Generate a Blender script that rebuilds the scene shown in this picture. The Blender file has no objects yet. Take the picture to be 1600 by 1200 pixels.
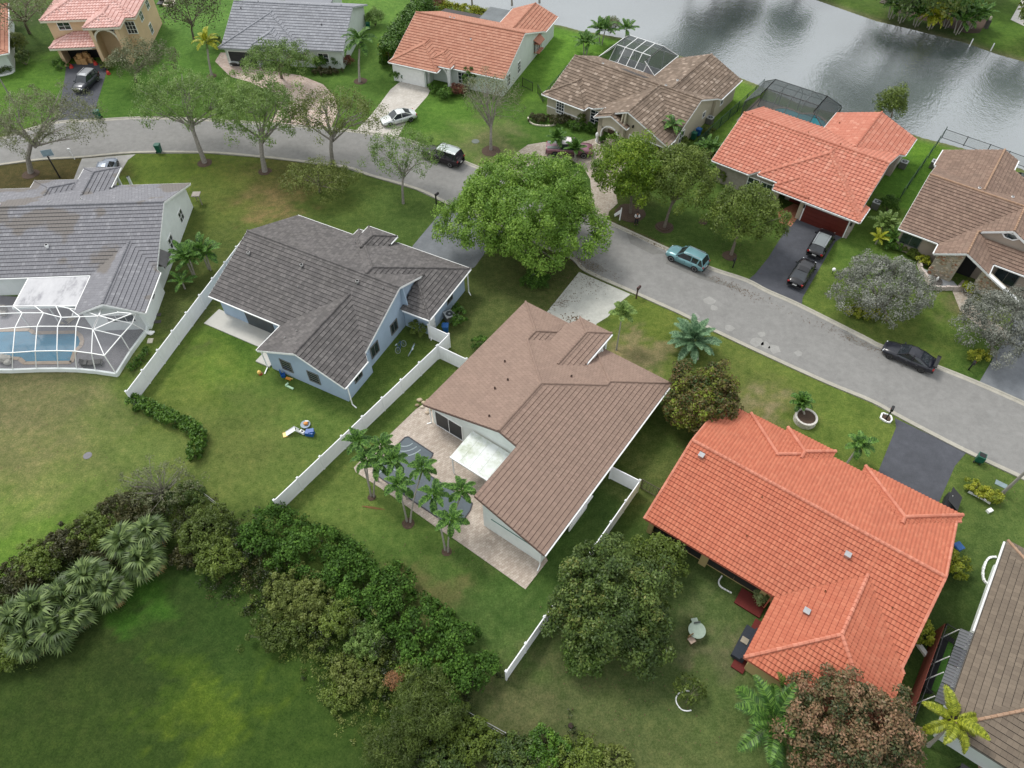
import bpy, math, random
import numpy as np
from mathutils import Vector, Matrix, noise as mnoise
random.seed(7); rng = np.random.default_rng(11)
scene = bpy.context.scene
COL = scene.collection
R = math.radians

# ------------------------------------------------------------------ camera
CAM_H, PITCH, FPX = 51.5, R(51.2), 1115.0
cam_d = bpy.data.cameras.new('camera'); cam = bpy.data.objects.new('camera', cam_d); COL.objects.link(cam)
cam.location = (0, 0, CAM_H); cam.rotation_euler = (R(90) - PITCH, 0, 0)
cam_d.sensor_width = 36; cam_d.lens = 36 * FPX / 1600; cam_d.clip_start = 0.5; cam_d.clip_end = 4000
scene.camera = cam
# ------------------------------------------------------------------ world: overcast daylight
world = bpy.data.worlds.new('World'); scene.world = world; world.use_nodes = True
wn = world.node_tree; wn.nodes.clear()
sky = wn.nodes.new('ShaderNodeTexSky'); sky.sky_type = 'NISHITA'; sky.sun_disc = False
SUN_EL, SUN_AZ = R(55), R(317)
sky.sun_elevation = SUN_EL; sky.sun_rotation = SUN_AZ; sky.air_density = 1.0; sky.dust_density = 4.0; sky.ozone_density = 1.0
hs = wn.nodes.new('ShaderNodeHueSaturation'); hs.inputs['Saturation'].default_value = 0.2
bg = wn.nodes.new('ShaderNodeBackground'); bg.inputs['Strength'].default_value = 0.125
wo = wn.nodes.new('ShaderNodeOutputWorld')
cl = wn.nodes.new('ShaderNodeMix'); cl.data_type = 'RGBA'; cl.inputs['Factor'].default_value = 0.6; cl.inputs['B'].default_value = (7.6, 7.9, 8.2, 1)   # even cloud layer under the sky
wn.links.new(sky.outputs[0], hs.inputs['Color']); wn.links.new(hs.outputs[0], cl.inputs['A']); wn.links.new(cl.outputs['Result'], bg.inputs[0]); wn.links.new(bg.outputs[0], wo.inputs[0])
# ------------------------------------------------------------------ sun (through cloud)
sd = bpy.data.lights.new('sun', 'SUN'); sd.energy = 1.5; sd.angle = R(15); sd.color = (1, 0.965, 0.91)
so = bpy.data.objects.new('sun', sd); COL.objects.link(so)
so.rotation_euler = (R(90) - SUN_EL, 0, math.pi - SUN_AZ)
so.location = (0, 0, 120)
scene.view_settings.view_transform = 'Standard'; scene.view_settings.look = 'None'
scene.view_settings.exposure = 0.42; scene.view_settings.gamma = 1.0; scene.view_settings.use_curve_mapping = False

# ------------------------------------------------------------------ survey: photo pixel + height -> metres on the site
_cp, _sp = math.cos(PITCH), math.sin(PITCH)
def G(px, py, z=0.0):
    x = (px - 800) / FPX; y = (600 - py) / FPX
    d = (x, _cp + y * _sp, -_sp + y * _cp)
    t = (z - CAM_H) / d[2]
    return (d[0] * t, d[1] * t)
def G3(px, py, z=0.0):
    a = G(px, py, z); return (a[0], a[1], z)

# ------------------------------------------------------------------ object helpers
def link(o, parent=None):
    COL.objects.link(o)
    if parent is not None: o.parent = parent
    return o
def thing(name, label, cat, loc=(0, 0, 0), rot=0.0, group=None):
    o = bpy.data.objects.new(name, None); COL.objects.link(o)
    o.empty_display_size = 0.3
    o.location = loc; o.rotation_euler = (0, 0, rot); o['label'] = label; o['category'] = cat
    if group: o['group'] = group
    return o
def tag(o, label, cat, group=None):
    o['label'] = label; o['category'] = cat
    if group: o['group'] = group
    return o
def struct(o): o['kind'] = 'structure'; return o
def stuff(o): o['kind'] = 'stuff'; return o
class MB:
    """collects shapes into one mesh"""
    def __init__(s): s.v = []; s.f = []; s.m = []; s.t = []
    def add(s, vs, fs, m=0, t=None):
        b = len(s.v); s.v += [tuple(p) for p in vs]; t = random.random() if t is None else t
        for f in fs: s.f.append(tuple(b + i for i in f)); s.m.append(m); s.t.append(t)
        return s
    def box(s, c, d, rot=0.0, m=0, t=None, taper=1.0):
        hx, hy, hz = d[0] / 2, d[1] / 2, d[2] / 2; cr, sr = math.cos(rot), math.sin(rot); vs = []
        for z in (-hz, hz):
            k = 1.0 if z < 0 else taper
            for x, y in ((-hx, -hy), (hx, -hy), (hx, hy), (-hx, hy)):
                x *= k; y *= k
                vs.append((c[0] + x * cr - y * sr, c[1] + x * sr + y * cr, c[2] + z))
        return s.add(vs, [(3, 2, 1, 0), (4, 5, 6, 7), (0, 1, 5, 4), (1, 2, 6, 5), (2, 3, 7, 6), (3, 0, 4, 7)], m, t)
    def prism(s, poly, z0, z1, m=0, t=None, bottom=True):
        n = len(poly); vs = [(p[0], p[1], z0) for p in poly] + [(p[0], p[1], z1) for p in poly]
        fs = [tuple(range(n, 2 * n))] + [(i, (i + 1) % n, n + (i + 1) % n, n + i) for i in range(n)]
        if bottom: fs.append(tuple(range(n - 1, -1, -1)))
        return s.add(vs, fs, m, t)
    def bar(s, a, b, w, h, m=0, t=None):
        a = Vector(a); b = Vector(b); d = (b - a)
        if d.length < 1e-6: return s
        d.normalize(); up = Vector((0, 0, 1))
        if abs(d.z) > 0.95: up = Vector((0, 1, 0))
        x = d.cross(up).normalized() * (w / 2); y = x.cross(d).normalized() * (h / 2)
        vs = [a - x - y, a + x - y, a + x + y, a - x + y, b - x - y, b + x - y, b + x + y, b - x + y]
        return s.add(vs, [(0, 3, 2, 1), (4, 5, 6, 7), (0, 1, 5, 4), (1, 2, 6, 5), (2, 3, 7, 6), (3, 0, 4, 7)], m, t)
    def tube(s, pts, rad, n=6, m=0, t=None, cap=True):
        pts = [Vector(p) for p in pts]
        if not isinstance(rad, (list, tuple)): rad = [rad] * len(pts)
        vs = []; ref = Vector((0.31, 0.95, 0.07))
        for i, p in enumerate(pts):
            d = (pts[min(i + 1, len(pts) - 1)] - pts[max(i - 1, 0)]).normalized()
            x = d.cross(ref)
            if x.length < 0.1: x = d.cross(Vector((1, 0, 0)))
            x.normalize(); y = d.cross(x)
            for k in range(n):
                a = 2 * math.pi * k / n; vs.append(p + (x * math.cos(a) + y * math.sin(a)) * rad[i])
        fs = []
        for i in range(len(pts) - 1):
            for k in range(n):
                k2 = (k + 1) % n; fs.append((i * n + k, i * n + k2, (i + 1) * n + k2, (i + 1) * n + k))
        if cap: fs.append(tuple(range(n - 1, -1, -1))); fs.append(tuple((len(pts) - 1) * n + k for k in range(n)))
        return s.add(vs, fs, m, t)
    def cyl(s, c, r, z0, z1, n=16, m=0, t=None, r1=None):
        r1 = r if r1 is None else r1
        vs = [(c[0] + r * math.cos(2 * math.pi * k / n), c[1] + r * math.sin(2 * math.pi * k / n), z0) for k in range(n)]
        vs += [(c[0] + r1 * math.cos(2 * math.pi * k / n), c[1] + r1 * math.sin(2 * math.pi * k / n), z1) for k in range(n)]
        return s.add(vs, [tuple(range(n - 1, -1, -1)), tuple(range(n, 2 * n))] + [(k, (k + 1) % n, n + (k + 1) % n, n + k) for k in range(n)], m, t)
    def blob(s, c, r, n=8, rings=5, m=0, t=None, jit=0.0):
        if not isinstance(r, (list, tuple)): r = (r, r, r)
        vs = [(c[0], c[1], c[2] + r[2])]
        for i in range(1, rings):
            th = math.pi * i / rings
            for k in range(n):
                a = 2 * math.pi * k / n; q = 1 + jit * (random.random() - .5)
                vs.append((c[0] + r[0] * q * math.sin(th) * math.cos(a), c[1] + r[1] * q * math.sin(th) * math.sin(a), c[2] + r[2] * q * math.cos(th)))
        vs.append((c[0], c[1], c[2] - r[2])); fs = []
        for k in range(n): fs.append((0, 1 + k, 1 + (k + 1) % n))
        for i in range(rings - 2):
            for k in range(n):
                a = 1 + i * n + k; b = 1 + i * n + (k + 1) % n; fs.append((a, a + n, b + n, b))
        l = len(vs) - 1
        for k in range(n): fs.append((l, 1 + (rings - 2) * n + (k + 1) % n, 1 + (rings - 2) * n + k))
        return s.add(vs, fs, m, t)
    def ico(s, c, r, m=0): return s.blob(c, r, 7, 4, m)
    def build(s, name, mats, parent=None, loc=None, smooth=False, bevel=0.0):
        me = bpy.data.meshes.new(name); me.from_pydata(s.v, [], s.f)
        if not isinstance(mats, (list, tuple)): mats = [mats]
        for m_ in mats: me.materials.append(m_)
        me.polygons.foreach_set('material_index', s.m)
        at = me.attributes.new('tint', 'FLOAT', 'FACE'); at.data.foreach_set('value', s.t)
        if smooth: me.polygons.foreach_set('use_smooth', [True] * len(me.polygons))
        me.update()
        o = bpy.data.objects.new(name, me); link(o, parent)
        if loc is not None: o.location = loc
        if bevel > 0:
            b = o.modifiers.new('bevel', 'BEVEL'); b.width = bevel; b.segments = 2; b.limit_method = 'ANGLE'
        return o
def npmesh(name, V, F, tint, mat, parent=None):
    """V (n,3), F (m,k) same-size faces, tint (m,)"""
    me = bpy.data.meshes.new(name); n, k = F.shape
    me.vertices.add(len(V)); me.vertices.foreach_set('co', np.ascontiguousarray(V, dtype=np.float32).ravel())
    me.loops.add(n * k); me.loops.foreach_set('vertex_index', np.ascontiguousarray(F, dtype=np.int32).ravel())
    me.polygons.add(n); me.polygons.foreach_set('loop_start', np.arange(0, n * k, k, dtype=np.int32)); me.polygons.foreach_set('loop_total', np.full(n, k, dtype=np.int32))
    if isinstance(mat, (list, tuple)):
        for m_ in mat: me.materials.append(m_)
    else: me.materials.append(mat)
    at = me.attributes.new('tint', 'FLOAT', 'FACE'); at.data.foreach_set('value', np.ascontiguousarray(tint, dtype=np.float32))
    me.update(calc_edges=True)
    o = bpy.data.objects.new(name, me); link(o, parent); return o
def dup(root, loc, rot, label=None, scale=None, group=None):
    r = root.copy(); COL.objects.link(r); r.location = loc; r.rotation_euler = (0, 0, rot)
    if label: r['label'] = label
    if group: r['group'] = group
    if scale: r.scale = (scale,) * 3
    for ch in list(root.children):
        c = ch.copy(); COL.objects.link(c); c.parent = r
        for g in list(ch.children):
            d = g.copy(); COL.objects.link(d); d.parent = c
    return r

# ------------------------------------------------------------------ materials
def newmat(name):
    m = bpy.data.materials.new(name); m.use_nodes = True; nt = m.node_tree
    return m, nt, nt.nodes['Principled BSDF']
def node(nt, t, **kw):
    n = nt.nodes.new(t)
    for k, v in kw.items(): setattr(n, k, v)
    return n
def ramp(nt, fac, stops):
    r = node(nt, 'ShaderNodeValToRGB'); e = r.color_ramp.elements
    while len(e) < len(stops): e.new(0.5)
    for i, (p, c) in enumerate(stops): e[i].position = p; e[i].color = (c[0], c[1], c[2], 1)
    nt.links.new(fac, r.inputs[0]); return r.outputs[0]
def noise(nt, scale, detail=4, rough=0.6, coord='Object', vec=None):
    tc = node(nt, 'ShaderNodeTexCoord'); n = node(nt, 'ShaderNodeTexNoise'); n.inputs['Scale'].default_value = scale
    n.inputs['Detail'].default_value = detail; n.inputs['Roughness'].default_value = rough
    nt.links.new(vec if vec is not None else tc.outputs[coord], n.inputs['Vector']); return n.outputs['Fac']
def mixc(nt, fac, a, b, mode='MIX'):
    m = node(nt, 'ShaderNodeMix', data_type='RGBA', blend_type=mode)
    for s_, v in ((m.inputs['Factor'], fac), (m.inputs['A'], a), (m.inputs['B'], b)):
        if hasattr(v, 'is_output') or isinstance(v, bpy.types.NodeSocket): nt.links.new(v, s_)
        elif isinstance(v, (int, float)): s_.default_value = v
        else: s_.default_value = (v[0], v[1], v[2], 1)
    return m.outputs['Result']
def bump(nt, bsdf, h, strength=0.3, dist=0.02):
    b = node(nt, 'ShaderNodeBump'); b.inputs['Strength'].default_value = strength; b.inputs['Distance'].default_value = dist
    nt.links.new(h, b.inputs['Height']); nt.links.new(b.outputs[0], bsdf.inputs['Normal'])
def sc(c, k): return tuple(min(1, x * k) for x in c)
_plain = {}
def plain(name, c, rough=0.6, var=0.15, scale=3.0, metal=0.0, spec=0.5, coat=0.0):
    if name in _plain: return _plain[name]
    m, nt, b = newmat(name)
    f = noise(nt, scale, 5, 0.65)
    nt.links.new(ramp(nt, f, [(0.3, sc(c, 1 - var)), (0.7, sc(c, 1 + var))]), b.inputs['Base Color'])
    b.inputs['Roughness'].default_value = rough; b.inputs['Metallic'].default_value = metal
    b.inputs['Specular IOR Level'].default_value = spec; b.inputs['Coat Weight'].default_value = coat
    _plain[name] = m; return m
def wallmat(name, c, stain=(0.2, 0.2, 0.17)):
    m, nt, b = newmat(name)
    f = noise(nt, 0.7, 6, 0.7); f2 = noise(nt, 25, 3, 0.6)
    col = ramp(nt, f, [(0.25, sc(c, .86)), (0.6, c), (0.9, sc(c, 1.06))])
    st = noise(nt, 0.35, 8, 0.75)
    k = ramp(nt, st, [(0.55, (0, 0, 0)), (0.8, (0.35, 0.35, 0.35))])
    col = mixc(nt, k, col, sc(c, .62)); nt.links.new(col, b.inputs['Base Color']); b.inputs['Roughness'].default_value = 0.85
    bump(nt, b, f2, 0.25, 0.01); return m
def tilemat(name, stops, patch=None, rough=0.8, dirt=0.25, dirtcol=(0.06, 0.055, 0.045)):
    """per-tile colour from the tile's own tint, weather stains over it"""
    m, nt, b = newmat(name)
    at = node(nt, 'ShaderNodeAttribute', attribute_name='tint')
    col = ramp(nt, at.outputs['Fac'], stops)
    f = noise(nt, 0.45, 6, 0.7); k = ramp(nt, f, [(0.45, (0, 0, 0)), (0.8, (dirt, dirt, dirt))])
    col = mixc(nt, k, col, dirtcol)
    f3 = noise(nt, 9, 4, 0.7); col = mixc(nt, ramp(nt, f3, [(0.35, (0.25,) * 3), (0.6, (0, 0, 0))]), col, sc(stops[0][1], .7))
    if patch:
        f2 = noise(nt, patch[1], 3, 0.5); col = mixc(nt, ramp(nt, f2, [(patch[2], (0, 0, 0)), (patch[2] + 0.03, (1, 1, 1))]), col, patch[0])
    nt.links.new(col, b.inputs['Base Color']); b.inputs['Roughness'].default_value = rough
    b.inputs['Specular IOR Level'].default_value = 0.35
    bump(nt, b, noise(nt, 40, 3), 0.3, 0.01); return m
def leafmat(name, stops, trans=0.25, rough=0.5, spec=0.35):
    m, nt, b = newmat(name)
    at = node(nt, 'ShaderNodeAttribute', attribute_name='tint')
    oi = node(nt, 'ShaderNodeObjectInfo')
    ad = node(nt, 'ShaderNodeMath', operation='MULTIPLY_ADD'); nt.links.new(oi.outputs['Random'], ad.inputs[0]); ad.inputs[1].default_value = 0.16
    nt.links.new(at.outputs['Fac'], ad.inputs[2])
    col = ramp(nt, ad.outputs[0], [(p, c) for p, c in stops])
    nt.links.new(col, b.inputs['Base Color']); b.inputs['Roughness'].default_value = rough; b.inputs['Specular IOR Level'].default_value = spec
    tr = node(nt, 'ShaderNodeBsdfTranslucent'); nt.links.new(col, tr.inputs[0])
    mx = node(nt, 'ShaderNodeMixShader'); mx.inputs[0].default_value = trans
    out = nt.nodes['Material Output']; nt.links.new(b.outputs[0], mx.inputs[1]); nt.links.new(tr.outputs[0], mx.inputs[2]); nt.links.new(mx.outputs[0], out.inputs[0])
    return m
def glassmat(name, c=(0.02, 0.03, 0.035), rough=0.05):
    m, nt, b = newmat(name)
    f = noise(nt, 1.3, 2); nt.links.new(ramp(nt, f, [(0.3, sc(c, .7)), (0.7, sc(c, 1.6))]), b.inputs['Base Color'])
    b.inputs['Roughness'].default_value = rough; b.inputs['Specular IOR Level'].default_value = 0.8; return m
def screenmat(name, c, alpha):
    m, nt, b = newmat(name); b.inputs['Base Color'].default_value = (*c, 1); b.inputs['Roughness'].default_value = 0.8
    tr = node(nt, 'ShaderNodeBsdfTransparent'); mx = node(nt, 'ShaderNodeMixShader')
    f = noise(nt, 0.8, 3); r = node(nt, 'ShaderNodeMapRange'); nt.links.new(f, r.inputs[0]); r.inputs[3].default_value = alpha * .85; r.inputs[4].default_value = min(1, alpha * 1.15)
    nt.links.new(r.outputs[0], mx.inputs[0])
    nt.links.new(tr.outputs[0], mx.inputs[1]); nt.links.new(b.outputs[0], mx.inputs[2]); nt.links.new(mx.outputs[0], nt.nodes['Material Output'].inputs[0])
    return m
WHITE = plain('white_paint', (0.84, 0.85, 0.84), 0.5, 0.05)
VINYL = wallmat('white_vinyl', (0.88, 0.89, 0.9))
SOFFIT = plain('soffit', (0.6, 0.6, 0.58), 0.7, 0.05)
GLASS = glassmat('window_glass')
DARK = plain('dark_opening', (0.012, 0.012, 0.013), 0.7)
BLACK = plain('black_metal', (0.015, 0.015, 0.016), 0.45)
BARK = plain('bark', (0.16, 0.135, 0.105), 0.9, 0.4, 6)
GREYBARK = plain('grey_bark', (0.24, 0.22, 0.19), 0.9, 0.35, 6)
PALMBARK = plain('palm_bark', (0.3, 0.28, 0.24), 0.85, 0.25, 9)
RUBBER = plain('rubber', (0.018, 0.018, 0.018), 0.75)
MULCH = plain('mulch', (0.07, 0.045, 0.03), 0.95, 0.6, 14)
STEEL = plain('galvanised_steel', (0.5, 0.5, 0.5), 0.35, 0.1, 3, 0.8)
CONC = wallmat('concrete', (0.48, 0.47, 0.43))
# ------------------------------------------------------------------ ground, lake
LAKE = [G(*p) for p in ((640, -40), (715, 8), (780, 20), (845, 32), (880, 38), (905, 45), (925, 48), (1000, 62), (1085, 92), (1130, 108), (1190, 132), (1250, 160), (1330, 180), (1380, 190), (1440, 212), (1480, 222), (1540, 238), (1600, 262), (1700, 300), (1900, 350), (2000, 200), (1780, 150), (1690, 122), (1600, 93), (1560, 82), (1510, 64), (1430, 44), (1370, 30), (1330, 16), (1290, 2), (1200, -30), (1000, -80), (800, -110), (600, -100))]
LK = np.array(LAKE)
def inpoly(X, Y, P):
    ins = np.zeros(X.shape, bool); n = len(P)
    for i in range(n):
        x0, y0 = P[i]; x1, y1 = P[(i + 1) % n]
        c = ((y0 > Y) != (y1 > Y)) & (X < (x1 - x0) * (Y - y0) / ((y1 - y0) + 1e-12) + x0); ins ^= c
    return ins
def distpoly(X, Y, P):
    d = np.full(X.shape, 1e9); n = len(P)
    for i in range(n):
        a = P[i]; b = P[(i + 1) % n]; ab = b - a
        t = np.clip(((X - a[0]) * ab[0] + (Y - a[1]) * ab[1]) / (ab @ ab), 0, 1)
        d = np.minimum(d, np.hypot(X - a[0] - t * ab[0], Y - a[1] - t * ab[1]))
    return d
def srgb(*c):
    k = 1.0 if min(c) > 205 else 0.87        # site colours were read off the picture, which is exposed a little up
    return tuple(k * (((x / 255 + 0.055) / 1.055) ** 2.4 if x > 10 else x / 255 / 12.92) for x in c)
# grass colour by place (species, watering, wear) : pixel, radius m, colour
GR = [(100, 1100, 14, (48, 68, 26)), (330, 1120, 12, (58, 80, 28)), (150, 1020, 7, (52, 62, 30)), (330, 960, 7, (48, 76, 28)), (60, 1180, 8, (60, 84, 28)), (430, 1130, 5, (62, 88, 30)), (560, 1150, 6, (56, 78, 30)), (350, 1090, 1.6, (86, 110, 28)), (385, 1120, 1.5, (92, 114, 28)), (300, 1130, 1.5, (84, 106, 28)), (260, 1080, 1.5, (74, 100, 28)), (210, 950, 1.5, (60, 104, 28)),
      (100, 650, 9, (112, 122, 72)), (90, 740, 7, (128, 128, 80)), (60, 620, 6, (116, 112, 80)), (200, 700, 6, (96, 118, 56)), (40, 830, 5, (92, 128, 44)), (30, 880, 4, (96, 132, 44)), (150, 800, 6, (92, 120, 50)),
      (300, 560, 7, (98, 124, 46)), (390, 520, 4, (72, 104, 36)), (270, 620, 4, (110, 124, 54)), (420, 650, 7, (88, 114, 50)), (370, 700, 5, (112, 116, 64)), (330, 740, 5, (96, 116, 54)), (500, 700, 6, (92, 116, 52)), (560, 610, 4, (82, 106, 46)),
      (640, 560, 4, (84, 106, 44)), (520, 780, 6, (108, 124, 60)), (560, 830, 6, (92, 120, 54)), (650, 900, 7, (82, 110, 48)), (720, 980, 6, (64, 96, 42)), (790, 960, 5, (74, 104, 46)), (800, 1020, 3, (80, 104, 50)), (660, 930, 2.4, (118, 112, 70)), (690, 940, 2.4, (112, 108, 72)),
      (880, 880, 4, (64, 92, 38)), (930, 800, 4, (64, 88, 38)), (1000, 700, 4, (74, 92, 42)), (960, 850, 4, (66, 86, 38)), (1010, 740, 3, (92, 104, 56)),
      (880, 1120, 7, (92, 102, 62)), (1000, 1100, 7, (78, 98, 54)), (1120, 1000, 6, (84, 104, 58)), (1100, 930, 5, (78, 98, 52)), (1150, 1060, 5, (80, 104, 50)), (1130, 1130, 6, (92, 110, 60)), (1120, 1015, 2.2, (124, 114, 92)), (820, 1090, 4, (98, 98, 66)), (1040, 1170, 5, (98, 106, 62)),
      (1050, 480, 4, (104, 118, 52)), (1010, 500, 4, (96, 116, 46)), (1150, 560, 5, (98, 114, 52)), (1190, 630, 4, (112, 116, 64)), (1192, 632, 1.6, (150, 136, 110)), (995, 545, 2, (136, 128, 92)), (1310, 650, 5, (98, 120, 50)), (1380, 690, 4, (104, 122, 54)), (1230, 590, 5, (100, 118, 52)),
      (1500, 760, 6, (92, 112, 52)), (1540, 800, 6, (88, 110, 52)), (1550, 850, 5, (80, 104, 52)), (1500, 940, 5, (64, 86, 40)), (1460, 1000, 4, (58, 78, 36)), (1450, 1180, 5, (76, 100, 46)), (1510, 1150, 4, (62, 88, 40)),
      (780, 470, 5, (84, 96, 50)), (740, 500, 4, (92, 104, 56)), (760, 540, 4, (84, 100, 50)), (860, 445, 4, (78, 88, 46)), (700, 440, 4, (78, 92, 46)),
      (600, 350, 6, (76, 100, 44)), (500, 340, 7, (84, 102, 44)), (430, 310, 3, (132, 112, 78)), (350, 290, 7, (94, 108, 44)), (250, 280, 6, (92, 114, 42)), (420, 290, 5, (98, 98, 52)), (300, 330, 6, (88, 104, 48)), (330, 420, 6, (90, 104, 52)), (260, 460, 4, (84, 96, 50)), (290, 500, 3, (84, 92, 54)), (230, 620, 4, (84, 108, 48)),
      (60, 290, 8, (84, 78, 44)), (20, 300, 6, (76, 72, 42)), (100, 270, 5, (88, 82, 46)),
      (50, 130, 8, (84, 122, 42)), (30, 60, 8, (64, 84, 40)), (70, 60, 4, (70, 98, 38)), (190, 150, 7, (74, 110, 40)), (270, 100, 8, (84, 124, 48)), (300, 40, 10, (92, 132, 58)), (560, 130, 6, (84, 118, 48)), (600, 20, 8, (98, 136, 58)), (500, 110, 5, (78, 110, 46)),
      (690, 190, 7, (84, 122, 44)), (700, 230, 5, (96, 122, 56)), (760, 220, 4, (118, 120, 82)), (880, 80, 6, (96, 140, 46)), (860, 110, 5, (86, 124, 42)), (840, 210, 5, (74, 108, 40)), (890, 265, 4, (66, 94, 38)), (1170, 160, 5, (102, 136, 50)), (1120, 200, 5, (82, 112, 40)), (1130, 360, 6, (76, 102, 42)), (1030, 370, 5, (74, 98, 42)), (1200, 400, 4, (82, 104, 44)), (970, 340, 3, (74, 86, 40)),
      (1450, 230, 6, (96, 136, 40)), (1430, 270, 5, (76, 116, 38)), (1330, 380, 5, (84, 112, 44)), (1290, 460, 4, (96, 118, 50)), (1340, 520, 4, (92, 108, 50)), (1470, 500, 6, (88, 112, 46)), (1500, 480, 2, (116, 110, 78)), (1440, 550, 4, (92, 106, 48)), (1520, 570, 4, (74, 104, 42)),
      (1560, 60, 7, (84, 118, 42)), (1590, 50, 5, (88, 122, 44)), (1400, 35, 5, (80, 100, 46)), (1330, 8, 5, (84, 112, 46)), (1480, 55, 5, (68, 88, 44)), (1580, 80, 3, (88, 108, 48))]
def ground_colour(X, Y):
    X = X + 1.3 * np.sin(Y * 1.1 + 2 * np.sin(X * .7)) + .6 * np.sin(Y * 3.3 + X * 1.9) + rng.normal(size=X.shape) * .35; Y = Y + 1.3 * np.sin(X * .9 + 1.7 * np.sin(Y * .8)) + .6 * np.sin(X * 3.1 - Y * 2.3) + rng.normal(size=X.shape) * .35
    W = np.full(X.shape, 0.02); C = np.zeros(X.shape + (3,)) + 0.02 * np.array(srgb(84, 110, 46))
    for px, py, r, c in GR:
        gx, gy = G(px, py); w = np.exp(-(((X - gx) ** 2 + (Y - gy) ** 2) / (r * 0.8) ** 2)) * (6.0 / r)
        W += w; C += w[..., None] * np.array(srgb(*c))
    C = C / W[..., None]; g = C.mean(-1, keepdims=True); return (C * .97 + g * .03) * .95
def build_ground():
    xs = np.arange(-125, 125.01, .5); ys = np.arange(0, 190.01, .5)
    X, Y = np.meshgrid(xs, ys); ins = inpoly(X, Y, LK); d = distpoly(X, Y, LK)
    Z = np.where(ins, -0.25 - np.clip(d, 0, 6) * 0.3, -0.25 + np.clip(d, 0, 3) / 3 * 0.25)
    Z = np.where((~ins) & (d > 3), 0, Z)
    V = np.stack([X, Y, Z], -1).reshape(-1, 3); ny, nx = X.shape
    i = np.arange((ny - 1) * nx).reshape(ny - 1, nx)[:, :-1].ravel()
    F = np.stack([i, i + 1, i + nx + 1, i + nx], 1)
    # outer apron to the horizon, same object
    o = len(V); S = 2500.0
    ax = [-S, xs[0], xs[-1], S]; ay = [-S, ys[0], ys[-1], S]
    AV = [(x, y, 0.0) for y in ay for x in ax]; AF = []
    for r_ in range(3):
        for c_ in range(3):
            if r_ == 1 and c_ == 1: continue
            k = o + r_ * 4 + c_; AF.append((k, k + 1, k + 5, k + 4))
    V = np.vstack([V, np.array(AV)]); F = np.vstack([F, np.array(AF)])
    m, nt, b = newmat('lawn')
    at = node(nt, 'ShaderNodeAttribute', attribute_name='grass')
    f1 = noise(nt, 0.22, 6, 0.65); f2 = noise(nt, 1.6, 5, 0.7); f3 = noise(nt, 7, 4, 0.7); f4 = noise(nt, 30, 2, 0.6)
    col = mixc(nt, 1.0, at.outputs['Color'], ramp(nt, f1, [(0.3, (0.72, 0.76, 0.72)), (0.7, (1.25, 1.2, 1.2))]), 'MULTIPLY')
    col = mixc(nt, 1.0, col, ramp(nt, f2, [(0.25, (0.6, 0.7, 0.55)), (0.5, (1, 1, 1)), (0.75, (1.5, 1.28, 1.4))]), 'MULTIPLY')
    col = mixc(nt, 1.0, col, ramp(nt, f3, [(0.25, (0.55, 0.62, 0.5)), (0.7, (1.42, 1.32, 1.42))]), 'MULTIPLY')
    col = mixc(nt, 1.0, col, ramp(nt, f4, [(0.3, (0.55, 0.6, 0.55)), (0.7, (1.45, 1.4, 1.45))]), 'MULTIPLY')
    g = noise(nt, 0.8, 10, 0.85); col = mixc(nt, ramp(nt, g, [(0.62, (0, 0, 0)), (0.78, (0.5, 0.5, 0.5))]), col, srgb(128, 120, 84))
    nt.links.new(col, b.inputs['Base Color']); b.inputs['Roughness'].default_value = 0.95; b.inputs['Specular IOR Level'].default_value = 0.15
    bump(nt, b, f4, 0.8, 0.05)
    ob = npmesh('ground', V, F, np.zeros(len(F)), m); struct(ob)
    C = ground_colour(V[:, 0], V[:, 1])
    # bare sandy edge of the banks
    dd = distpoly(V[:, 0], V[:, 1], LK); k = np.exp(-(dd / 0.9) ** 2)[:, None] * 0.75; C = C * (1 - k) + k * np.array(srgb(112, 112, 84))
    ca = ob.data.attributes.new('grass', 'FLOAT_COLOR', 'POINT'); ca.data.foreach_set('color', np.hstack([C, np.ones((len(C), 1))]).astype(np.float32).ravel())
build_ground()
def sheet(name, pts, z, mat, thick=0.0, px=True):
    P = [G(*p) for p in pts] if px else pts
    a = sum(P[i][0] * P[(i + 1) % len(P)][1] - P[(i + 1) % len(P)][0] * P[i][1] for i in range(len(P)))
    if a < 0: P = P[::-1]
    import mathutils
    n = len(P); tri = mathutils.geometry.tessellate_polygon([[Vector((p[0], p[1], 0)) for p in P]])
    vs = [(p[0], p[1], z) for p in P]; fs = [tuple(t) for t in tri]
    # make upward
    out = []
    for t in fs:
        a_, b_, c_ = (Vector(vs[i]) for i in t)
        out.append(t if (b_ - a_).cross(c_ - a_).z > 0 else t[::-1])
    if thick > 0:
        vs += [(p[0], p[1], z - thick) for p in P]
        out += [(i, n + i, n + (i + 1) % n, (i + 1) % n) for i in range(n)]
    mb = MB().add(vs, out); return mb.build(name, mat)
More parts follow.
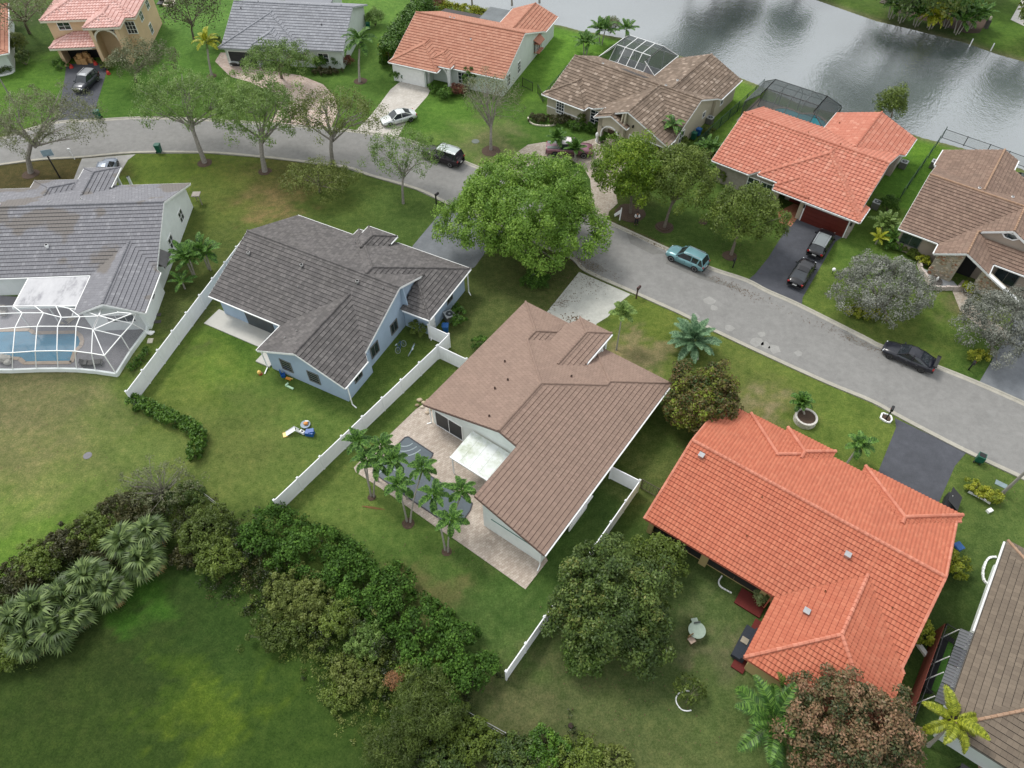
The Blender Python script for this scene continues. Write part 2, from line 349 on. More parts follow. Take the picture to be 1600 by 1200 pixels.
# water
m, nt, b = newmat('lake_water')
tc = node(nt, 'ShaderNodeTexCoord'); mp = node(nt, 'ShaderNodeMapping'); mp.inputs['Scale'].default_value = (0.8, 0.5, 1); mp.inputs['Rotation'].default_value = (0, 0, R(-32)); nt.links.new(tc.outputs['Object'], mp.inputs[0])
w1 = noise(nt, 1.4, 4, 0.6, vec=mp.outputs[0]); w2 = noise(nt, 4.5, 3, 0.6, vec=mp.outputs[0]); big = noise(nt, 0.05, 4, 0.6)
ad = node(nt, 'ShaderNodeMath', operation='ADD'); nt.links.new(w1, ad.inputs[0]); nt.links.new(w2, ad.inputs[1])
bump(nt, b, ad.outputs[0], 0.7, 0.07)
nt.links.new(ramp(nt, big, [(0.3, (0.08, 0.10, 0.10)), (0.7, (0.12, 0.145, 0.145))]), b.inputs['Base Color'])
b.inputs['Roughness'].default_value = 0.07; b.inputs['IOR'].default_value = 3.6; b.inputs['Specular IOR Level'].default_value = 0.6
WATER = m
struct(sheet('lake_water', [tuple(p) for p in LAKE], -0.28, WATER, px=False))
# ------------------------------------------------------------------ paving materials
def asphalt(name, c, patches=0.3, light=None, stain=True):
    m, nt, b = newmat(name); f = noise(nt, 0.3, 7, 0.75); f2 = noise(nt, 18, 3, 0.7); f3 = noise(nt, 1.5, 6, 0.7)
    col = ramp(nt, f, [(0.3, sc(c, 1 - patches)), (0.5, c), (0.72, sc(c, 1 + patches))])
    col = mixc(nt, 1.0, col, ramp(nt, f3, [(0.3, (0.86,) * 3), (0.7, (1.1,) * 3)]), 'MULTIPLY')
    col = mixc(nt, 1.0, col, ramp(nt, f2, [(0.3, (0.85,) * 3), (0.7, (1.12,) * 3)]), 'MULTIPLY')
    if light: col = mixc(nt, ramp(nt, noise(nt, 0.8, 2, 0.4), [(0.70, (0, 0, 0)), (0.74, (0.35,) * 3)]), col, light)
    if stain: col = mixc(nt, ramp(nt, noise(nt, 0.55, 9, 0.8), [(0.58, (0, 0, 0)), (0.78, (0.55,) * 3)]), col, sc(c, 0.45))
    nt.links.new(col, b.inputs['Base Color']); b.inputs['Roughness'].default_value = 0.9; b.inputs['Specular IOR Level'].default_value = 0.25
    bump(nt, b, f2, 0.4, 0.01); return m
ROAD = asphalt('street_asphalt', srgb(140, 139, 136), 0.10, srgb(150, 149, 146))
DRIVE = asphalt('sealed_asphalt', srgb(84, 86, 92), 0.16)
DRIVE2 = asphalt('worn_asphalt', srgb(122, 126, 130), 0.16)
CONCD = asphalt('driveway_concrete', srgb(188, 188, 180), 0.12)
def pavers(name, c1, c2, mortar, s=0.35, rot=0.0, herr=False):
    m, nt, b = newmat(name); tc = node(nt, 'ShaderNodeTexCoord'); mp = node(nt, 'ShaderNodeMapping'); mp.inputs['Rotation'].default_value = (0, 0, R(rot)); nt.links.new(tc.outputs['Object'], mp.inputs[0])
    br = node(nt, 'ShaderNodeTexBrick'); nt.links.new(mp.outputs[0], br.inputs['Vector']); br.inputs['Scale'].default_value = 1.0
    br.inputs['Color1'].default_value = (*c1, 1); br.inputs['Color2'].default_value = (*c2, 1); br.inputs['Mortar'].default_value = (*mortar, 1)
    br.inputs['Brick Width'].default_value = s; br.inputs['Row Height'].default_value = s * .6; br.inputs['Mortar Size'].default_value = 0.008; br.inputs['Bias'].default_value = 0.1
    f = noise(nt, 0.5, 7, 0.75); col = mixc(nt, 1.0, br.outputs['Color'], ramp(nt, f, [(0.3, (0.8, 0.78, 0.75)), (0.65, (1.08,) * 3)]), 'MULTIPLY')
    f2 = noise(nt, 3, 5, 0.7); col = mixc(nt, 1.0, col, ramp(nt, f2, [(0.3, (0.86, 0.85, 0.83)), (0.65, (1.06,) * 3)]), 'MULTIPLY')
    nt.links.new(col, b.inputs['Base Color']); b.inputs['Roughness'].default_value = 0.85; bump(nt, b, br.outputs['Fac'], -0.4, 0.01); return m
PAVA = pavers('pale_pavers', srgb(206, 194, 182), srgb(182, 168, 156), srgb(150, 140, 128), 0.3, -35.7)
PAVG = pavers('cream_pavers', srgb(190, 182, 170), srgb(166, 154, 140), srgb(140, 130, 118), 0.25, -30)
PAVF = pavers('white_pavers', srgb(208, 204, 198), srgb(196, 190, 182), srgb(176, 170, 160), 0.3, -22)
PAVE = pavers('rose_pavers', srgb(196, 168, 156), srgb(214, 200, 190), srgb(160, 140, 130), 0.25, 20)
PAVK = pavers('pink_pavers', srgb(176, 140, 128), srgb(206, 184, 172), srgb(140, 116, 106), 0.5, -37)
TERRA = pavers('terracotta_pavers', srgb(196, 134, 104), srgb(182, 120, 92), srgb(150, 104, 84), 0.4, -37)
DECKG = asphalt('grey_pool_deck', srgb(142, 140, 144), 0.06, stain=False)
REDP = asphalt('red_painted_slab', srgb(112, 50, 46), 0.1, stain=False)
# ------------------------------------------------------------------ street
SOUTH = [(-60, 268), (0, 259), (62, 251), (130, 247), (210, 240), (325, 240), (400, 246), (455, 252), (540, 263), (575, 275), (650, 297), (697, 319), (770, 350), (840, 383), (892, 405), (912, 424), (975, 453), (1000, 464), (1062, 492), (1117, 520), (1200, 559), (1290, 600), (1362, 630), (1407, 655), (1505, 706), (1600, 751), (1760, 826)]
NORTH = [(1760, 700), (1600, 628), (1532, 598), (1462, 570), (1380, 540), (1350, 525), (1250, 475), (1200, 453), (1167, 436), (1107, 416), (1040, 386), (950, 345), (880, 314), (800, 282), (722, 250), (650, 222), (615, 213), (555, 204), (480, 197), (400, 191), (300, 185), (220, 183), (162, 186), (90, 190), (40, 203), (0, 216), (-60, 226)]
struct(sheet('road', SOUTH + NORTH, 0.006, ROAD))
CURB = asphalt('curb_concrete', srgb(176, 172, 160), 0.14)
def curb(pts, side, w=0.5):
    P = [Vector(G(*p)) for p in pts]; mb = MB(); n = len(P); offs = []
    for i in range(n):
        d = (P[min(i + 1, n - 1)] - P[max(i - 1, 0)]).normalized(); nrm = Vector((-d.y, d.x)) * side; offs.append(nrm)
    prof = [(0.0, 0.0), (0.0, 0.11), (0.14, 0.11), (0.22, 0.03), (w, 0.012)]
    vs = [];
    for i in range(n):
        for q, z in prof: p = P[i] + offs[i] * q; vs.append((p.x, p.y, z))
    k = len(prof); fs = []
    for i in range(n - 1):
        for j in range(k - 1):
            a = i * k + j; f = (a, a + 1, a + k + 1, a + k); fs.append(f if side > 0 else f[::-1])
    mb.add(vs, fs, 0, .5); o = mb.build('curb', CURB); struct(o)
def dense(pts, n=4):
    out = []
    for i in range(len(pts) - 1):
        p0 = pts[max(i - 1, 0)]; p1 = pts[i]; p2 = pts[i + 1]; p3 = pts[min(i + 2, len(pts) - 1)]
        for k in range(n):
            t = k / n; out.append(tuple(0.5 * ((2 * p1[j]) + (-p0[j] + p2[j]) * t + (2 * p0[j] - 5 * p1[j] + 4 * p2[j] - p3[j]) * t * t + (-p0[j] + 3 * p1[j] - 3 * p2[j] + p3[j]) * t ** 3) for j in range(2)))
    return out + [pts[-1]]
curb(dense(SOUTH), 1); curb(dense(NORTH), 1)
def drive(name, pts, mat, z=0.012, th=0.0): return struct(sheet(name, pts, z, mat, th))
drive('driveway', [(905, 425), (995, 464), (985, 460), (972, 470), (965, 477), (950, 495), (932, 506), (925, 535), (830, 512), (855, 487)], CONCD)
drive('driveway', [(697, 322), (790, 362), (765, 385), (742, 417), (700, 440), (640, 400), (645, 384)], DRIVE2)
drive('driveway', [(1250, 338), (1320, 368), (1305, 378), (1254, 465), (1253, 476), (1168, 438), (1180, 428), (1201, 402), (1232, 352)], DRIVE)
drive('driveway', [(1398, 653), (1510, 707), (1492, 728), (1467, 785), (1440, 800), (1360, 760), (1373, 735), (1400, 668)], DRIVE)
drive('driveway', [(1530, 597), (1546, 570), (1556, 552), (1580, 520), (1592, 460), (1660, 470), (1760, 600), (1760, 700)], DRIVE2)
drive('driveway', [(128, 248), (212, 241), (200, 250), (188, 270), (178, 300), (105, 306)], asphalt('pale_drive', srgb(172, 170, 166), 0.08))
drive('driveway', [(104, 100), (170, 98), (163, 125), (152, 160), (147, 185), (90, 192), (93, 165), (100, 130)], DRIVE)
drive('driveway', [(336, 96), (345, 82), (380, 84), (420, 110), (470, 118), (505, 132), (524, 152), (528, 175), (518, 198), (440, 196), (420, 190), (436, 170), (425, 145), (390, 128), (360, 120)], PAVE)
drive('driveway', [(627, 126), (676, 134), (668, 150), (640, 182), (622, 214), (555, 205), (578, 182), (593, 163), (610, 140)], PAVF)
drive('driveway', [(800, 285), (790, 262), (805, 240), (825, 226), (850, 222), (900, 225), (935, 215), (965, 218), (1000, 236), (985, 250), (965, 275), (962, 300), (965, 318), (952, 330), (948, 345), (900, 326), (925, 310), (922, 280), (912, 262), (893, 250), (865, 248), (845, 254), (832, 268), (840, 300)], PAVG)
drive('porch_floor', [(1215, 332), (1240, 318), (1258, 325), (1236, 354), (1218, 348)], TERRA, 0.016)
drive('driveway', [(1507, 1175), (1535, 1150), (1650, 1200), (1650, 1260), (1530, 1210), (1528, 1195)], PAVK)
drive('walkway', [(1488, 455), (1505, 437), (1525, 450), (1512, 470), (1545, 500), (1580, 520), (1575, 532), (1530, 512), (1500, 485)], PAVG, 0.014)
# wet dark streaks and leaf litter in the gutters are built as thin debris patches
LITTER = plain('leaf_litter', srgb(104, 84, 62), 0.95, 0.5, 20)
def litter(cx, cy, L, ang, n, w=0.35, name='leaf_litter', mat=LITTER, s=0.05):
    mb = MB(); c = G(cx, cy)
    for _ in range(n):
        a = random.gauss(0, L / 2); q = random.gauss(0, w); x = c[0] + a * math.cos(ang) - q * math.sin(ang); y = c[1] + a * math.sin(ang) + q * math.cos(ang)
        r = s * random.uniform(.5, 1.6); t = random.uniform(0, 6.28); z = 0.03 + random.random() * 0.02
        mb.add([(x + r * math.cos(t), y + r * math.sin(t), z), (x + r * .6 * math.cos(t + 2), y + r * .6 * math.sin(t + 2), z + .01), (x - r * math.cos(t), y - r * math.sin(t), z), (x + r * .6 * math.cos(t - 2), y + r * .6 * math.sin(t - 2), z + .012)], [(0, 1, 2, 3)])
    return stuff(mb.build(name, mat))
litter(1020, 378, 4, R(-37), 500, .25); litter(985, 360, 4, R(-37), 300, .2); litter(915, 412, 3.5, R(-37), 420, .5)
litter(915, 440, 3.0, R(-20), 260, 1.0); litter(880, 470, 2.0, R(40), 220, .5); litter(895, 498, 1.0, 0, 60, .4, s=.09)
litter(1150, 450, 5, R(-37), 260, .3); litter(1330, 530, 6, R(-37), 220, .3); litter(1560, 772, 3, 0, 50, 1); litter(395, 262, 5, 0, 200, .8)
DIRT = asphalt('bare_soil', srgb(120, 104, 82), .2)
def disc(name, cx, cy, r, mat, z=0.02, h=0.0, n=20, jit=0.06, label=None):
    c = G(cx, cy); P = [(c[0] + r * (1 + random.uniform(-jit, jit)) * math.cos(2 * math.pi * k / n), c[1] + r * (1 + random.uniform(-jit, jit)) * math.sin(2 * math.pi * k / n)) for k in range(n)]
    return struct(sheet(name, P, z, mat, h, px=False))
for (x, y, r) in ((1038, 355, 1.05), (1140, 400, .8), (320, 255, .9), (48, 272, 1.0), (414, 268, .8), (1098, 357 - 10, .5), (563, 127, .95), (331, 119, .7), (767, 236, 1.2), (1320, 735, .4)): disc('mulch_bed', x, y, r, MULCH, 0.03)
disc('mulch_bed', 985, 333, 1.7, MULCH, 0.03)
disc('manhole_cover', 137, 712, .36, plain('cast_iron', (0.12, 0.115, 0.13), .6), 0.03, .03, 24, 0)
disc('utility_cover', 743, 221, .5, plain('cover_grey', srgb(110, 118, 110), .8), 0.03, .03, 12, 0)
# patches and repairs on the street
PATCH = asphalt('pale_patch', srgb(156, 155, 151), .1, stain=False)
for (x, y, r) in ((1108, 470, .7), (1116, 481, .5), (1087, 494, .55), (1140, 513, .6), (1190, 522, .45), (1183, 534, .8), (1197, 540, .6), (1210, 546, .7), (1247, 552, .45)): disc('road_patch', x, y, r * .8, PATCH, 0.011, n=9, jit=.3)
WETP = asphalt('damp_asphalt', srgb(126, 125, 121), .14, srgb(140, 138, 134))
struct(sheet('road_stain', [(978, 362), (1000, 374), (1040, 396), (1020, 398), (985, 380)], 0.0105, WETP))
struct(sheet('road_stain', [(1045, 404), (1090, 424), (1130, 440), (1160, 450), (1150, 452), (1090, 434), (1040, 412)], 0.0105, WETP))
struct(sheet('road_stain', [(1318, 518), (1350, 532), (1375, 548), (1340, 540), (1322, 530)], 0.0105, WETP))
struct(sheet('road_stain', [(896, 402), (935, 412), (950, 425), (930, 425), (905, 416)], 0.0105, WETP))
# ------------------------------------------------------------------ houses
def clip(poly, a0, a1, b0, b1):
    """clip convex 2D polygon to box"""
    for ax, lim, sg in ((0, a0, 1), (0, a1, -1), (1, b0, 1), (1, b1, -1)):
        out = []; n = len(poly)
        for i in range(n):
            p, q = poly[i], poly[(i + 1) % n]; dp = sg * (p[ax] - lim); dq = sg * (q[ax] - lim)
            if dp >= 0: out.append(p)
            if (dp > 0 > dq) or (dp < 0 < dq):
                t = dp / (dp - dq); out.append((p[0] + (q[0] - p[0]) * t, p[1] + (q[1] - p[1]) * t))
        poly = out
        if len(poly) < 3: return []
    return poly
BUTT_SHADE = {}
DIRS = {'L': (1, 0), 'R': (-1, 0), 'B': (0, 1), 'F': (0, -1)}   # uphill direction of a roof slope
class House:
    def __init__(s, name, label, origin, theta, slope, ze, tile_mat, deck_mat, fascia_mat, wall_mat, tile='flat', w=0.32, c=0.38, cam_near=False, cat='house'):
        s.root = thing(name, label, cat, (origin[0], origin[1], 0), R(theta)); s.th = R(theta); s.o = origin
        s.s = slope; s.ze = ze; s.pl = []; s.tm = tile_mat; s.dm = deck_mat; s.fm = fascia_mat; s.wm = wall_mat; s.tile = tile; s.w = w; s.c = c; s.near = cam_near
        s.bm = plain('butt_shade_' + tile_mat.name, BUTT_SHADE.get(tile_mat.name, (.05, .04, .035)), .95, .2)  # butt faces darkened: shadow line of each tile course put into the colour
    def w2(s, u, v):
        return (s.o[0] + u * math.cos(s.th) - v * math.sin(s.th), s.o[1] + u * math.sin(s.th) + v * math.cos(s.th))
    def loc(s, px, py, z=0):
        x, y = G(px, py, z); x -= s.o[0]; y -= s.o[1]; return (x * math.cos(s.th) + y * math.sin(s.th), -x * math.sin(s.th) + y * math.cos(s.th))
    def P(s, kind, c0, poly, z0=None, sl=None):
        a = sum(poly[i][0] * poly[(i + 1) % len(poly)][1] - poly[(i + 1) % len(poly)][0] * poly[i][1] for i in range(len(poly)))
        if a < 0: poly = poly[::-1]
        s.pl.append(dict(k=kind, d=DIRS[kind], c=c0, z0=s.ze if z0 is None else z0, s=s.s if sl is None else sl, poly=poly)); return s
    @staticmethod
    def z(p, u, v):
        d = p['d']; q = (u * d[0] + v * d[1]) - (p['c'] * (d[0] + d[1])); return p['z0'] + p['s'] * q
    @staticmethod
    def inside(p, u, v, e=0.0):
        P = p['poly']; n = len(P)
        for i in range(n):
            a, b = P[i], P[(i + 1) % n]; l = math.hypot(b[0] - a[0], b[1] - a[1])
            if l < 1e-6: continue
            if ((b[0] - a[0]) * (v - a[1]) - (b[1] - a[1]) * (u - a[0])) / l < -e: return False
        return True
    def env(s, u, v, skip=None, e=0.0):
        m = None
        for p in s.pl:
            if p is skip: continue
            if s.inside(p, u, v, e):
                zz = s.z(p, u, v)
                if m is None or zz > m: m = zz
        return m
    def roof(s, n_parts=0, fascia=True, gutter=True, caps=True, cap_mat=None, rake_tiles=False, fh=0.2):
        # deck
        mb = MB()
        for p in s.pl:
            P = p['poly']; n = len(P); vs = [(u, v, s.z(p, u, v) - 0.01) for u, v in P] + [(u, v, s.z(p, u, v) - 0.13) for u, v in P]
            mb.add(vs, [tuple(range(n))], 0); mb.add(vs, [tuple(range(2 * n - 1, n - 1, -1))] + [(i, n + i, n + (i + 1) % n, (i + 1) % n) for i in range(n)], 1)
        mb.build('roof_deck', [s.dm, SOFFIT], s.root)
        # tiles
        V = []; F3 = []; T = []; cand = []
        Vq = []; 
        pk = 1.0 if s.w < .35 else 1.6
        prof = [(0, 0)] if s.tile == 'flat' else [(0, 0.0), (.2, .036 * pk), (.42, .05 * pk), (.68, .03 * pk), (.82, 0.004), (1, 0.0)]
        mbt = MB(); w, c = s.w, s.c
        for pi, p in enumerate(s.pl):
            d = p['d']; k = math.sqrt(1 + p['s'] ** 2); ch = c / k; e = (-d[1], d[0])     # e along the eave
            n3 = Vector((-p['s'] * d[0] / k, -p['s'] * d[1] / k, 1 / k))
            ab = [(u * e[0] + v * e[1], u * d[0] + v * d[1] - p['c'] * (d[0] + d[1])) for u, v in p['poly']]
            a0 = min(q[0] for q in ab); a1 = max(q[0] for q in ab); b0 = min(q[1] for q in ab); b1 = max(q[1] for q in ab)
            def to3(a, b, t):
                bb = b + p['c'] * (d[0] + d[1]); u = a * e[0] + bb * d[0]; v = a * e[1] + bb * d[1]
                return (u + n3.x * t, v + n3.y * t, p['z0'] + p['s'] * b + n3.z * t)
            for j in range(math.floor(b0 / ch), math.ceil(b1 / ch)):
                off = (j % 2) * 0.5 * w if s.tile == 'flat' else 0.0
                for i in range(math.floor((a0 - off) / w) , math.ceil((a1 - off) / w)):
                    A = i * w + off; B = j * ch; cx, cy, cz = to3(A + w / 2, B + ch / 2, 0)
                    quad_in = all(s._inab(ab, x, y) for x, y in ((A, B), (A + w, B), (A + w, B + ch), (A, B + ch)))
                    if not quad_in and not s._near(ab, A, A + w, B, B + ch): continue
                    en = s.env(cx, cy, skip=p)
                    if en is not None and en > cz + 0.12:
                        # buried well under another slope
                        if all((s.env(*to3(x, y, 0)[:2], skip=p) or -9) > to3(x, y, 0)[2] + 0.1 for x, y in ((A, B), (A + w, B + ch))): continue
                    t = random.random(); jz = random.uniform(0, .006)
                    if s.tile == 'flat':
                        g = 0.006
                        if quad_in:
                            vs = [to3(A + g, B, .06 + jz), to3(A + w - g, B, .06 + jz), to3(A + w - g, B + ch, .006 + jz), to3(A + g, B + ch, .006 + jz), to3(A, B - .03, .013), to3(A + w, B - .03, .013)]  # last two points lean out, widening the painted course shadow
                            if n_parts: cand.append((cx, cy, cz, pi, A, B, vs, [(0, 1, 2, 3), (4, 5, 1, 0)], t))
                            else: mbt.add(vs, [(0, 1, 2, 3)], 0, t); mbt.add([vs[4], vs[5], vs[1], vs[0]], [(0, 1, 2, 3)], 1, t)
                        else:
                            cp = clip(ab, A + g, A + w - g, B, B + ch)
                            if len(cp) >= 3:
                                mbt.add([to3(a, b, .06 + jz - .054 * (b - B) / ch) for a, b in cp], [tuple(range(len(cp)))], 0, t)
                                lo = [q for q in cp if abs(q[1] - B) < 1e-5]
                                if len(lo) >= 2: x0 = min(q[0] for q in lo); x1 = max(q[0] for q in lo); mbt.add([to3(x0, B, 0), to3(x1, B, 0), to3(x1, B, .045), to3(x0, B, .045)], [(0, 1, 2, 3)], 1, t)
                    else:
                        vs = []; fs = []
                        if quad_in:
                            for q, (f, h) in enumerate(prof):
                                vs += [to3(A + f * w, B, h + .055 + jz), to3(A + f * w, B + ch, h * .9 + .008 + jz)]
                                if q: fs.append((2 * q - 2, 2 * q, 2 * q + 1, 2 * q - 1))
                            m0 = len(vs); vs += [to3(A + f * w, B - .035, h * .9 + .016) for f, h in prof]  # strip before the butt widens the painted course shadow
                            fs += [(m0 + q, m0 + q + 1, 2 * q + 2, 2 * q) for q in range(len(prof) - 1)]
                            if n_parts: cand.append((cx, cy, cz, pi, A, B, vs, fs, t))
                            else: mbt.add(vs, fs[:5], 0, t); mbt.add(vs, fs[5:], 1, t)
                        else:
                            for q in range(len(prof) - 1):
                                f0, h0 = prof[q]; f1, h1 = prof[q + 1]
                                cp = clip(ab, A + f0 * w, A + f1 * w, B, B + ch)
                                if len(cp) < 3: continue
                                def hh(a, b):
                                    r_ = (a - A - f0 * w) / ((f1 - f0) * w); return (h0 + (h1 - h0) * r_) + .055 + jz - .047 * (b - B) / ch
                                mbt.add([to3(a, b, hh(a, b)) for a, b in cp], [tuple(range(len(cp)))], 0, t)
        # choose the tiles that show largest as single parts
        if n_parts:
            cd = []
            for q in cand:
                en = s.env(q[0], q[1], skip=s.pl[q[3]])
                if en is not None and en > q[2] + .02: continue
                x, y = s.w2(q[0], q[1]); dx = x; dy = y; dz = q[2] - CAM_H
                dd = math.sqrt(dx * dx + dy * dy + dz * dz); depth = dy * _cp - dz * _sp; px = 800 + FPX * dx / depth; py = 600 - FPX * (dy * _sp + dz * _cp) / depth
                if 0 < px < 1600 and 0 < py < 1200: cd.append((dd, q))
            cd.sort(key=lambda r_: r_[0]); cd = cd[:n_parts]; ch_ = {(q[3], q[4], q[5]) for _, q in cd}
            for q in cand:
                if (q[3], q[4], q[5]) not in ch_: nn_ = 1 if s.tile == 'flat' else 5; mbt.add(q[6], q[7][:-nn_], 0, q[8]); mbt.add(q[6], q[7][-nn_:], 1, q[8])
            protos = {}
            for dd, (cx, cy, cz, pi, A, B, *_r) in cd:
                p = s.pl[pi]; d = p['d']; k = math.sqrt(1 + p['s'] ** 2); ch = c / k; e = (-d[1], d[0])
                key = (d, round(p['s'], 4), random.randrange(4))
                n3 = Vector((-p['s'] * d[0] / k, -p['s'] * d[1] / k, 1 / k)); lift = .004
                def o3(a, b, t): return (a * e[0] + b * d[0] + n3.x * t, a * e[1] + b * d[1] + n3.y * t, p['s'] * b + n3.z * t)
                if key not in protos:
                    tb = MB(); g = 0.004; tt = (key[2] + .5) / 4
                    if s.tile == 'flat':
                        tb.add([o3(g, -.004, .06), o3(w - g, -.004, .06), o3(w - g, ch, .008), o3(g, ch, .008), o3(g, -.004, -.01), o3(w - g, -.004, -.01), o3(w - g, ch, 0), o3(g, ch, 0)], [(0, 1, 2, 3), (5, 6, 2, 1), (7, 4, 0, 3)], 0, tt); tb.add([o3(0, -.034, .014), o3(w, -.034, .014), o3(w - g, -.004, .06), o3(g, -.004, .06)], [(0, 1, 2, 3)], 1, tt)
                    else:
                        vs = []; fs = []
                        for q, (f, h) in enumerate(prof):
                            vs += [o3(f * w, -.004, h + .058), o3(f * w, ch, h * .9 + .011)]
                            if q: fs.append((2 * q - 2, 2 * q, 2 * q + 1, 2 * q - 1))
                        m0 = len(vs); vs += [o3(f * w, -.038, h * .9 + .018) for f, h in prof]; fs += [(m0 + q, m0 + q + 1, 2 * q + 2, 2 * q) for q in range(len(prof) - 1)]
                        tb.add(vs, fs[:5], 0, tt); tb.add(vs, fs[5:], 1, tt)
                    o = tb.build('roof_tile', [s.tm, s.bm], s.root); protos[key] = o; first = o
                    o_ = o
                else:
                    o_ = protos[key].copy(); COL.objects.link(o_); o_.parent = s.root
                bb = B + p['c'] * (d[0] + d[1]); o_.location = (A * e[0] + bb * d[0] + n3.x * lift, A * e[1] + bb * d[1] + n3.y * lift, p['z0'] + p['s'] * B + n3.z * lift)
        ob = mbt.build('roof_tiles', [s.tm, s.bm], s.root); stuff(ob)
        # edges: fascia, gutters, ridge caps
        fb = MB(); gb = MB(); cb = MB(); seen = set()
        for p in s.pl:
            P = p['poly']; n = len(P)
            for i in range(n):
                a, b = P[i], P[(i + 1) % n]; L = math.hypot(b[0] - a[0], b[1] - a[1])
                if L < .15: continue
                ex, ey = (b[0] - a[0]) / L, (b[1] - a[1]) / L; nx, ny = ey, -ex; N = max(2, int(L / .25)); run = None; crun = None
                for q in range(N + 1):
                    st = None
                    if q < N:
                        t = (q + .5) / N; u = a[0] + (b[0] - a[0]) * t; v = a[1] + (b[1] - a[1]) * t; zz = s.z(p, u, v)
                        eh = s.env(u - nx * .05, v - ny * .05)
                        if eh is None or eh < s.z(p, u - nx * .05, v - ny * .05) + .03:
                            eo = s.env(u + nx * .12, v + ny * .12); ex_ = s.z(p, u + nx * .12, v + ny * .12)
                            if eo is None or eo < zz - .22: st = 'f'
                            elif eo < ex_ - .015 and eo > zz - .2: st = 'c'
                    if st != 'f' and run is not None:
                        t0, t1 = run / N, q / N; A_ = (a[0] + (b[0] - a[0]) * t0, a[1] + (b[1] - a[1]) * t0); B_ = (a[0] + (b[0] - a[0]) * t1, a[1] + (b[1] - a[1]) * t1)
                        za, zb = s.z(p, *A_), s.z(p, *B_)
                        fb.bar((A_[0] + nx * .016, A_[1] + ny * .016, za - fh / 2 - .0), (B_[0] + nx * .016, B_[1] + ny * .016, zb - fh / 2), .03, fh)
                        if rake_tiles and abs(za - zb) > .05:
                            LL = math.hypot(B_[0] - A_[0], B_[1] - A_[1]); m_ = max(1, int(LL / .36))
                            for r_ in range(m_):
                                f0, f1 = r_ / m_, (r_ + 1.12) / m_
                                pa = Vector((A_[0] + (B_[0] - A_[0]) * f0, A_[1] + (B_[1] - A_[1]) * f0, za + (zb - za) * f0 + .03)); pb = Vector((A_[0] + (B_[0] - A_[0]) * f1, A_[1] + (B_[1] - A_[1]) * f1, za + (zb - za) * f1 + .03))
                                cb.tube([pa, pb] if za < zb else [pa, pb], [.12, .10] if za < zb else [.10, .12], 6)
                        if abs(za - zb) < .05 and gutter:
                            gb.bar((A_[0] + nx * .085, A_[1] + ny * .085, za - .06), (B_[0] + nx * .085, B_[1] + ny * .085, zb - .06), .11, .1)
                        run = None
                    if st == 'f' and run is None: run = q
                    if st != 'c' and crun is not None:
                        t0, t1 = crun / N, q / N; A_ = (a[0] + (b[0] - a[0]) * t0, a[1] + (b[1] - a[1]) * t0); B_ = (a[0] + (b[0] - a[0]) * t1, a[1] + (b[1] - a[1]) * t1)
                        key = (round((A_[0] + B_[0]) / 2 * 2), round((A_[1] + B_[1]) / 2 * 2))
                        if caps and key not in seen:
                            seen.add(key); za, zb = s.z(p, *A_), s.z(p, *B_)
                            if za > zb: A_, B_, za, zb = B_, A_, zb, za
                            LL = math.sqrt((B_[0] - A_[0]) ** 2 + (B_[1] - A_[1]) ** 2 + (zb - za) ** 2); m_ = max(1, int(LL / .36)); lf = .035 if s.tile == 'flat' else .06
                            rr = .11 if s.tile == 'flat' else .15
                            for r_ in range(m_):
                                f0, f1 = r_ / m_, (r_ + 1.15) / m_; f1 = min(f1, 1)
                                pa = Vector((A_[0] + (B_[0] - A_[0]) * f0, A_[1] + (B_[1] - A_[1]) * f0, za + (zb - za) * f0 + lf + .02)); pb = Vector((A_[0] + (B_[0] - A_[0]) * f1, A_[1] + (B_[1] - A_[1]) * f1, za + (zb - za) * f1 + lf - .01))
                                cb.tube([pa, pb], [rr, rr * .84], 7)
                        crun = None
                    if st == 'c' and crun is None: crun = q
        if fascia and fb.v: fb.build('fascia', s.fm, s.root)
        if gutter and gb.v: gb.build('gutter', s.fm, s.root)
        if cb.v: stuff(cb.build('ridge_caps', cap_mat or s.tm, s.root))
    @staticmethod
    def _inab(ab, x, y):
        n = len(ab); sg = 0
        for i in range(n):
            a, b = ab[i], ab[(i + 1) % n]; c_ = (b[0] - a[0]) * (y - a[1]) - (b[1] - a[1]) * (x - a[0])
            if abs(c_) < 1e-6: continue
            if sg == 0: sg = 1 if c_ > 0 else -1
            elif (c_ > 0) != (sg > 0): return False
        return True
    @staticmethod
    def _near(ab, a0, a1, b0, b1): return len(clip(ab, a0, a1, b0, b1)) >= 3
    def wall(s, pts, base=0.0, top=None, mat=None, closed=False, name='wall'):
        pts = list(pts) + ([pts[0]] if closed else [])
        for a, b in zip(pts[:-1], pts[1:]):
            L = math.hypot(b[0] - a[0], b[1] - a[1]); N = max(1, int(L / .3)); mb = MB(); vs = []
            for q in range(N + 1):
                t = min(max(q / N, .002), .998); u = a[0] + (b[0] - a[0]) * t; v = a[1] + (b[1] - a[1]) * t
                zt = top if top is not None else (s.env(u, v) or s.ze) - .14
                if top is not None:
                    en = s.env(u, v)
                    if en is not None: zt = min(top, en - .14)
                vs += [(u, v, base - .05), (u, v, max(zt, base))]
            nx, ny = (b[1] - a[1]) / L, -(b[0] - a[0]) / L
            ins = [(x - nx * .15, y - ny * .15, z_) for x, y, z_ in vs]
            m_ = len(vs); fs = []
            for q in range(N): fs.append((2 * q, 2 * q + 2, 2 * q + 3, 2 * q + 1)); fs.append((m_ + 2 * q, m_ + 2 * q + 1, m_ + 2 * q + 3, m_ + 2 * q + 2)); fs.append((2 * q + 1, 2 * q + 3, m_ + 2 * q + 3, m_ + 2 * q + 1))
            fs += [(0, 1, m_ + 1, m_), (2 * N, m_ + 2 * N, m_ + 2 * N + 1, 2 * N + 1)]
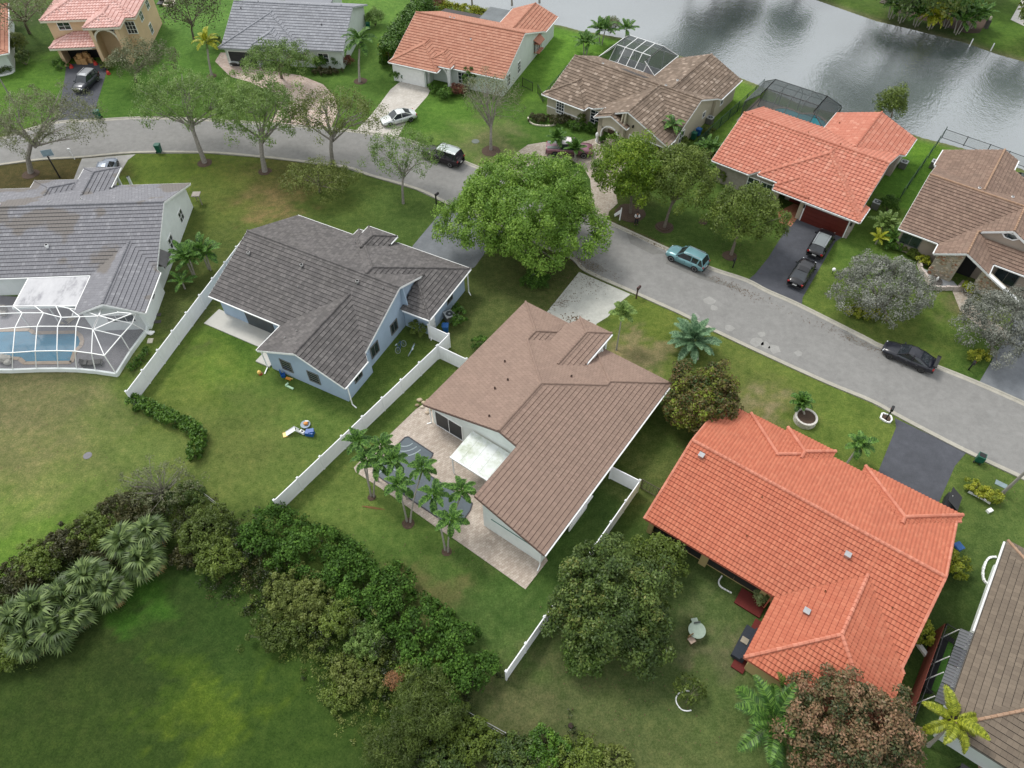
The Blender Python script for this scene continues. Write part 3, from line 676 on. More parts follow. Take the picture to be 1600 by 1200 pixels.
            mb.add(vs + ins, fs); mb.build(name, mat or s.wm, s.root)
    def window(s, u, v, ang, w=1.2, h=1.2, sill=0.9, nx=2, ny=2, frame=None, name='window', glass=None, label=None, shade=False, trim=0.09):
        """ang: direction the window faces, degrees in house frame"""
        frame = frame or WHITE; a = R(ang); ox, oy = math.cos(a), math.sin(a); tx, ty = -oy, ox
        mb = MB(); z0, z1 = sill, sill + h
        def pt(t, z, d): return (u + tx * t + ox * d, v + ty * t + oy * d, z)
        for t0, t1, za, zb in ((-w / 2 - trim, w / 2 + trim, z1, z1 + trim), (-w / 2 - trim, w / 2 + trim, z0 - trim, z0), (-w / 2 - trim, -w / 2, z0, z1), (w / 2, w / 2 + trim, z0, z1)):
            mb.box(pt((t0 + t1) / 2, (za + zb) / 2, .03), (t1 - t0, .08, zb - za), a + math.pi / 2)
        for i in range(1, nx): mb.box(pt(-w / 2 + w * i / nx, (z0 + z1) / 2, .025), (.045, .05, h), a + math.pi / 2)
        for i in range(1, ny): mb.box(pt(0, z0 + h * i / ny, .022), (w, .044, .04), a + math.pi / 2)
        o = mb.build(name, frame, s.root)
        if label: o['label'] = label
        for i in range(nx):
            for j in range(ny):
                t0 = -w / 2 + w * i / nx; za = z0 + h * j / ny
                if w / nx < .35 and h / ny < .35 and (i or j): continue
        g = MB(); g.box(pt(0, (z0 + z1) / 2, .006), (w, .012, h), a + math.pi / 2); g.build('pane', glass or GLASS, o)
        return o
    def door(s, u, v, ang, w=0.95, h=2.1, mat=None, name='door', handle=True):
        a = R(ang); ox, oy = math.cos(a), math.sin(a); tx, ty = -oy, ox; mb = MB()
        mb.box((u + ox * .02, v + oy * .02, h / 2), (w, .06, h), a + math.pi / 2)
        for z_ in (.55, 1.45): mb.box((u + ox * .055, v + oy * .055, z_), (w * .66, .02, .62), a + math.pi / 2)
        o = mb.build(name, mat or WHITE, s.root)
        if handle:
            hb = MB(); hb.box((u + ox * .09 + tx * w * .38, v + oy * .09 + ty * w * .38, 1.0), (.05, .06, .12), a); hb.build('handle', STEEL, o)
        return o
    def garage(s, u, v, ang, w=4.9, h=2.15, mat=None):
        a = R(ang); ox, oy = math.cos(a), math.sin(a); o = None
        fr = MB(); tx, ty = -oy, ox
        for sg in (-1, 1): fr.box((u + tx * sg * (w / 2 + .06) + ox * .03, v + ty * sg * (w / 2 + .06) + oy * .03, h / 2), (.12, .1, h), a + math.pi / 2)
        fr.box((u + ox * .03, v + oy * .03, h + .06), (w + .24, .1, .12), a + math.pi / 2)
        o = fr.build('garage_door', WHITE, s.root)
        for i in range(4):
            pb = MB(); pb.box((u + ox * .03, v + oy * .03, h * (i + .5) / 4), (w - .01, .05, h / 4 - .02), a + math.pi / 2)
            for k in range(4): pb.box((u + tx * w * (k - 1.5) / 4 + ox * .06, v + ty * w * (k - 1.5) / 4 + oy * .06, h * (i + .5) / 4), (w / 4 - .25, .015, h / 4 - .2), a + math.pi / 2)
            pb.build('door_panel', mat or WHITE, o)
        return o
    def vent(s, u, v, r=.14, h=.32, mat=None, square=False):
        z = (s.env(u, v) or s.ze); mb = MB()
        if square: mb.box((u, v, z + h / 2), (r * 2, r * 2, h)); mb.box((u, v, z + h + .03), (r * 2.6, r * 2.6, .06))
        else: mb.cyl((u, v), r * .7, z - .05, z + h, 10); mb.cyl((u, v), r, z + h * .6, z + h, 10, r1=r * .8)
        return mb.build('roof_vent', mat or STEEL, s.root, smooth=False)
    def downspout(s, u, v, z0, foot=(0.4, 0)):
        mb = MB(); mb.bar((u, v, z0), (u, v, .15), .09, .07); mb.bar((u, v, .15), (u + foot[0], v + foot[1], .05), .09, .07); mb.build('downspout', s.fm, s.root)
def hip_rect(H, u0, u1, v0, v1, z0=None, sl=None):
    """full hip roof over a rectangle"""
    W, D = u1 - u0, v1 - v0
    if W >= D:
        h = D / 2; a, b = (u0 + h, v0 + h), (u1 - h, v0 + h)
        H.P('B', v0, [(u0, v0), (u1, v0), b, a], z0, sl); H.P('F', v1, [(u1, v1), (u0, v1), a, b], z0, sl); H.P('L', u0, [(u0, v1), (u0, v0), a], z0, sl); H.P('R', u1, [(u1, v0), (u1, v1), b], z0, sl)
    else:
        h = W / 2; a, b = (u0 + h, v0 + h), (u0 + h, v1 - h)
        H.P('L', u0, [(u0, v0), a, b, (u0, v1)], z0, sl); H.P('R', u1, [(u1, v0), (u1, v1), b, a], z0, sl); H.P('B', v0, [(u0, v0), (u1, v0), a], z0, sl); H.P('F', v1, [(u1, v1), (u0, v1), b], z0, sl)

# ---- tile colours
T_BROWN = tilemat('brown_roof_tile', [(0.0, srgb(145, 122, 109)), (0.5, srgb(150, 127, 113)), (1, srgb(156, 132, 118))], dirt=.16)
T_GREY = tilemat('charcoal_roof_tile', [(0.0, srgb(92, 89, 88)), (0.5, srgb(104, 100, 99)), (1, srgb(118, 114, 112))], dirt=.3)
T_PALE = tilemat('pale_grey_roof_tile', [(0.0, srgb(130, 130, 135)), (0.85, srgb(137, 137, 142)), (1, srgb(150, 150, 154))], patch=(srgb(122, 117, 113), .17, .54), dirt=.12)
T_SLATE = tilemat('slate_grey_roof_tile', [(0.0, srgb(140, 142, 148)), (1, srgb(160, 162, 168))], dirt=.2)
T_RED = tilemat('orange_red_barrel_tile', [(0.0, srgb(188, 108, 82)), (0.5, srgb(193, 113, 86)), (1, srgb(200, 122, 94))], dirt=.16)
T_SALMON = tilemat('salmon_barrel_tile', [(0.0, srgb(198, 126, 104)), (0.7, srgb(202, 131, 109)), (1, srgb(214, 150, 128))], dirt=.14)
T_MOTTLE = tilemat('mottled_tan_tile', [(0.0, srgb(116, 100, 86)), (0.5, srgb(130, 113, 98)), (0.85, srgb(146, 128, 112)), (1, srgb(176, 158, 142))], dirt=.3)
T_TERRA = tilemat('terracotta_tile', [(0.0, srgb(178, 122, 100)), (0.5, srgb(186, 131, 108)), (1, srgb(194, 141, 118))], dirt=.1)
T_PINK = tilemat('pink_barrel_tile', [(0.0, srgb(216, 168, 158)), (0.5, srgb(226, 182, 172)), (1, srgb(236, 196, 188))], dirt=.08)
T_EARTH = tilemat('earth_brown_tile', [(0.0, srgb(128, 106, 92)), (0.5, srgb(138, 114, 100)), (1, srgb(150, 126, 110))], dirt=.3)
T_OLD = tilemat('weathered_brown_tile', [(0.0, srgb(112, 100, 87)), (0.5, srgb(118, 106, 92)), (1, srgb(128, 115, 100))], dirt=.4)
BUTT_SHADE.update({'brown_roof_tile': srgb(92, 66, 58), 'charcoal_roof_tile': srgb(44, 42, 42), 'pale_grey_roof_tile': srgb(72, 72, 78), 'slate_grey_roof_tile': srgb(76, 78, 84), 'orange_red_barrel_tile': srgb(120, 46, 34), 'salmon_barrel_tile': srgb(140, 56, 50), 'mottled_tan_tile': srgb(70, 54, 44), 'terracotta_tile': srgb(112, 56, 38), 'pink_barrel_tile': srgb(176, 104, 92), 'earth_brown_tile': srgb(62, 44, 36), 'weathered_brown_tile': srgb(48, 42, 38)})  # dark butt colours paint the shadow under each tile course
CAP_R = tilemat('pale_orange_ridge_cap', [(0.0, srgb(200, 124, 100)), (1, srgb(218, 146, 122))], dirt=.1)
CAP_O = tilemat('orange_cap_tile', [(0.0, srgb(164, 132, 108)), (1, srgb(178, 148, 124))], dirt=.15)
D_BR = plain('underlay_brown', srgb(84, 62, 54), .9); D_GR = plain('underlay_grey', srgb(60, 58, 58), .9); D_RD = plain('underlay_red', srgb(140, 62, 48), .9)
W_A = wallmat('pale_green_white_stucco', srgb(226, 232, 228)); W_B = wallmat('pale_blue_stucco', srgb(172, 192, 212)); W_C = wallmat('white_stucco', srgb(230, 236, 234))
W_Y = wallmat('yellow_stucco', srgb(200, 178, 124)); W_T = wallmat('tan_stucco', srgb(196, 188, 166)); W_P = wallmat('peach_stucco', srgb(228, 198, 160)); W_I = wallmat('beige_stucco', srgb(176, 162, 148)); W_W = wallmat('cool_white_stucco', srgb(206, 214, 208))
F_BROWN = plain('brown_fascia', srgb(112, 88, 78), .6); DIRTYW = wallmat('weathered_white_panel', srgb(224, 228, 222))

# ================= house A: brown roof, centre
A = House('brown_roof_house', 'white single-storey house with a brown tiled roof at the centre, beside the dark pool', G(661, 632, 2.8), -35.7, .346, 2.8, T_BROWN, D_BR, plain('brown_fascia', srgb(112, 88, 78), .6), W_A, cam_near=True)
A.P('L', 0, [(0, 0), (8.1, 0), (8.1, 5.9), (3.6, 10.4), (0, 10.4)]).P('L', 0, [(0, 10.4), (3.6, 10.4), (3.6, 11.7), (0, 15.3)])
A.P('R', 16.2, [(8.1, 0), (16.2, 0), (16.2, 9.95), (12.15, 9.95), (8.1, 5.9)]).P('R', 16.2, [(12.15, 9.95), (16.2, 9.95), (16.2, 14.5), (12.15, 10.45)]).P('R', 16.2, [(9.85, -5.45), (16.2, -5.45), (16.2, 0), (9.85, 0)])
A.P('F', 14, [(8.1, 5.9), (12.15, 9.95), (8.1, 14), (7.2, 14), (3.6, 10.4)]).P('R', 7.2, [(3.6, 10.4), (7.2, 14), (7.2, 15.3), (3.6, 11.7)]).P('F', 15.3, [(0, 15.3), (3.6, 11.7), (7.2, 15.3)])
A.P('L', 8.1, [(8.1, 14), (12.15, 9.95), (12.15, 10.45), (8.1, 14.5)]).P('F', 14.5, [(8.1, 14.5), (12.15, 10.45), (16.2, 14.5)])
A.P('F', 15.65, [(5.9, 15.65), (7.6, 13.95), (9.3, 15.65)], 3.88).P('L', 5.9, [(5.9, 15.65), (5.9, 15.2), (5.1, 14.2), (5.1, 11.3), (7.6, 9.0), (7.6, 13.95)], 3.88).P('R', 9.3, [(9.3, 15.65), (9.3, 10.9), (7.6, 9.0), (7.6, 13.95)], 3.88)
A.roof(n_parts=280, gutter=False); A.fm = WHITE
MB().bar((16.29, -5.45, 2.74), (16.29, 14.5, 2.74), .12, .11).build('gutter', WHITE, A.root); MB().bar((9.4, 11.2, 3.8), (9.4, 15.6, 3.8), .12, .11).build('gutter', WHITE, A.root)
A.wall([(.5, 14.9), (.5, .45), (10.2, .45)]); A.wall([(10.2, .45), (10.2, -5.0), (15.7, -5.0), (15.7, 14.1), (9.2, 14.1)]); A.wall([(6.8, 14.9), (.5, 14.9)]); A.wall([(9.2, 12.4), (6.8, 12.4)])
A.wall([(9.2, 14.1), (9.2, 12.4)]); A.wall([(6.8, 12.4), (6.8, 14.9)])
for uu in (6.2, 9.0): A.wall([(uu + .15, 15.3), (uu - .15, 15.3), (uu - .15, 15.0), (uu + .15, 15.0)], closed=True, name='column')
def sliding(H, u, v, ang, w, h, n=2):
    o = H.window(u, v, ang, w, h, .08, n, 1, name='sliding_door', glass=plain('screen_dark', (.03, .034, .038), .5))
    return o
sliding(A, 2.35, .45, -90, 2.9, 2.05)
A.window(15.7, 3.0, 0, 1.6, 1.1, 1.0); A.window(15.7, 8.2, 0, 1.2, 1.1, 1.0); A.garage(3.4, 14.9, 90)
# side meter box / hurricane panel under the right eave
mb = MB().box((16.1, -.2, 2.0), (.5, 3.0, .12)); mb.box((16.0, -.2, 1.0), (.1, 2.6, 1.9)); mb.build('side_panel', WHITE, A.root)
for (u, v) in ((5.2, 5.2), (4.8, 3.9), (3.5, 7.1), (6.4, 1.0), (9.4, 8.6)): A.vent(u, v, .1, .22, plain('brown_vent', srgb(96, 74, 66)))
mb = MB().bar((10.16, .0, 1.2), (10.16, -.0, 1.2), .1, .1); mb = MB()
mb.bar((11.0, -5.04, 2.02), (15.0, -5.04, 2.02), .05, .04, 0); mb.build('conduit', plain('conduit_green', srgb(90, 130, 120)), A.root)
A.downspout(15.75, -5.2, 2.7, (.1, -.5)); A.downspout(.4, .3, 2.6, (-.3, -.3))
# patio cover
t = thing('patio_cover', 'white flat panel patio cover with mildew streaks, attached to the brown roof house', 'patio cover', (*A.w2(7.4, -1.0), 0), A.th)
def la(u, v): return (u - 7.4, v + 1.0)
pm, nt, b = newmat('mildewed_panel'); f = noise(nt, .55, 7, .75); f2 = noise(nt, 2.0, 6, .75)
col = ramp(nt, f, [(.42, srgb(216, 220, 218)), (.6, srgb(190, 198, 178)), (.75, srgb(120, 126, 104))]); col = mixc(nt, ramp(nt, f2, [(.6, (0, 0, 0)), (.75, (.3,) * 3)]), col, srgb(120, 118, 110)); nt.links.new(col, b.inputs['Base Color']); b.inputs['Roughness'].default_value = .6
for i in range(5):
    u0 = 5.12 + i * .94; x0, y0 = la(u0, -2.65); x1, y1 = la(u0 + .925, .28)
    mb = MB(); vs = [(x0, y0, 2.55), (x1, y0, 2.55), (x1, y1, 2.78), (x0, y1, 2.78)]; vs += [(a_, b_, c_ + .06) for a_, b_, c_ in vs]
    mb.add(vs, [(3, 2, 1, 0), (4, 5, 6, 7), (0, 1, 5, 4), (1, 2, 6, 5), (2, 3, 7, 6), (3, 0, 4, 7)]); mb.build('roof_panel', pm, t)
mb = MB(); mb.bar((*la(5.1, -2.7), 2.55), (*la(9.85, -2.7), 2.55), .1, .16); mb.build('edge_beam', WHITE, t)
mb = MB(); mb.bar((*la(5.25, -2.6), 0.04), (*la(5.25, -2.6), 2.5), .09, .09); mb.build('post', WHITE, t)
mb = MB(); mb.bar((*la(9.7, -2.6), 0.04), (*la(9.7, -2.6), 2.5), .09, .09); mb.build('post', WHITE, t)
# ================= house B: charcoal roof, pale blue walls
B = House('blue_wall_house', 'pale blue single-storey house with a charcoal tiled roof, left of the centre', G(735, 420, 2.8), -27, .42, 2.8, T_GREY, D_GR, WHITE, W_B, c=.4)
B.P('F', -1.04, [(-20.8, -1.04), (-20.8, -7.97), (-6.75, -7.97), (-6.75, -7.79), (-13.5, -1.04)]).P('F', -1.04, [(-6.75, -7.97), (-2.9, -7.97), (-2.9, -3.94), (-6.75, -7.79)])
B.P('L', -13.5, [(-13.5, 0), (-6.75, -6.75), (-6.75, -7.79), (-13.5, -1.04)]).P('R', 0, [(0, 0), (0, -8), (-3.2, -4.8), (-3.2, -3.2)]).P('R', 0, [(-3.2, -3.2), (-3.2, -4.24), (-6.75, -7.79), (-6.75, -6.75)])
B.P('B', -8, [(0, -8), (-3.2, -4.8), (-3.2, -8)]).P('F', 0, [(-13.5, 0), (0, 0), (-6.75, -6.75)])
B.P('F', .25, [(-12.3, .25), (-8.8, .25), (-10.55, -1.5)], 3.45).P('L', -12.3, [(-12.3, .25), (-10.55, -1.5), (-10.55, -3.6), (-12.3, -1.8)], 3.45).P('R', -8.8, [(-8.8, .25), (-10.55, -1.5), (-10.55, -3.6), (-8.8, -1.8)], 3.45)
B.P('L', -12, [(-12, -18.4), (-7.15, -18.4), (-7.15, -10.05), (-12, -14.9)]).P('R', -2.3, [(-7.15, -18.4), (-2.3, -18.4), (-2.3, -14.9), (-7.15, -10.05)])
B.P('B', -14.9, [(-20.8, -14.9), (-12, -14.9), (-7.15, -10.05), (-7.15, -7.97), (-20.8, -7.97)]).P('B', -14.9, [(-7.15, -10.05), (-2.9, -14.3), (-2.9, -7.97), (-7.15, -7.97)])
B.roof(); 
B.wall([(-12.6, -1.5), (-20.3, -1.5), (-20.3, -14.4), (-11.5, -14.4), (-11.5, -17.9), (-2.8, -17.9), (-2.8, -14.0)]); B.wall([(-3.3, -14.2), (-3.3, -7.5), (-.5, -7.5), (-.5, -.5), (-8.2, -.5)]); B.wall([(-2.8, -14.0), (-3.3, -14.0)])
B.wall([(-3.3, -7.5), (-3.3, -4.0)], base=2.6); B.wall([(-8.2, -.5), (-8.2, -3), (-12.6, -3), (-12.6, -1.5)])
BFR = plain('grey_window_frame', srgb(112, 112, 108)); BLIND = plain('blinds', srgb(120, 108, 92), .7)
B.window(-3.3, -12.6, 0, 1.1, 1.3, .9, 2, 1, BFR); B.window(-3.3, -9.3, 0, 1.0, 1.2, .9, 2, 1, BFR)
B.window(-9.4, -17.9, -90, 1.1, 1.25, .9, 1, 4, BFR); B.window(-6.3, -17.9, -90, 1.1, 1.25, .9, 1, 4, BFR); B.window(-2.8, -16.0, 0, 1.0, .8, 1.2, 2, 1, BFR)
B.door(-.5, -6.9, 0); B.window(-.5, -3.5, 0, .9, 1.1, 1.1, 2, 1, BFR); B.garage(-5.2, -.5, 90)
for (u, v) in ((-19.2, -10.0), (-13.2, -9.3), (-7.0, -8.9)): B.vent(u, v, .2, .3)
for (u, v) in ((-12.4, -11.2), (-4.3, -8.6), (-9.9, -16.6), (-12.0, -2.6), (-9.3, -15.6)): B.vent(u, v, .08, .2)
B.downspout(-2.25, -18.1, 2.7, (.5, -.1)); B.downspout(.0, -.6, 2.7, (.4, -.3)); B.downspout(-11.9, -18.1, 2.7, (.2, -.7)); B.downspout(-.1, -7.9, 2.6, (.1, -.2))
mb = MB().box((-17.0, -15.3, .06), (8.5, 2.2, .1)); mb.build('patio_slab', CONC, B.root); mb = MB().box((-12.6, -17.4, .1), (1.6, 1.2, .16)); mb.build('door_step', CONC, B.root)
mb = MB(); mb.box((-15.5, -14.43, 1.1), (3.4, .05, 2.0)); mb.build('sliding_door', GLASS, B.root)
# ================= house C: pale grey roof, left edge
Cc = House('grey_roof_pool_house', 'white house with patchy pale grey tiled roof and screened pool, left edge', G(251, 316, 5.8), 3, .405, 2.8, T_PALE, D_GR, WHITE, W_C, c=.42, w=.34)
Cc.P('B', -7.4, [(-26, -7.4), (-6.05, -7.4), (-2.7, -4.05), (-2.7, 0), (-26, 0)]).P('B', -7.4, [(-2.7, -4.05), (.3, -7.05), (.3, 0), (-2.7, 0)])
Cc.P('L', -6.05, [(-6.05, -13.05), (-2.7, -13.05), (-2.7, -4.05), (-6.05, -7.4)]).P('R', .65, [(-2.7, -13.05), (.65, -13.05), (.65, -7.4), (-2.7, -4.05)])
Cc.P('F', 7.4, [(-26, 0), (-17.4, 0), (-17.4, 7.4), (-26, 7.4)]).P('F', 7.4, [(-17.4, 0), (-14, 0), (-14, 4.0), (-17.4, 7.4)]).P('F', 7.4, [(-14, 0), (-10.6, 0), (-10.6, 7.4), (-14, 4.0)]).P('F', 7.4, [(-10.6, 0), (.3, 0), (.3, 7.4), (-10.6, 7.4)])
Cc.P('L', -17.4, [(-17.4, 8.8), (-17.4, 7.4), (-14, 4.0), (-14, 5.4)]).P('R', -10.6, [(-10.6, 8.8), (-10.6, 7.4), (-14, 4.0), (-14, 5.4)]).P('F', 8.8, [(-17.4, 8.8), (-14, 5.4), (-10.6, 8.8)])
Cc.P('F', 9.9, [(-11.9, 9.9), (-9.9, 7.9), (-7.9, 9.9)], 3.5).P('L', -11.9, [(-11.9, 9.9), (-9.9, 7.9), (-9.9, 3.4), (-11.9, 5.4)], 3.5).P('R', -7.9, [(-7.9, 9.9), (-9.9, 7.9), (-9.9, 3.4), (-7.9, 5.4)], 3.5)
Cc.roof()
Cc.wall([(-12.0, 6.9), (-12.0, 8.3), (-17.0, 8.3), (-17.0, 6.9), (-25.5, 6.9)]); Cc.wall([(-25.5, -6.9), (-5.5, -6.9), (-5.5, -12.5), (.1, -12.5), (.1, -7.3), (-.2, -7.3), (-.2, 6.9), (-7, 6.9), (-7, 5), (-12, 5)])
for v in (-4.3, -1.2, 3.2): Cc.window(-.2, v, 0, 1.15, 1.25, .95, 2, 2)
Cc.window(.1, -9.6, 0, .8, .6, 1.5, 1, 1); Cc.window(-2.2, -12.5, -90, 2.6, .9, 1.2, 3, 1)
mb = MB().box((.15, -5.0, 2.35), (.7, 1.9, .12)); mb.add([(-.2, -6.0, 3.0), (-.2, -4.0, 3.0), (.75, -3.9, 2.3), (.75, -6.1, 2.3)], [(0, 3, 2, 1)]); mb.build('window_awning', plain('grey_awning', srgb(118, 116, 116)), Cc.root)
for (u, v) in ((-10.8, -4.4), ): Cc.vent(u, v, .2, .35, WHITE)
for (u, v) in ((-12, 1.4), (-16.8, 1.0), (-9, 1.9)): Cc.vent(u, v, .12, .2, WHITE)
for x in (-7.3, -8.5): 
    Cc.wall([(x + .12, 9.5), (x - .12, 9.5), (x - .12, 9.25), (x + .12, 9.25)], closed=True, name='column')
mb = MB(); mb.box((.35, 7.6, 1.2), (.9, .9, .1)); mb.bar((.75, 7.2, 0), (.75, 7.2, 1.2), .08, .08); mb.bar((.0, 8.0, 0), (.0, 8.0, 1.2), .08, .08); mb.build('side_gate_frame', plain('weathered_lattice', srgb(150, 142, 134)), Cc.root)
# flat patio roof of house C
t = thing('patio_cover', 'dirty white flat patio roof between the pale grey roof and the pool cage', 'patio cover', (*Cc.w2(-9, -9), 0), Cc.th)
fp, nt, b = newmat('streaked_flat_roof'); tc = node(nt, 'ShaderNodeTexCoord'); mp = node(nt, 'ShaderNodeMapping'); mp.inputs['Scale'].default_value = (.8, .35, 1); nt.links.new(tc.outputs['Object'], mp.inputs[0]); f = noise(nt, 1.0, 6, .7, vec=mp.outputs[0])
nt.links.new(ramp(nt, f, [(.3, srgb(204, 204, 206)), (.52, srgb(190, 190, 193)), (.66, srgb(146, 146, 151))]), b.inputs['Base Color']); b.inputs['Roughness'].default_value = .7
mb = MB(); mb.prism([(-3.2, -2.6), (3.3, -2.6), (3.3, 2.2), (-3.2, 2.2)], 2.6, 2.74); mb.build('roof_panel', fp, t)
mb = MB()
for a_, b_ in (((-3.24, -2.66), (3.3, -2.66)), ((-3.24, -2.6), (-3.24, 2.2))): mb.bar((*a_, 2.66), (*b_, 2.66), .1, .2)
for x in (-3.1, 0, 3.1): mb.bar((x, -2.5, 0), (x, -2.5, 2.6), .1, .1)
mb.build('frame', WHITE, t)
# ================= house J: orange-red barrel tile, lower right
J = House('orange_red_roof_house', 'yellow-walled house with a large orange-red barrel tile roof at lower right', G(1007, 810, 2.8), -36, .333, 2.8, T_RED, D_RD, plain('red_fascia', srgb(196, 110, 88)), W_Y, tile='s', w=.27, c=.36, cam_near=True)
J.P('B', 0, [(0, 0), (10.5, 0), (15, 4.5), (15, 6.9), (0, 6.9)]).P('B', 0, [(15, 4.5), (19.25, .25), (19.25, 6.9), (15, 6.9)])
J.P('L', 10.5, [(10.5, -5.2), (15, -.7), (15, 4.5), (10.5, 0)]).P('R', 19.5, [(19.5, -5.2), (19.5, 0), (15, 4.5), (15, -.7)]).P('B', -5.2, [(10.5, -5.2), (19.5, -5.2), (15, -.7)])
# street side: two forward wings and a small raised entry hip
J.P('F', 13.8, [(0, 6.9), (5.9, 6.9), (5.9, 10.3), (2.4, 13.8), (0, 13.8)]).P('F', 13.8, [(5.9, 6.9), (15.75, 6.9), (15.75, 10.05), (12.0, 13.8), (9.4, 13.8), (5.9, 10.3)]).P('F', 13.8, [(15.75, 6.9), (19.25, 6.9), (19.25, 13.55), (15.75, 10.05)])
J.P('L', 2.4, [(2.4, 14.0), (2.4, 13.8), (5.9, 10.3), (5.9, 10.5)]).P('R', 9.4, [(9.4, 14.0), (9.4, 13.8), (5.9, 10.3), (5.9, 10.5)]).P('F', 14.0, [(2.4, 14.0), (5.9, 10.5), (9.4, 14.0)])
J.P('F', 14.4, [(5.5, 14.4), (7.55, 12.35), (9.6, 14.4)], 2.86).P('R', 9.6, [(9.6, 14.4), (9.6, 12.8), (7.55, 10.8), (7.55, 12.35)], 2.86).P('L', 5.5, [(5.5, 14.4), (5.5, 13.0), (7.55, 10.9), (7.55, 12.35)], 2.86)
J.P('L', 12.0, [(12.0, 14.5), (12.0, 13.8), (15.75, 10.05), (15.75, 10.75)]).P('R', 19.5, [(19.5, 14.5), (19.5, 13.8), (15.75, 10.05), (15.75, 10.75)]).P('F', 14.5, [(12.0, 14.5), (15.75, 10.75), (19.5, 14.5)])
J.roof(n_parts=280, gutter=False, cap_mat=CAP_R, rake_tiles=True, fh=.14)
J.wall([(.5, 13.2), (.5, .9)]); J.wall([(.5, .9), (9.9, .9)], mat=W_Y, top=.4); J.wall([(9.9, .9), (11.0, .9), (11.0, -4.7), (19.0, -4.7), (19.0, 14.0), (12.5, 14.0), (12.5, 13.2), (9.2, 13.2), (9.2, 13.6), (2.9, 13.6), (2.9, 13.2), (.5, 13.2)])
scr = screenmat('lanai_screen', (.02, .02, .022), .88)
for k in range(4):
    mb = MB(); x0 = .62 + k * 2.32; mb.add([(x0, .8, .3), (x0 + 2.3, .8, .3), (x0 + 2.3, .8, 2.62), (x0, .8, 2.62)], [(0, 1, 2, 3)]); mb.build('lanai_screen', scr, J.root)
for x in (.5, 5.1, 9.8):
    mb = MB().box((x, .8, 1.35), (.42 if x != 5.1 else .6, .42, 2.7)); mb.build('column', W_Y, J.root)
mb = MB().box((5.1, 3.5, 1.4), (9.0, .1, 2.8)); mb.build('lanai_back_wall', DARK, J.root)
J.window(14.5, -4.7, -90, 1.2, 1.1, 1.0, 2, 2); J.window(19.0, 4.0, 0, 1.2, 1.1, 1.0); J.window(19.0, 9.0, 0, 1.0, 1.0, 1.0); J.garage(15.8, 14.0, 90); J.window(11.0, -3.2, 180, 1.3, 1.2, .9)
for (u, v) in ((1.2, 6.1), (13.3, 4.9), (12.6, -.2)): J.vent(u, v, .17, .28, STEEL, True)
for (u, v) in ((6.5, 5.6), (6.9, 2.6), (13.1, 1.9), (17.2, 3.3)): J.vent(u, v, .06, .2, plain('copper_pipe', srgb(150, 100, 70)))
mb = MB().box((9.4, .0, .1), (2.0, 1.4, .14)).box((10.65, -3.0, .1), (.9, 4.2, .14)); mb.build('red_terrace', REDP, J.root)
J.downspout(10.35, .2, 2.7, (-.3, -.1))
# ================= house H: salmon barrel tile, upper right
Hh = House('salmon_roof_house', 'grey-walled house with a salmon barrel tile roof and brown garage door, behind two black cars', G(1343, 348, 2.8), -36.5, .36, 2.8, T_SALMON, D_RD, WHITE, plain('taupe_stucco', srgb(168, 160, 150), .9), tile='s', w=.45, c=.48)
Hh.P('B', 1.0, [(-17.95, 1), (-13.2, 1), (-6.6, 7.6), (-6.6, 8.2), (-17.95, 8.2)]).P('B', 1.0, [(-6.6, 7.6), (-.55, 1.55), (-.55, 8.2), (-6.6, 8.2)])
Hh.P('L', -13.2, [(-9.9, 3.3), (-6.6, 6.6), (-6.6, 7.6), (-12.2, 2.0), (-12.2, 1.0)]).P('B', 0, [(-9.9, 0), (0, 0), (-6.6, 6.6), (-9.9, 3.3)]).P('R', 0, [(0, 0), (-6.6, 6.6), (-6.6, 7.6), (0, 1)]).P('R', 0, [(-.55, 1.55), (0, 1), (0, 3.1), (-.55, 3.1)])
Hh.P('B', -.1 + .1, [(-12.2, 1.0), (-9.9, 1.0), (-9.9, 3.3)])
Hh.P('B', .45, [(-9.95, .45), (-6.0, .45), (-7.98, 2.43)], 3.0).P('L', -9.95, [(-9.95, .45), (-7.98, 2.43), (-7.98, 4.6), (-9.95, 2.6)], 3.0).P('R', -6.0, [(-6.0, .45), (-7.98, 2.43), (-7.98, 4.6), (-6.0, 2.6)], 3.0)
Hh.P('F', 15.4, [(-17.95, 8.2), (-4.95, 8.2), (-4.95, 10.5), (-9.85, 15.4), (-17.95, 15.4)]).P('F', 15.4, [(-4.95, 8.2), (-.55, 8.2), (-.55, 14.9), (-4.95, 10.5)])
Hh.P('L', -9.85, [(-9.85, 15.4), (-4.95, 10.5), (-4.95, 19.8), (-9.85, 19.8)]).P('R', -.05, [(-.05, 15.4), (-4.95, 10.5), (-4.95, 19.8), (-.05, 19.8)])
Hh.roof(fh=.16)
Hh.wall([(-17.4, 14.9), (-17.4, 1.5), (-9.6, 1.5)]); Hh.wall([(-9.0, 3.2), (-6.2, 3.2), (-6.2, .5), (-.6, .5), (-.6, 2.4), (-1.1, 2.4), (-1.1, 14.9), (-.5, 14.9), (-.5, 19.3), (-9.4, 19.3), (-9.4, 14.9), (-17.4, 14.9)])
BROWNG = plain('mahogany_door', srgb(104, 42, 32), .5, .12)
Hh.garage(-3.5, .5, -90, 4.9, 2.2, BROWNG)
for x in (-6.35, -9.5): mb = MB().box((x, .85, 1.45), (.55, .55, 2.9)); mb.build('column', W_T, Hh.root)
for x in (-12.6, -11.0): Hh.window(x, 1.5, -90, 1.3, 1.3, .9, 2, 2)
for x in (-6.05, -.75):
    mb = MB().box((x, .38, 1.95), (.16, .16, .35)); mb.build('wall_lamp', BLACK, Hh.root)
Hh.window(-1.1, 6.5, 0, 1.2, 1.0, 1.0); Hh.window(-.5, 17.2, 0, 1.2, 1.0, 1.0); Hh.door(-7.6, 3.2, -90, 1.6, 2.2, BROWNG)
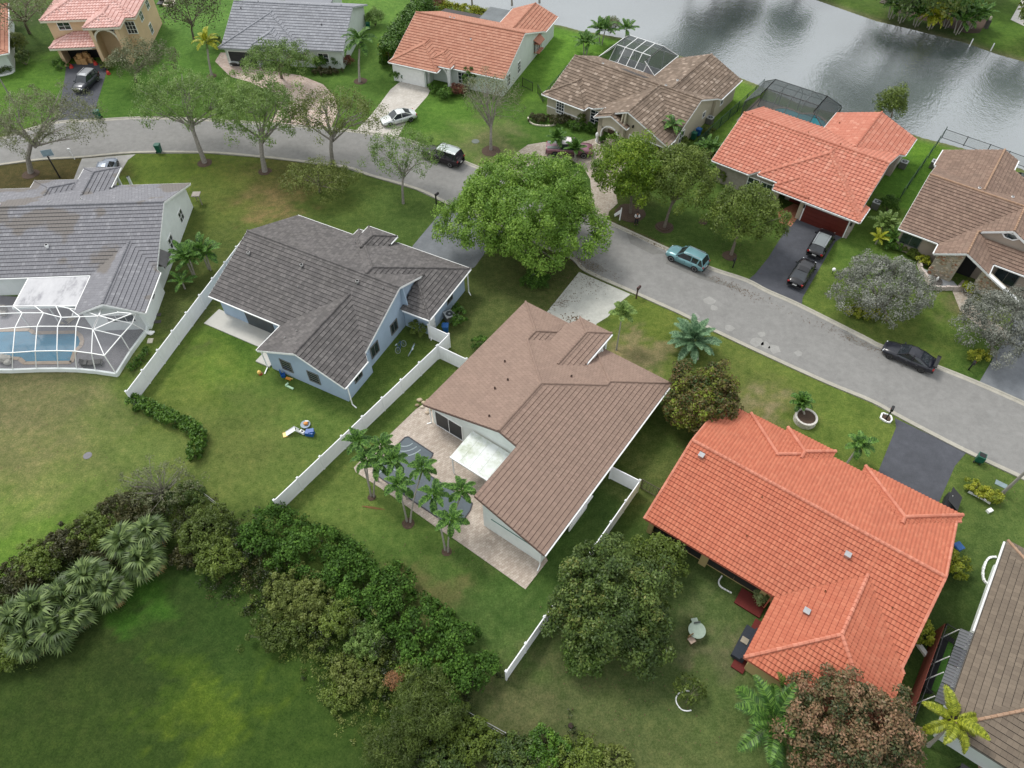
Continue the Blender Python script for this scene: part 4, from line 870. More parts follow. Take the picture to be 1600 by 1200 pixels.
for (u, v) in ((-17.1, 8.9), (-10.2, 9.2), (-8.6, 16.6), (-6.3, 8.9)): Hh.vent(u, v, .09, .22, plain('copper_pipe', srgb(150, 100, 70)))
# ================= house I: brown roof, stone front, right edge
I = House('stone_front_house', 'beige house with an earth-brown roof and a stone-clad gable at the right edge', G(1404, 357, 2.8), -36, .39, 2.8, T_EARTH, D_BR, WHITE, W_I, c=.4)
I.P('B', 0, [(0, 0), (4.2, 0), (9.6, 6.92), (9.6, 7.05), (0, 7.05)]); s5 = .5
I.P('L', 4.2, [(4.2, -1.9), (6.85, -1.9), (6.85, 3.4), (4.2, 0)], sl=s5).P('L', 4.2, [(6.85, 2.3), (9.6, 2.3), (9.6, 6.92), (6.85, 3.4)], sl=s5)
I.P('R', 9.5, [(6.85, -1.9), (9.5, -1.9), (9.5, 0), (7.7, 2.3), (6.85, 2.3)], sl=s5).P('B', 0, [(9.5, 0), (17, 0), (17, 2.3), (7.7, 2.3)])
I.P('R', 15, [(9.6, 2.3), (14.9, 2.3), (14.9, 7.05), (9.6, 7.05)], sl=s5)
I.P('F', 14.1, [(0, 7.05), (5.5, 7.05), (5.5, 8.4), (0, 13.9)]).P('F', 14.1, [(5.5, 7.05), (17, 7.05), (17, 14.1), (11.2, 14.1), (5.5, 8.4)])
I.P('L', -.2, [(-.2, 17.8), (-.2, 14.1), (5.5, 8.4), (5.5, 17.8)]).P('R', 11.2, [(5.5, 8.4), (11.2, 14.1), (11.2, 15.6), (5.5, 15.6)]).P('R', 11.2, [(5.5, 15.6), (7.3, 15.6), (7.3, 17.8), (5.5, 17.8)])
I.roof(cap_mat=CAP_O)
I.wall([(.4, 17.3), (.4, .5), (4.6, .5)]); I.wall([(9.3, .5), (16.5, .5)]); I.wall([(16.5, .5), (16.5, 13.7), (7.0, 13.7), (7.0, 17.3), (.4, 17.3)]); I.wall([(7.2, 2.5), (14.6, 2.5)], base=3.2); I.wall([(6.4, .6), (9.4, .6)])
I.window(1.6, .5, -90, 1.9, 1.3, 1.0, 2, 1, BFR); I.window(11.2, .5, -90, 2.0, 1.5, .8, 2, 1, BFR)
# hexagonal attic window
hx = MB(); P6 = [(9.6 + .85 * math.cos(R(60 * k)), 4.75 + .42 * math.sin(R(60 * k))) for k in range(6)]; P6i = [(9.6 + .65 * math.cos(R(60 * k)), 4.75 + .28 * math.sin(R(60 * k))) for k in range(6)]
vs = [(x, 2.46, z_) for x, z_ in P6] + [(x, 2.46, z_) for x, z_ in P6i]; hx.add(vs, [(k, (k + 1) % 6, 6 + (k + 1) % 6, 6 + k) for k in range(6)]); ho = hx.build('attic_window', WHITE, I.root)
MB().add([(x, 2.45, z_) for x, z_ in P6i], [tuple(range(6))]).build('pane', GLASS, ho)
# stone gable wall of separate stones, with recessed porch opening
STONE = tilemat('fieldstone', [(0, srgb(150, 132, 104)), (.3, srgb(196, 180, 152)), (.6, srgb(214, 204, 184)), (.8, srgb(170, 112, 80)), (1, srgb(222, 214, 196))], dirt=.1); MORT = plain('mortar', srgb(176, 168, 150), .95)
def gtop(u): return 2.8 + .5 * min(u - 4.2, 9.5 - u) - .16
sb = MB(); sb.add([(4.55, -1.5, 0), (6.9, -1.5, 0), (6.9, -1.5, gtop(6.85)), (4.55, -1.5, gtop(4.55)), (4.55, -1.2, 0), (6.9, -1.2, 0), (6.9, -1.2, gtop(6.85)), (4.55, -1.2, gtop(4.55))], [(0, 1, 2, 3), (1, 5, 6, 2), (4, 0, 3, 7)]).add([(8.9, -1.5, 0), (13.1, -1.5, 0), (13.1, -1.5, 1.0), (8.9, -1.5, 3.0), (8.9, -1.2, 0), (13.1, -1.2, 0), (13.1, -1.2, 1.0), (8.9, -1.2, 3.0)], [(0, 1, 2, 3), (1, 5, 6, 2), (3, 2, 6, 7), (4, 0, 3, 7)])
sw = sb.build('stone_wall', MORT, I.root)
stb = MB()
for _ in range(420):
    u = random.uniform(4.6, 13.0)
    if 6.75 < u < 9.0: continue
    zt = gtop(u) if u < 7 else 3.0 - (u - 8.9) * .476; zz = random.uniform(.08, max(.1, zt - .1)); r = random.uniform(.1, .2); n = 6; a0 = random.random() * 6
    ring = [(u + r * random.uniform(.8, 1.2) * math.cos(a0 + 6.283 * k / n), -1.5, zz + r * .75 * random.uniform(.8, 1.2) * math.sin(a0 + 6.283 * k / n)) for k in range(n)]; y = -1.55 - random.random() * .03
    stb.add(ring + [(u + (x - u) * .8, y, zz + (z_ - zz) * .8) for x, _, z_ in ring], [tuple(range(n, 2 * n)), *[(k, (k + 1) % n, n + (k + 1) % n, n + k) for k in range(n)]])
stuff(stb.build('stones', STONE, sw))
mb = MB(); mb.bar((9.4, -1.72, 2.72), (13.2, -1.72, .95), .5, .16); mb.build('sloping_coping', WHITE, I.root)
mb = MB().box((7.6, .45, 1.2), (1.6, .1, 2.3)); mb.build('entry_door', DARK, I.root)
for (u, v) in ((5.0, 8.2), (8.3, 9.6)): I.vent(u, v, .16, .25, WHITE)
# ================= house G: mottled tan roof
Gg = House('tan_arch_house', 'tan stucco house with a mottled tan tile roof and arched entry, by the lake', G(847, 147, 2.8), -36.6, .42, 2.8, T_MOTTLE, D_BR, WHITE, W_T, w=.44, c=.46)
Gg.P('B', 1.0, [(.35, 1), (7.25, 1), (13.1, 6.85), (.35, 6.85)]).P('B', 1.0, [(13.1, 6.85), (18.95, 1), (18.95, 6.85)])
Gg.P('B', 0, [(0, 0), (6.5, 0), (3.25, 3.25)]).P('L', 0, [(0, 0), (3.25, 3.25), (3.25, 4.25), (0, 1)]).P('R', 6.5, [(6.5, 0), (3.25, 3.25), (3.25, 4.25), (6.5, 1)])
Gg.P('L', 7.25, [(9.1, -.9), (13.1, -.9), (13.1, 6.85), (9.1, 2.85)]).P('L', 7.25, [(7.25, 1), (9.1, 1), (9.1, 2.85)]).P('R', 18.95, [(13.1, -.9), (18.95, -.9), (18.95, 1), (13.1, 6.85)])
Gg.P('R', 13.5, [(11.2, -1.5), (13.5, -1.5), (13.5, -.6), (11.2, -.6)], 3.4).P('L', 8.9, [(8.9, -1.5), (11.2, -1.5), (11.2, .6), (8.9, .6)], 3.4)
Gg.P('F', 12.7, [(.35, 6.85), (14.4, 6.85), (14.4, 7.8), (9.5, 12.7), (.35, 12.7)]).P('F', 12.7, [(14.4, 6.85), (18.95, 6.85), (18.95, 12.35), (14.4, 7.8)])
Gg.P('L', 9.5, [(9.5, 12.7), (14.4, 7.8), (14.4, 18.8), (9.5, 18.8)]).P('R', 19.3, [(19.3, 12.7), (14.4, 7.8), (14.4, 18.8), (19.3, 18.8)])
Gg.roof(fh=.16)
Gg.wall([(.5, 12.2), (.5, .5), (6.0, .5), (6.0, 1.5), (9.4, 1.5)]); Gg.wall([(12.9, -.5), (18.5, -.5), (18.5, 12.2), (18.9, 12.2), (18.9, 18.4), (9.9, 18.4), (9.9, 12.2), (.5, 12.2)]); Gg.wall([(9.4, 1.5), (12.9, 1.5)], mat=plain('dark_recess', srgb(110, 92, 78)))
Gg.wall([(9.4, -1.2), (12.9, -1.2)], base=2.45, name='arch_wall')
for x in (9.65, 12.7): Gg.wall([(x - .28, -1.2), (x + .28, -1.2), (x + .28, -.6), (x - .28, -.6)], closed=True, name='column')
def arch(H, u, v, r, zc, mat, name='arch_trim', th=.14, leg=0.0):
    mb = MB(); P_ = [(u - r, v, zc - leg)] + [(u - r * math.cos(math.pi * k / 12), v, zc + r * math.sin(math.pi * k / 12)) for k in range(13)] + [(u + r, v, zc - leg)]
    for a_, b_ in zip(P_[:-1], P_[1:]): mb.bar(a_, b_, th, th)
    return mb.build(name, mat, H.root)
arch(Gg, 11.2, -1.24, 1.25, 1.5, WHITE, leg=1.4)
Gg.garage(15.9, -.5, -90, 4.6, 2.2, plain('dark_brown_door', srgb(58, 44, 38), .5)); Gg.window(2.6, .5, -90, 1.1, 1.6, .8, 3, 4); arch(Gg, 2.6, .46, .62, 2.3, WHITE, th=.12)
Gg.window(8.0, 1.5, -90, 2.6, 1.7, .6, 4, 4); Gg.window(18.5, 3.8, 0, 1.2, 1.5, .8, 2, 2); Gg.window(18.5, 9.8, 0, .7, .7, 1.4, 1, 1); Gg.window(18.9, 14.2, 0, .7, .8, 1.3, 1, 1)
for v in (.6, 1.6): mb = MB().box((18.58, v, 1.6), (.14, .35, .5)); mb.build('meter_box', plain('meter_grey', srgb(130, 132, 128)), Gg.root)
mb = MB().box((13.9, -.62, 3.5), (.18, .2, .3)); mb.build('wall_lamp', BLACK, Gg.root)
mb = MB(); mb.bar((.5, .46, 1.15), (6.0, .46, 1.15), .06, .14); mb.build('band_moulding', WHITE, Gg.root)
mb = MB(); zr = lambda v_: 2.8 + .42 * (12.7 - v_) + .07
mb.add([(6.2, 8.6, zr(8.6)), (10.2, 8.0, zr(8.0)), (10.4, 9.4, zr(9.4)), (6.4, 10.1, zr(10.1))], [(0, 1, 2, 3)]); mb.build('solar_mat', plain('solar_dark', srgb(74, 66, 64), .4), Gg.root)
for (u, v) in ((4.4, 7.4), (13.6, 7.6), (14.0, 10.0)): Gg.vent(u, v, .16, .25, WHITE)
# ================= house F: terracotta roof
Ff = House('terracotta_roof_house', 'white house with a terracotta tile roof and white garage door near the lake', G(607, 97, 2.8), -22.5, .39, 2.8, T_TERRA, D_RD, WHITE, W_W, w=.42, c=.46)
Ff.P('B', 1.8, [(-.2, 1.8), (7.2, 1.8), (16.5, 1.8), (16.5, 9.2), (-.2, 9.2)]).P('F', 16.6, [(-.2, 9.2), (13.2, 9.2), (13.2, 13.0), (9.6, 16.6), (-.2, 16.6)]).P('F', 16.6, [(13.2, 9.2), (16.5, 9.2), (16.5, 16.4), (13.2, 13.0)])
Ff.P('B', 0, [(0, 0), (7.4, 0), (3.7, 3.7)]).P('L', 0, [(0, 0), (3.7, 3.7), (3.7, 5.7), (0, 2)]).P('R', 7.4, [(7.4, 0), (3.7, 3.7), (3.7, 5.7), (7.4, 2)])
Ff.P('B', 1.1, [(4.9, 1.1), (8.9, 1.1), (6.9, 3.1)], 3.1).P('L', 4.9, [(4.9, 1.1), (6.9, 3.1), (6.9, 5.6), (4.9, 3.6)], 3.1).P('R', 8.9, [(8.9, 1.1), (6.9, 3.1), (6.9, 5.6), (8.9, 3.6)], 3.1)
Ff.P('L', 9.6, [(9.6, 16.6), (13.2, 13.0), (13.2, 21.7), (9.6, 21.7)]).P('R', 16.8, [(16.8, 16.6), (13.2, 13.0), (13.2, 21.7), (16.8, 21.7)])
Ff.roof(fh=.16)
Ff.wall([(.2, 16.1), (.2, .5), (5.3, .5), (5.3, 2.8), (8.6, 2.8), (8.6, 2.3), (16.1, 2.3), (16.1, 16.1), (16.4, 16.1), (16.4, 21.3), (10.0, 21.3), (10.0, 16.1), (.2, 16.1)])
for x in (5.2, 8.5): mb = MB().box((x, 1.4, 1.5), (.4, .4, 3.0)); mb.build('column', WHITE, Ff.root)
arch(Ff, 6.85, 1.4, 1.45, 1.6, WHITE, th=.2); Ff.garage(2.7, .5, -90, 4.6, 2.15); Ff.window(10.2, 2.3, -90, 1.5, 1.5, .7, 3, 3)
for v in (4.2, 8.0): Ff.window(16.1, v, 0, 1.0, 1.5, .7, 2, 3)
Ff.window(16.4, 13.4 + 1.2, 0, 1.6, 1.2, .9, 3, 2, name='bay_window'); mb = MB().add([(16.1, 13.4, 2.8), (16.1, 15.9, 2.8), (17.0, 15.6, 2.25), (17.0, 13.7, 2.25)], [(0, 3, 2, 1)]); mb.box((16.6, 14.65, 2.2), (.9, 2.0, .1)).box((16.55, 14.65, .9), (.8, 1.9, .1)); mb.build('bay_roof', T_TERRA, Ff.root)
mb = MB(); mb.prism([(6.0, 17.0), (10.2, 17.0), (10.2, 21.2), (6.0, 21.2)], 2.5, 2.68); mb.build('flat_roof', plain('grey_felt', srgb(112, 118, 120), .8, .2, .7), Ff.root)
mb = MB(); mb.prism([(-.2, 16.7), (6.0, 16.7), (6.0, 18.2), (-.2, 18.2)], 2.55, 2.62); mb.build('screen_roof', plain('dark_screen_panel', srgb(66, 60, 58), .7), Ff.root)
mb = MB(); mb.prism([(-3, 16.7), (9.4, 16.7), (9.4, 23.2), (-3, 23.2)], .02, .12); mb.build('rear_terrace', plain('bright_deck', srgb(216, 212, 204), .8), Ff.root)
for (u, v) in ((5.0, 9.6), (5.6, 9.6)): Ff.vent(u, v, .16, .25, WHITE)
Ff.vent(9.5, 6.6, .14, .2, WHITE)
# ================= house E: slate grey roof, top
Ee = House('slate_roof_house', 'white house with a slate grey tile roof at the top, beside the tall hedge', G(345, 75, 2.8), -6, .38, 2.8, T_SLATE, D_GR, plain('pale_grey_trim', srgb(176, 182, 184)), W_W, w=.44, c=.5)
Ee.P('B', .8, [(-.2, .8), (17.4, .8), (17.4, 8.2), (-.2, 8.2)]).P('F', 15.6, [(-.2, 8.2), (17.4, 8.2), (17.4, 15.6), (-.2, 15.6)])
Ee.P('B', 0, [(-.4, 0), (11.9, 0), (5.75, 6.15)]).P('L', -.4, [(-.4, 0), (5.75, 6.15), (5.75, 6.95), (-.4, .8)]).P('R', 11.9, [(11.9, 0), (5.75, 6.15), (5.75, 6.95), (11.9, .8)])
Ee.P('B', .1, [(4.6, .1), (9.0, .1), (6.8, 2.3)], 3.4).P('L', 4.6, [(4.6, .1), (6.8, 2.3), (6.8, 6.0), (4.6, 3.8)], 3.4).P('R', 9.0, [(9.0, .1), (6.8, 2.3), (6.8, 6.0), (9.0, 3.8)], 3.4)
Ee.roof(gutter=False, fh=.16)
Ee.wall([(.2, 15.1), (.2, .5), (4.9, .5), (4.9, 2.5), (9.0, 2.5), (9.0, 1.3), (16.9, 1.3), (16.9, 15.1), (.2, 15.1)]); Ee.garage(2.6, .5, -90, 3.9, 2.15, plain('charcoal_door', srgb(52, 52, 56), .6))
for x in (11.0, 14.2): Ee.window(x, 1.3, -90, 1.4, 1.2, .9, 2, 2)
for (u, v) in ((1.2, 7.0), (13.5, 4.9), (15.6, 8.7), (3.2, 8.9)): Ee.vent(u, v, .1, .2, BLACK)
# rear extension of that house, cut by the top edge
Ee2 = MB(); Ee2.prism([(5.5, 13.5), (11.6, 13.5), (11.6, 21), (5.5, 21)], 0, 2.9); Ee2.build('rear_extension', W_W, Ee.root); Ee2 = MB().prism([(4.8, 13.0), (12.0, 13.0), (12.0, 21.5), (4.8, 21.5)], 3.1, 3.25); Ee2.build('extension_roof', T_SLATE, Ee.root)
# ================= house D: pink two-storey
Dd = House('peach_two_storey_house', 'peach two-storey house with pink barrel tile roof and open garage full of boxes', G(77, 77, 2.8), 5, .33, 5.6, T_PINK, D_RD, plain('cream_trim', srgb(226, 218, 200)), W_P, tile='s', w=.42, c=.5)
hip_rect(Dd, -.7, 12.3, 2.4, 13.6)
Dd.P('B', -.35, [(5.9, -.35), (10.9, -.35), (8.4, 2.15)]).P('L', 5.9, [(5.9, -.35), (8.4, 2.15), (8.4, 6.2), (5.9, 4)]).P('R', 10.9, [(10.9, -.35), (8.4, 2.15), (8.4, 6.2), (10.9, 4)])
Dd.P('B', 0, [(0, 0), (6.3, 0), (6.3, 3.0), (3.0, 3.0)], 2.85).P('L', 0, [(0, 0), (3.0, 3.0), (0, 3.0)], 2.85)
Dd.roof(gutter=False, fh=.28)
Dd.wall([(-.2, 13.1), (-.2, 3.0)]); Dd.wall([(-.2, 3.0), (6.4, 3.0), ], top=5.45); Dd.wall([(10.3, 3.0), (11.7, 3.0), (11.7, 13.1), (-.2, 13.1)], top=5.45)
Dd.wall([(6.4, 2.6), (10.3, 2.6)], top=5.45, base=0); Dd.wall([(10.3, .1), (10.3, 3.0)], top=5.45); Dd.wall([(6.4, 3.0), (6.4, .1)], top=5.45)
Dd.wall([(.7, 3), (.7, .5), (1.15, .5)], top=2.7); Dd.wall([(6.1, .5), (6.5, .5)], top=2.7); Dd.wall([(1.1, .5), (6.2, .5)], base=2.35, top=2.7)
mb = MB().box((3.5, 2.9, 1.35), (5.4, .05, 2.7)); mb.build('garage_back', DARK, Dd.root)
for x in (6.6, 10.1): mb = MB().box((x, .15, 2.7), (.45, .45, 5.4)); mb.build('column', W_P, Dd.root)
arch(Dd, 8.35, .05, 1.6, 3.6, plain('cream_trim', (1, 1, 1)), th=.24)
Dd.window(2.0, 3.0, -90, 1.6, .95, 4.1, 2, 2); Dd.window(5.6, 3.0, -90, .6, .9, 4.3, 1, 1); Dd.window(8.4, 2.6, -90, 1.3, 1.1, 3.8, 3, 3); Dd.window(11.0, 3.0, -90, 1.25, 1.6, 3.2, 3, 3); Dd.window(11.7, 6.2, 0, 1.2, 1.3, 3.6, 2, 2); Dd.window(11.7, 10.0, 0, 1.2, 1.3, 3.6, 2, 2); Dd.window(11.7, 8.0, 0, 1.0, 1.3, .9, 2, 2)
for (u, v) in ((1.8, 4.0), (3.0, 3.6), (8.0, .9)): Dd.vent(u, v, .1, .12)
# ================= house K: weathered roof, bottom-right corner
Kk = House('weathered_roof_house', 'white house with a weathered grey-brown tile roof cut by the lower right corner', G(1473, 1136, 2.8), -37, .39, 2.8, T_OLD, D_GR, plain('grey_fascia', srgb(120, 116, 110), .7), W_C, c=.42, w=.34, cam_near=True)
Kk.P('L', 0, [(0, 0), (8, 8), (0, 16.1)]).P('F', 16.1, [(0, 16.1), (8, 8), (16, 16.1)]).P('R', 16, [(16, 0), (16, 16.1), (8, 8)]).P('B', 0, [(0, 0), (4.2, 0), (4.2, 4.2)]).P('B', 0, [(4.2, -.9), (16, -.9), (16, 0), (8, 8), (4.2, 4.2)])
Kk.roof(n_parts=260, cap_mat=CAP_O, gutter=False); MB().bar((-.1, 7.6, 2.6), (-.1, 16.0, 2.6), .12, .1).build('gutter', WHITE, Kk.root)
Kk.wall([(.5, 15.6), (.5, .5), (15.5, .5), (15.5, 15.6), (.5, 15.6)])
# ================= house L: sliver at the left edge
Ll = House('orange_roof_cottage', 'cream house with an orange tile roof at the left edge, beside the peach house', G(13, 83, 2.8), 24, .36, 2.8, T_TERRA, D_RD, WHITE, W_W, w=.42, c=.46)
hip_rect(Ll, -12, 0, 0, 17)
Ll.roof(); Ll.wall([(-11.5, .5), (-.5, .5), (-.5, 16.5), (-11.5, 16.5), (-11.5, .5)])
# ------------------------------------------------------------------ white vinyl fences
def vinyl(name, label, pts, h=1.83, step=2.4, group=None):
    """pts: ground points (x, y)"""
    o0 = pts[0]; root = thing(name, label, 'fence', (o0[0], o0[1], 0), 0, group); L_ = lambda p: (p[0] - o0[0], p[1] - o0[1]); protos = {}
    first = True
    for a, b in zip(pts[:-1], pts[1:]):
        a, b = L_(a), L_(b); L = math.hypot(b[0] - a[0], b[1] - a[1]); n = max(1, round(L / step)); ang = math.atan2(b[1] - a[1], b[0] - a[0])
        for i in range(n + 1):
            if i == 0 and not first: continue
            x = a[0] + (b[0] - a[0]) * i / n; y = a[1] + (b[1] - a[1]) * i / n
            if 'post' not in protos:
                mb = MB().box((0, 0, h / 2 + .04), (.13, .13, h + .08)).box((0, 0, h + .1), (.18, .18, .04)); mb.add([(-.08, -.08, h + .12), (.08, -.08, h + .12), (.08, .08, h + .12), (-.08, .08, h + .12), (0, 0, h + .19)], [(0, 1, 4), (1, 2, 4), (2, 3, 4), (3, 0, 4)])
                p = mb.build('post', VINYL, root); protos['post'] = p
            else: p = protos['post'].copy(); link(p, root)
            p.location = (x, y, 0); p.rotation_euler = (0, 0, ang)
        key = round(L / n, 3)
        for i in range(n):
            x = a[0] + (b[0] - a[0]) * (i + .5) / n; y = a[1] + (b[1] - a[1]) * (i + .5) / n; w = L / n - .13
            if key not in protos:
                mb = MB(); m_ = max(4, int(w / .28))
                for k in range(m_): mb.box((-w / 2 + w * (k + .5) / m_, 0, h / 2), (w / m_ - .012, .04, h - .3))
                mb.box((0, 0, h / 2), (w, .025, h - .3)); mb.box((0, 0, h - .09), (w, .075, .16)).box((0, 0, .12), (w, .07, .16)); p = mb.build('fence_panel', VINYL, root); protos[key] = p
            else: p = protos[key].copy(); link(p, root)
            p.location = (x, y, 0); p.rotation_euler = (0, 0, ang)
        first = False
    return root
FL0, FL1 = G(219, 621), G(387, 363, 1.83)
FL0 = (G(197, 612, 1.83)[0], G(197, 612, 1.83)[1])
vinyl('vinyl_fence', 'white vinyl fence running along the left side of the blue-walled house', [FL0, FL1])
q = [G(428, 782, 1.83), G(682.5, 541, 1.83)]
vinyl('vinyl_fence', 'white vinyl fence between the blue-walled house lawn and the brown-roof house pool', q)
vinyl('vinyl_fence', 'short zigzag white vinyl fence beside the air conditioner and green shrub', [G(682.5, 541, 1.83), G(701, 522.5, 1.83), G(669, 508, 1.83)])
vinyl('vinyl_fence', 'short white vinyl fence joining the brown-roof house near its left eave', [G(684.5, 540, 1.83), G(729, 561, 1.83)])
vinyl('vinyl_fence', 'long white vinyl fence between the brown and orange-red roofed houses', [G(791, 1050, 1.7), G(1000, 751, 1.83)])
vinyl('vinyl_fence', 'short white vinyl fence with gate touching the right eave of the brown roof', [G(1000, 751, 1.83), G(956, 729, 1.83)])
# ------------------------------------------------------------------ metal and mesh fences
def mesh_fence(label, pts, h=1.3, mat=None, step=2.5, rails=2, pickets=0.0, screen=None, name='metal_fence'):
    o0 = pts[0]; root = thing(name, label, 'fence', (o0[0], o0[1], 0)); mat = mat or BLACK; post0 = None
    for a, b in zip(pts[:-1], pts[1:]):
        a = (a[0] - o0[0], a[1] - o0[1]); b = (b[0] - o0[0], b[1] - o0[1]); L = math.hypot(b[0] - a[0], b[1] - a[1]); n = max(1, round(L / step))
        for i in range(n + 1):
            if post0 is None: post0 = MB().box((0, 0, h / 2), (.07, .07, h + .06)).build('post', mat, root); p = post0
            else: p = post0.copy(); link(p, root)
            p.location = (a[0] + (b[0] - a[0]) * i / n, a[1] + (b[1] - a[1]) * i / n, 0)
        rb = MB(); zs = [h - .04, .12] + ([h - .3] if rails > 2 else [])
        for z_ in zs: rb.bar((*a, z_), (*b, z_), .035, .05)
        if pickets: 
            m_ = int(L / pickets)
            for k in range(m_): x = a[0] + (b[0] - a[0]) * (k + .5) / m_; y = a[1] + (b[1] - a[1]) * (k + .5) / m_; rb.box((x, y, h / 2), (.02, .02, h - .1), 0)
        rb.build('rails', mat, root)
        if screen: MB().add([(*a, .05), (*b, .05), (*b, h - .05), (*a, h - .05)], [(0, 1, 2, 3)]).build('mesh', screen, root)
    return root
GREENM = plain('dark_green_metal', srgb(28, 62, 50), .6); CHAIN = screenmat('chain_mesh', (.25, .26, .25), .16); CHAING = screenmat('green_chain_mesh', (.03, .09, .06), .4)
mesh_fence('dark green mesh fence between the tan and salmon roofed houses', [G(1088, 233), G(1110, 212), G(1190, 140)], 1.5, GREENM, screen=CHAING)
mesh_fence('dark green mesh fence between the salmon roof and earth-brown roof houses', [G(1405, 312), G(1471, 216)], 1.6, GREENM, screen=CHAING)
mesh_fence('black chain-link fence along the lake behind the earth-brown roof', [G(1471, 216), G(1540, 240), G(1600, 262)], 1.3, BLACK, screen=CHAIN)
mesh_fence('black picket fence left of the tan arch house', [G(848, 160), G(840, 146)], 1.3, BLACK, pickets=.15)
mesh_fence('black picket gate fence beside the terracotta roof house wall', [G(816, 135), G(832, 143)], 1.3, BLACK, pickets=.15)
mesh_fence('green mesh fence running up the left side of the tan arch house', [G(848, 160), G(895, 104)], 1.3, GREENM, screen=CHAING)
mesh_fence('weathered chain-link gate between white fence and orange-red roof house', [G(1001, 763), G(1026, 777)], 1.4, plain('rusty_post', srgb(96, 84, 76)), step=1.2, pickets=.25, screen=CHAIN)
mesh_fence('rusty low wire fence behind the hedge at the bottom centre', [G(700, 1098), G(745, 1125), G(790, 1150)], .9, plain('grey_pipe', srgb(150, 150, 150)), 2.4, screen=CHAIN)
mesh_fence('grey pipe rail beside the bare shrub, left of the dark hedge', [G(303, 762), G(345, 795)], .8, plain('grey_pipe', srgb(150, 150, 150)), 2.4)
# red-brown board fence of the lower right
def board_fence(label, pts, h, mat):
    o0 = pts[0]; root = thing('board_fence', label, 'fence', (o0[0], o0[1], 0)); p0 = None
    for a, b in zip(pts[:-1], pts[1:]):
        a = (a[0] - o0[0], a[1] - o0[1]); b = (b[0] - o0[0], b[1] - o0[1]); L = math.hypot(b[0] - a[0], b[1] - a[1]); n = int(L / .3); ang = math.atan2(b[1] - a[1], b[0] - a[0])
        for i in range(n):
            if p0 is None: p0 = MB().box((0, 0, h / 2), (L / n - .015, .03, h)).build('board', mat, root); p = p0
            else: p = p0.copy(); link(p, root)
            t = (i + .5) / n; p.location = (a[0] + (b[0] - a[0]) * t, a[1] + (b[1] - a[1]) * t, random.uniform(-.02, .02)); p.rotation_euler = (0, 0, ang)
    return root
REDW = plain('red_stained_wood', srgb(118, 58, 46), .8, .25)
board_fence('red-brown board fence between the orange-red roof and weathered roof houses', [G(1413, 1152, 1.8), G(1477, 974, 1.8)], 1.8, REDW)
mesh_fence('black metal dog-run fence beside the red-brown board fence', [G(1418, 1154, 1.9), G(1447, 1075, 1.9), G(1480, 975, 1.9), G(1520, 999, 1.9)], 1.95, BLACK, step=1.6, pickets=.14)
mesh_fence('short black fence closing the lower end of the dog run', [G(1449, 1075, 1.5), G(1472, 1096, 1.5)], 1.5, BLACK, step=1.6, pickets=.14)
struct(sheet('dark_mulch_run', [(1462, 1010), (1478, 990), (1492, 1000), (1480, 1030), (1470, 1062), (1455, 1085), (1440, 1082)], .02, plain('black_rubber_mulch', srgb(40, 40, 44), .9)))
struct(sheet('planting_strip', [(1500, 1020), (1512, 1010), (1500, 1060), (1484, 1098), (1466, 1102), (1480, 1060)], .02, MULCH))
struct(sheet('grass_strip', [(1482, 1002), (1490, 1006), (1480, 1035), (1470, 1070), (1462, 1082), (1455, 1078), (1468, 1040)], .03, plain('bright_turf', srgb(70, 116, 40), .95, .3, 8)))
# slatted awning along house K
t = thing('slatted_awning', 'grey corrugated awning on slanted white struts along the weathered roof house', 'awning', (*Kk.w2(-.45, 4.5), 0), Kk.th)
AWN = plain('grey_corrugated', srgb(94, 96, 100), .6, .12)
for k in range(4):
    v0 = -2.9 + k * 1.5; mb = MB()
    for j in range(6):
        y = v0 + j * .245; mb.add([(-.3, y, 2.25), (.45, y, 2.5), (.45, y + .22, 2.5), (-.3, y + .22, 2.25), (-.3, y + .12, 2.29), (.45, y + .12, 2.54)], [(0, 1, 5, 4), (4, 5, 2, 3)])
    mb.build('awning_panel', AWN if k % 2 else plain('dark_corrugated', srgb(70, 72, 78), .6), t)
mb = MB()
for y in (-2.6, -.7, .6, 2.9): mb.bar((-.35, y, 2.25), (-.8, y - .3, .1), .05, .05)
mb.build('struts', WHITE, t)
c_ = Kk.w2(3.2, -1.6); t = thing('black_canopy', 'black fabric canopy standing over the pink pavers behind the weathered roof house', 'canopy', (*c_, 0), Kk.th)
MB().add([(-1.4, -.5, 2.0), (-.6, -1.0, 2.0), (1.2, -.9, 2.0), (1.5, .1, 2.0), (1.2, .6, 2.05), (-1.4, .6, 2.05), (0, -.1, 2.35)], [(0, 1, 6), (1, 2, 6), (2, 3, 6), (3, 4, 6), (4, 5, 6), (5, 0, 6)]).build('fabric', plain('black_fabric', srgb(44, 44, 46), .9), t)
for x, y in ((-1.3, .5), (1.2, .5), (-.6, -.9), (1.1, -.8)): MB().box((x, y, 1.0), (.05, .05, 2.0)).build('post', BLACK, t)
# ------------------------------------------------------------------ pools and patio A
POOLW = None
def water_mat(name, c, rough=.05):
    m, nt, b = newmat(name); f = noise(nt, .8, 3); nt.links.new(ramp(nt, f, [(.3, sc(c, .85)), (.7, sc(c, 1.15))]), b.inputs['Base Color']); b.inputs['Roughness'].default_value = rough; b.inputs['Specular IOR Level'].default_value = .7
    bump(nt, b, noise(nt, 3.5, 3), .12, .05); return m
patio = [(650, 640), (672, 625), (705, 640), (775, 690), (800, 780), (856, 876), (821, 921), (722, 851), (700, 836), (690, 830), (607, 771), (556, 738), (553, 731), (575, 708), (600, 688)]
drive('patio', patio, PAVA, .05, .08)
pool_px = [(633, 684), (638, 683), (677, 709), (675, 714), (663, 731), (665, 739), (738, 787), (735, 798), (724, 813), (714, 822), (700, 820), (640, 780), (583, 739), (584, 732)]
pA = [G(*p) for p in pool_px]
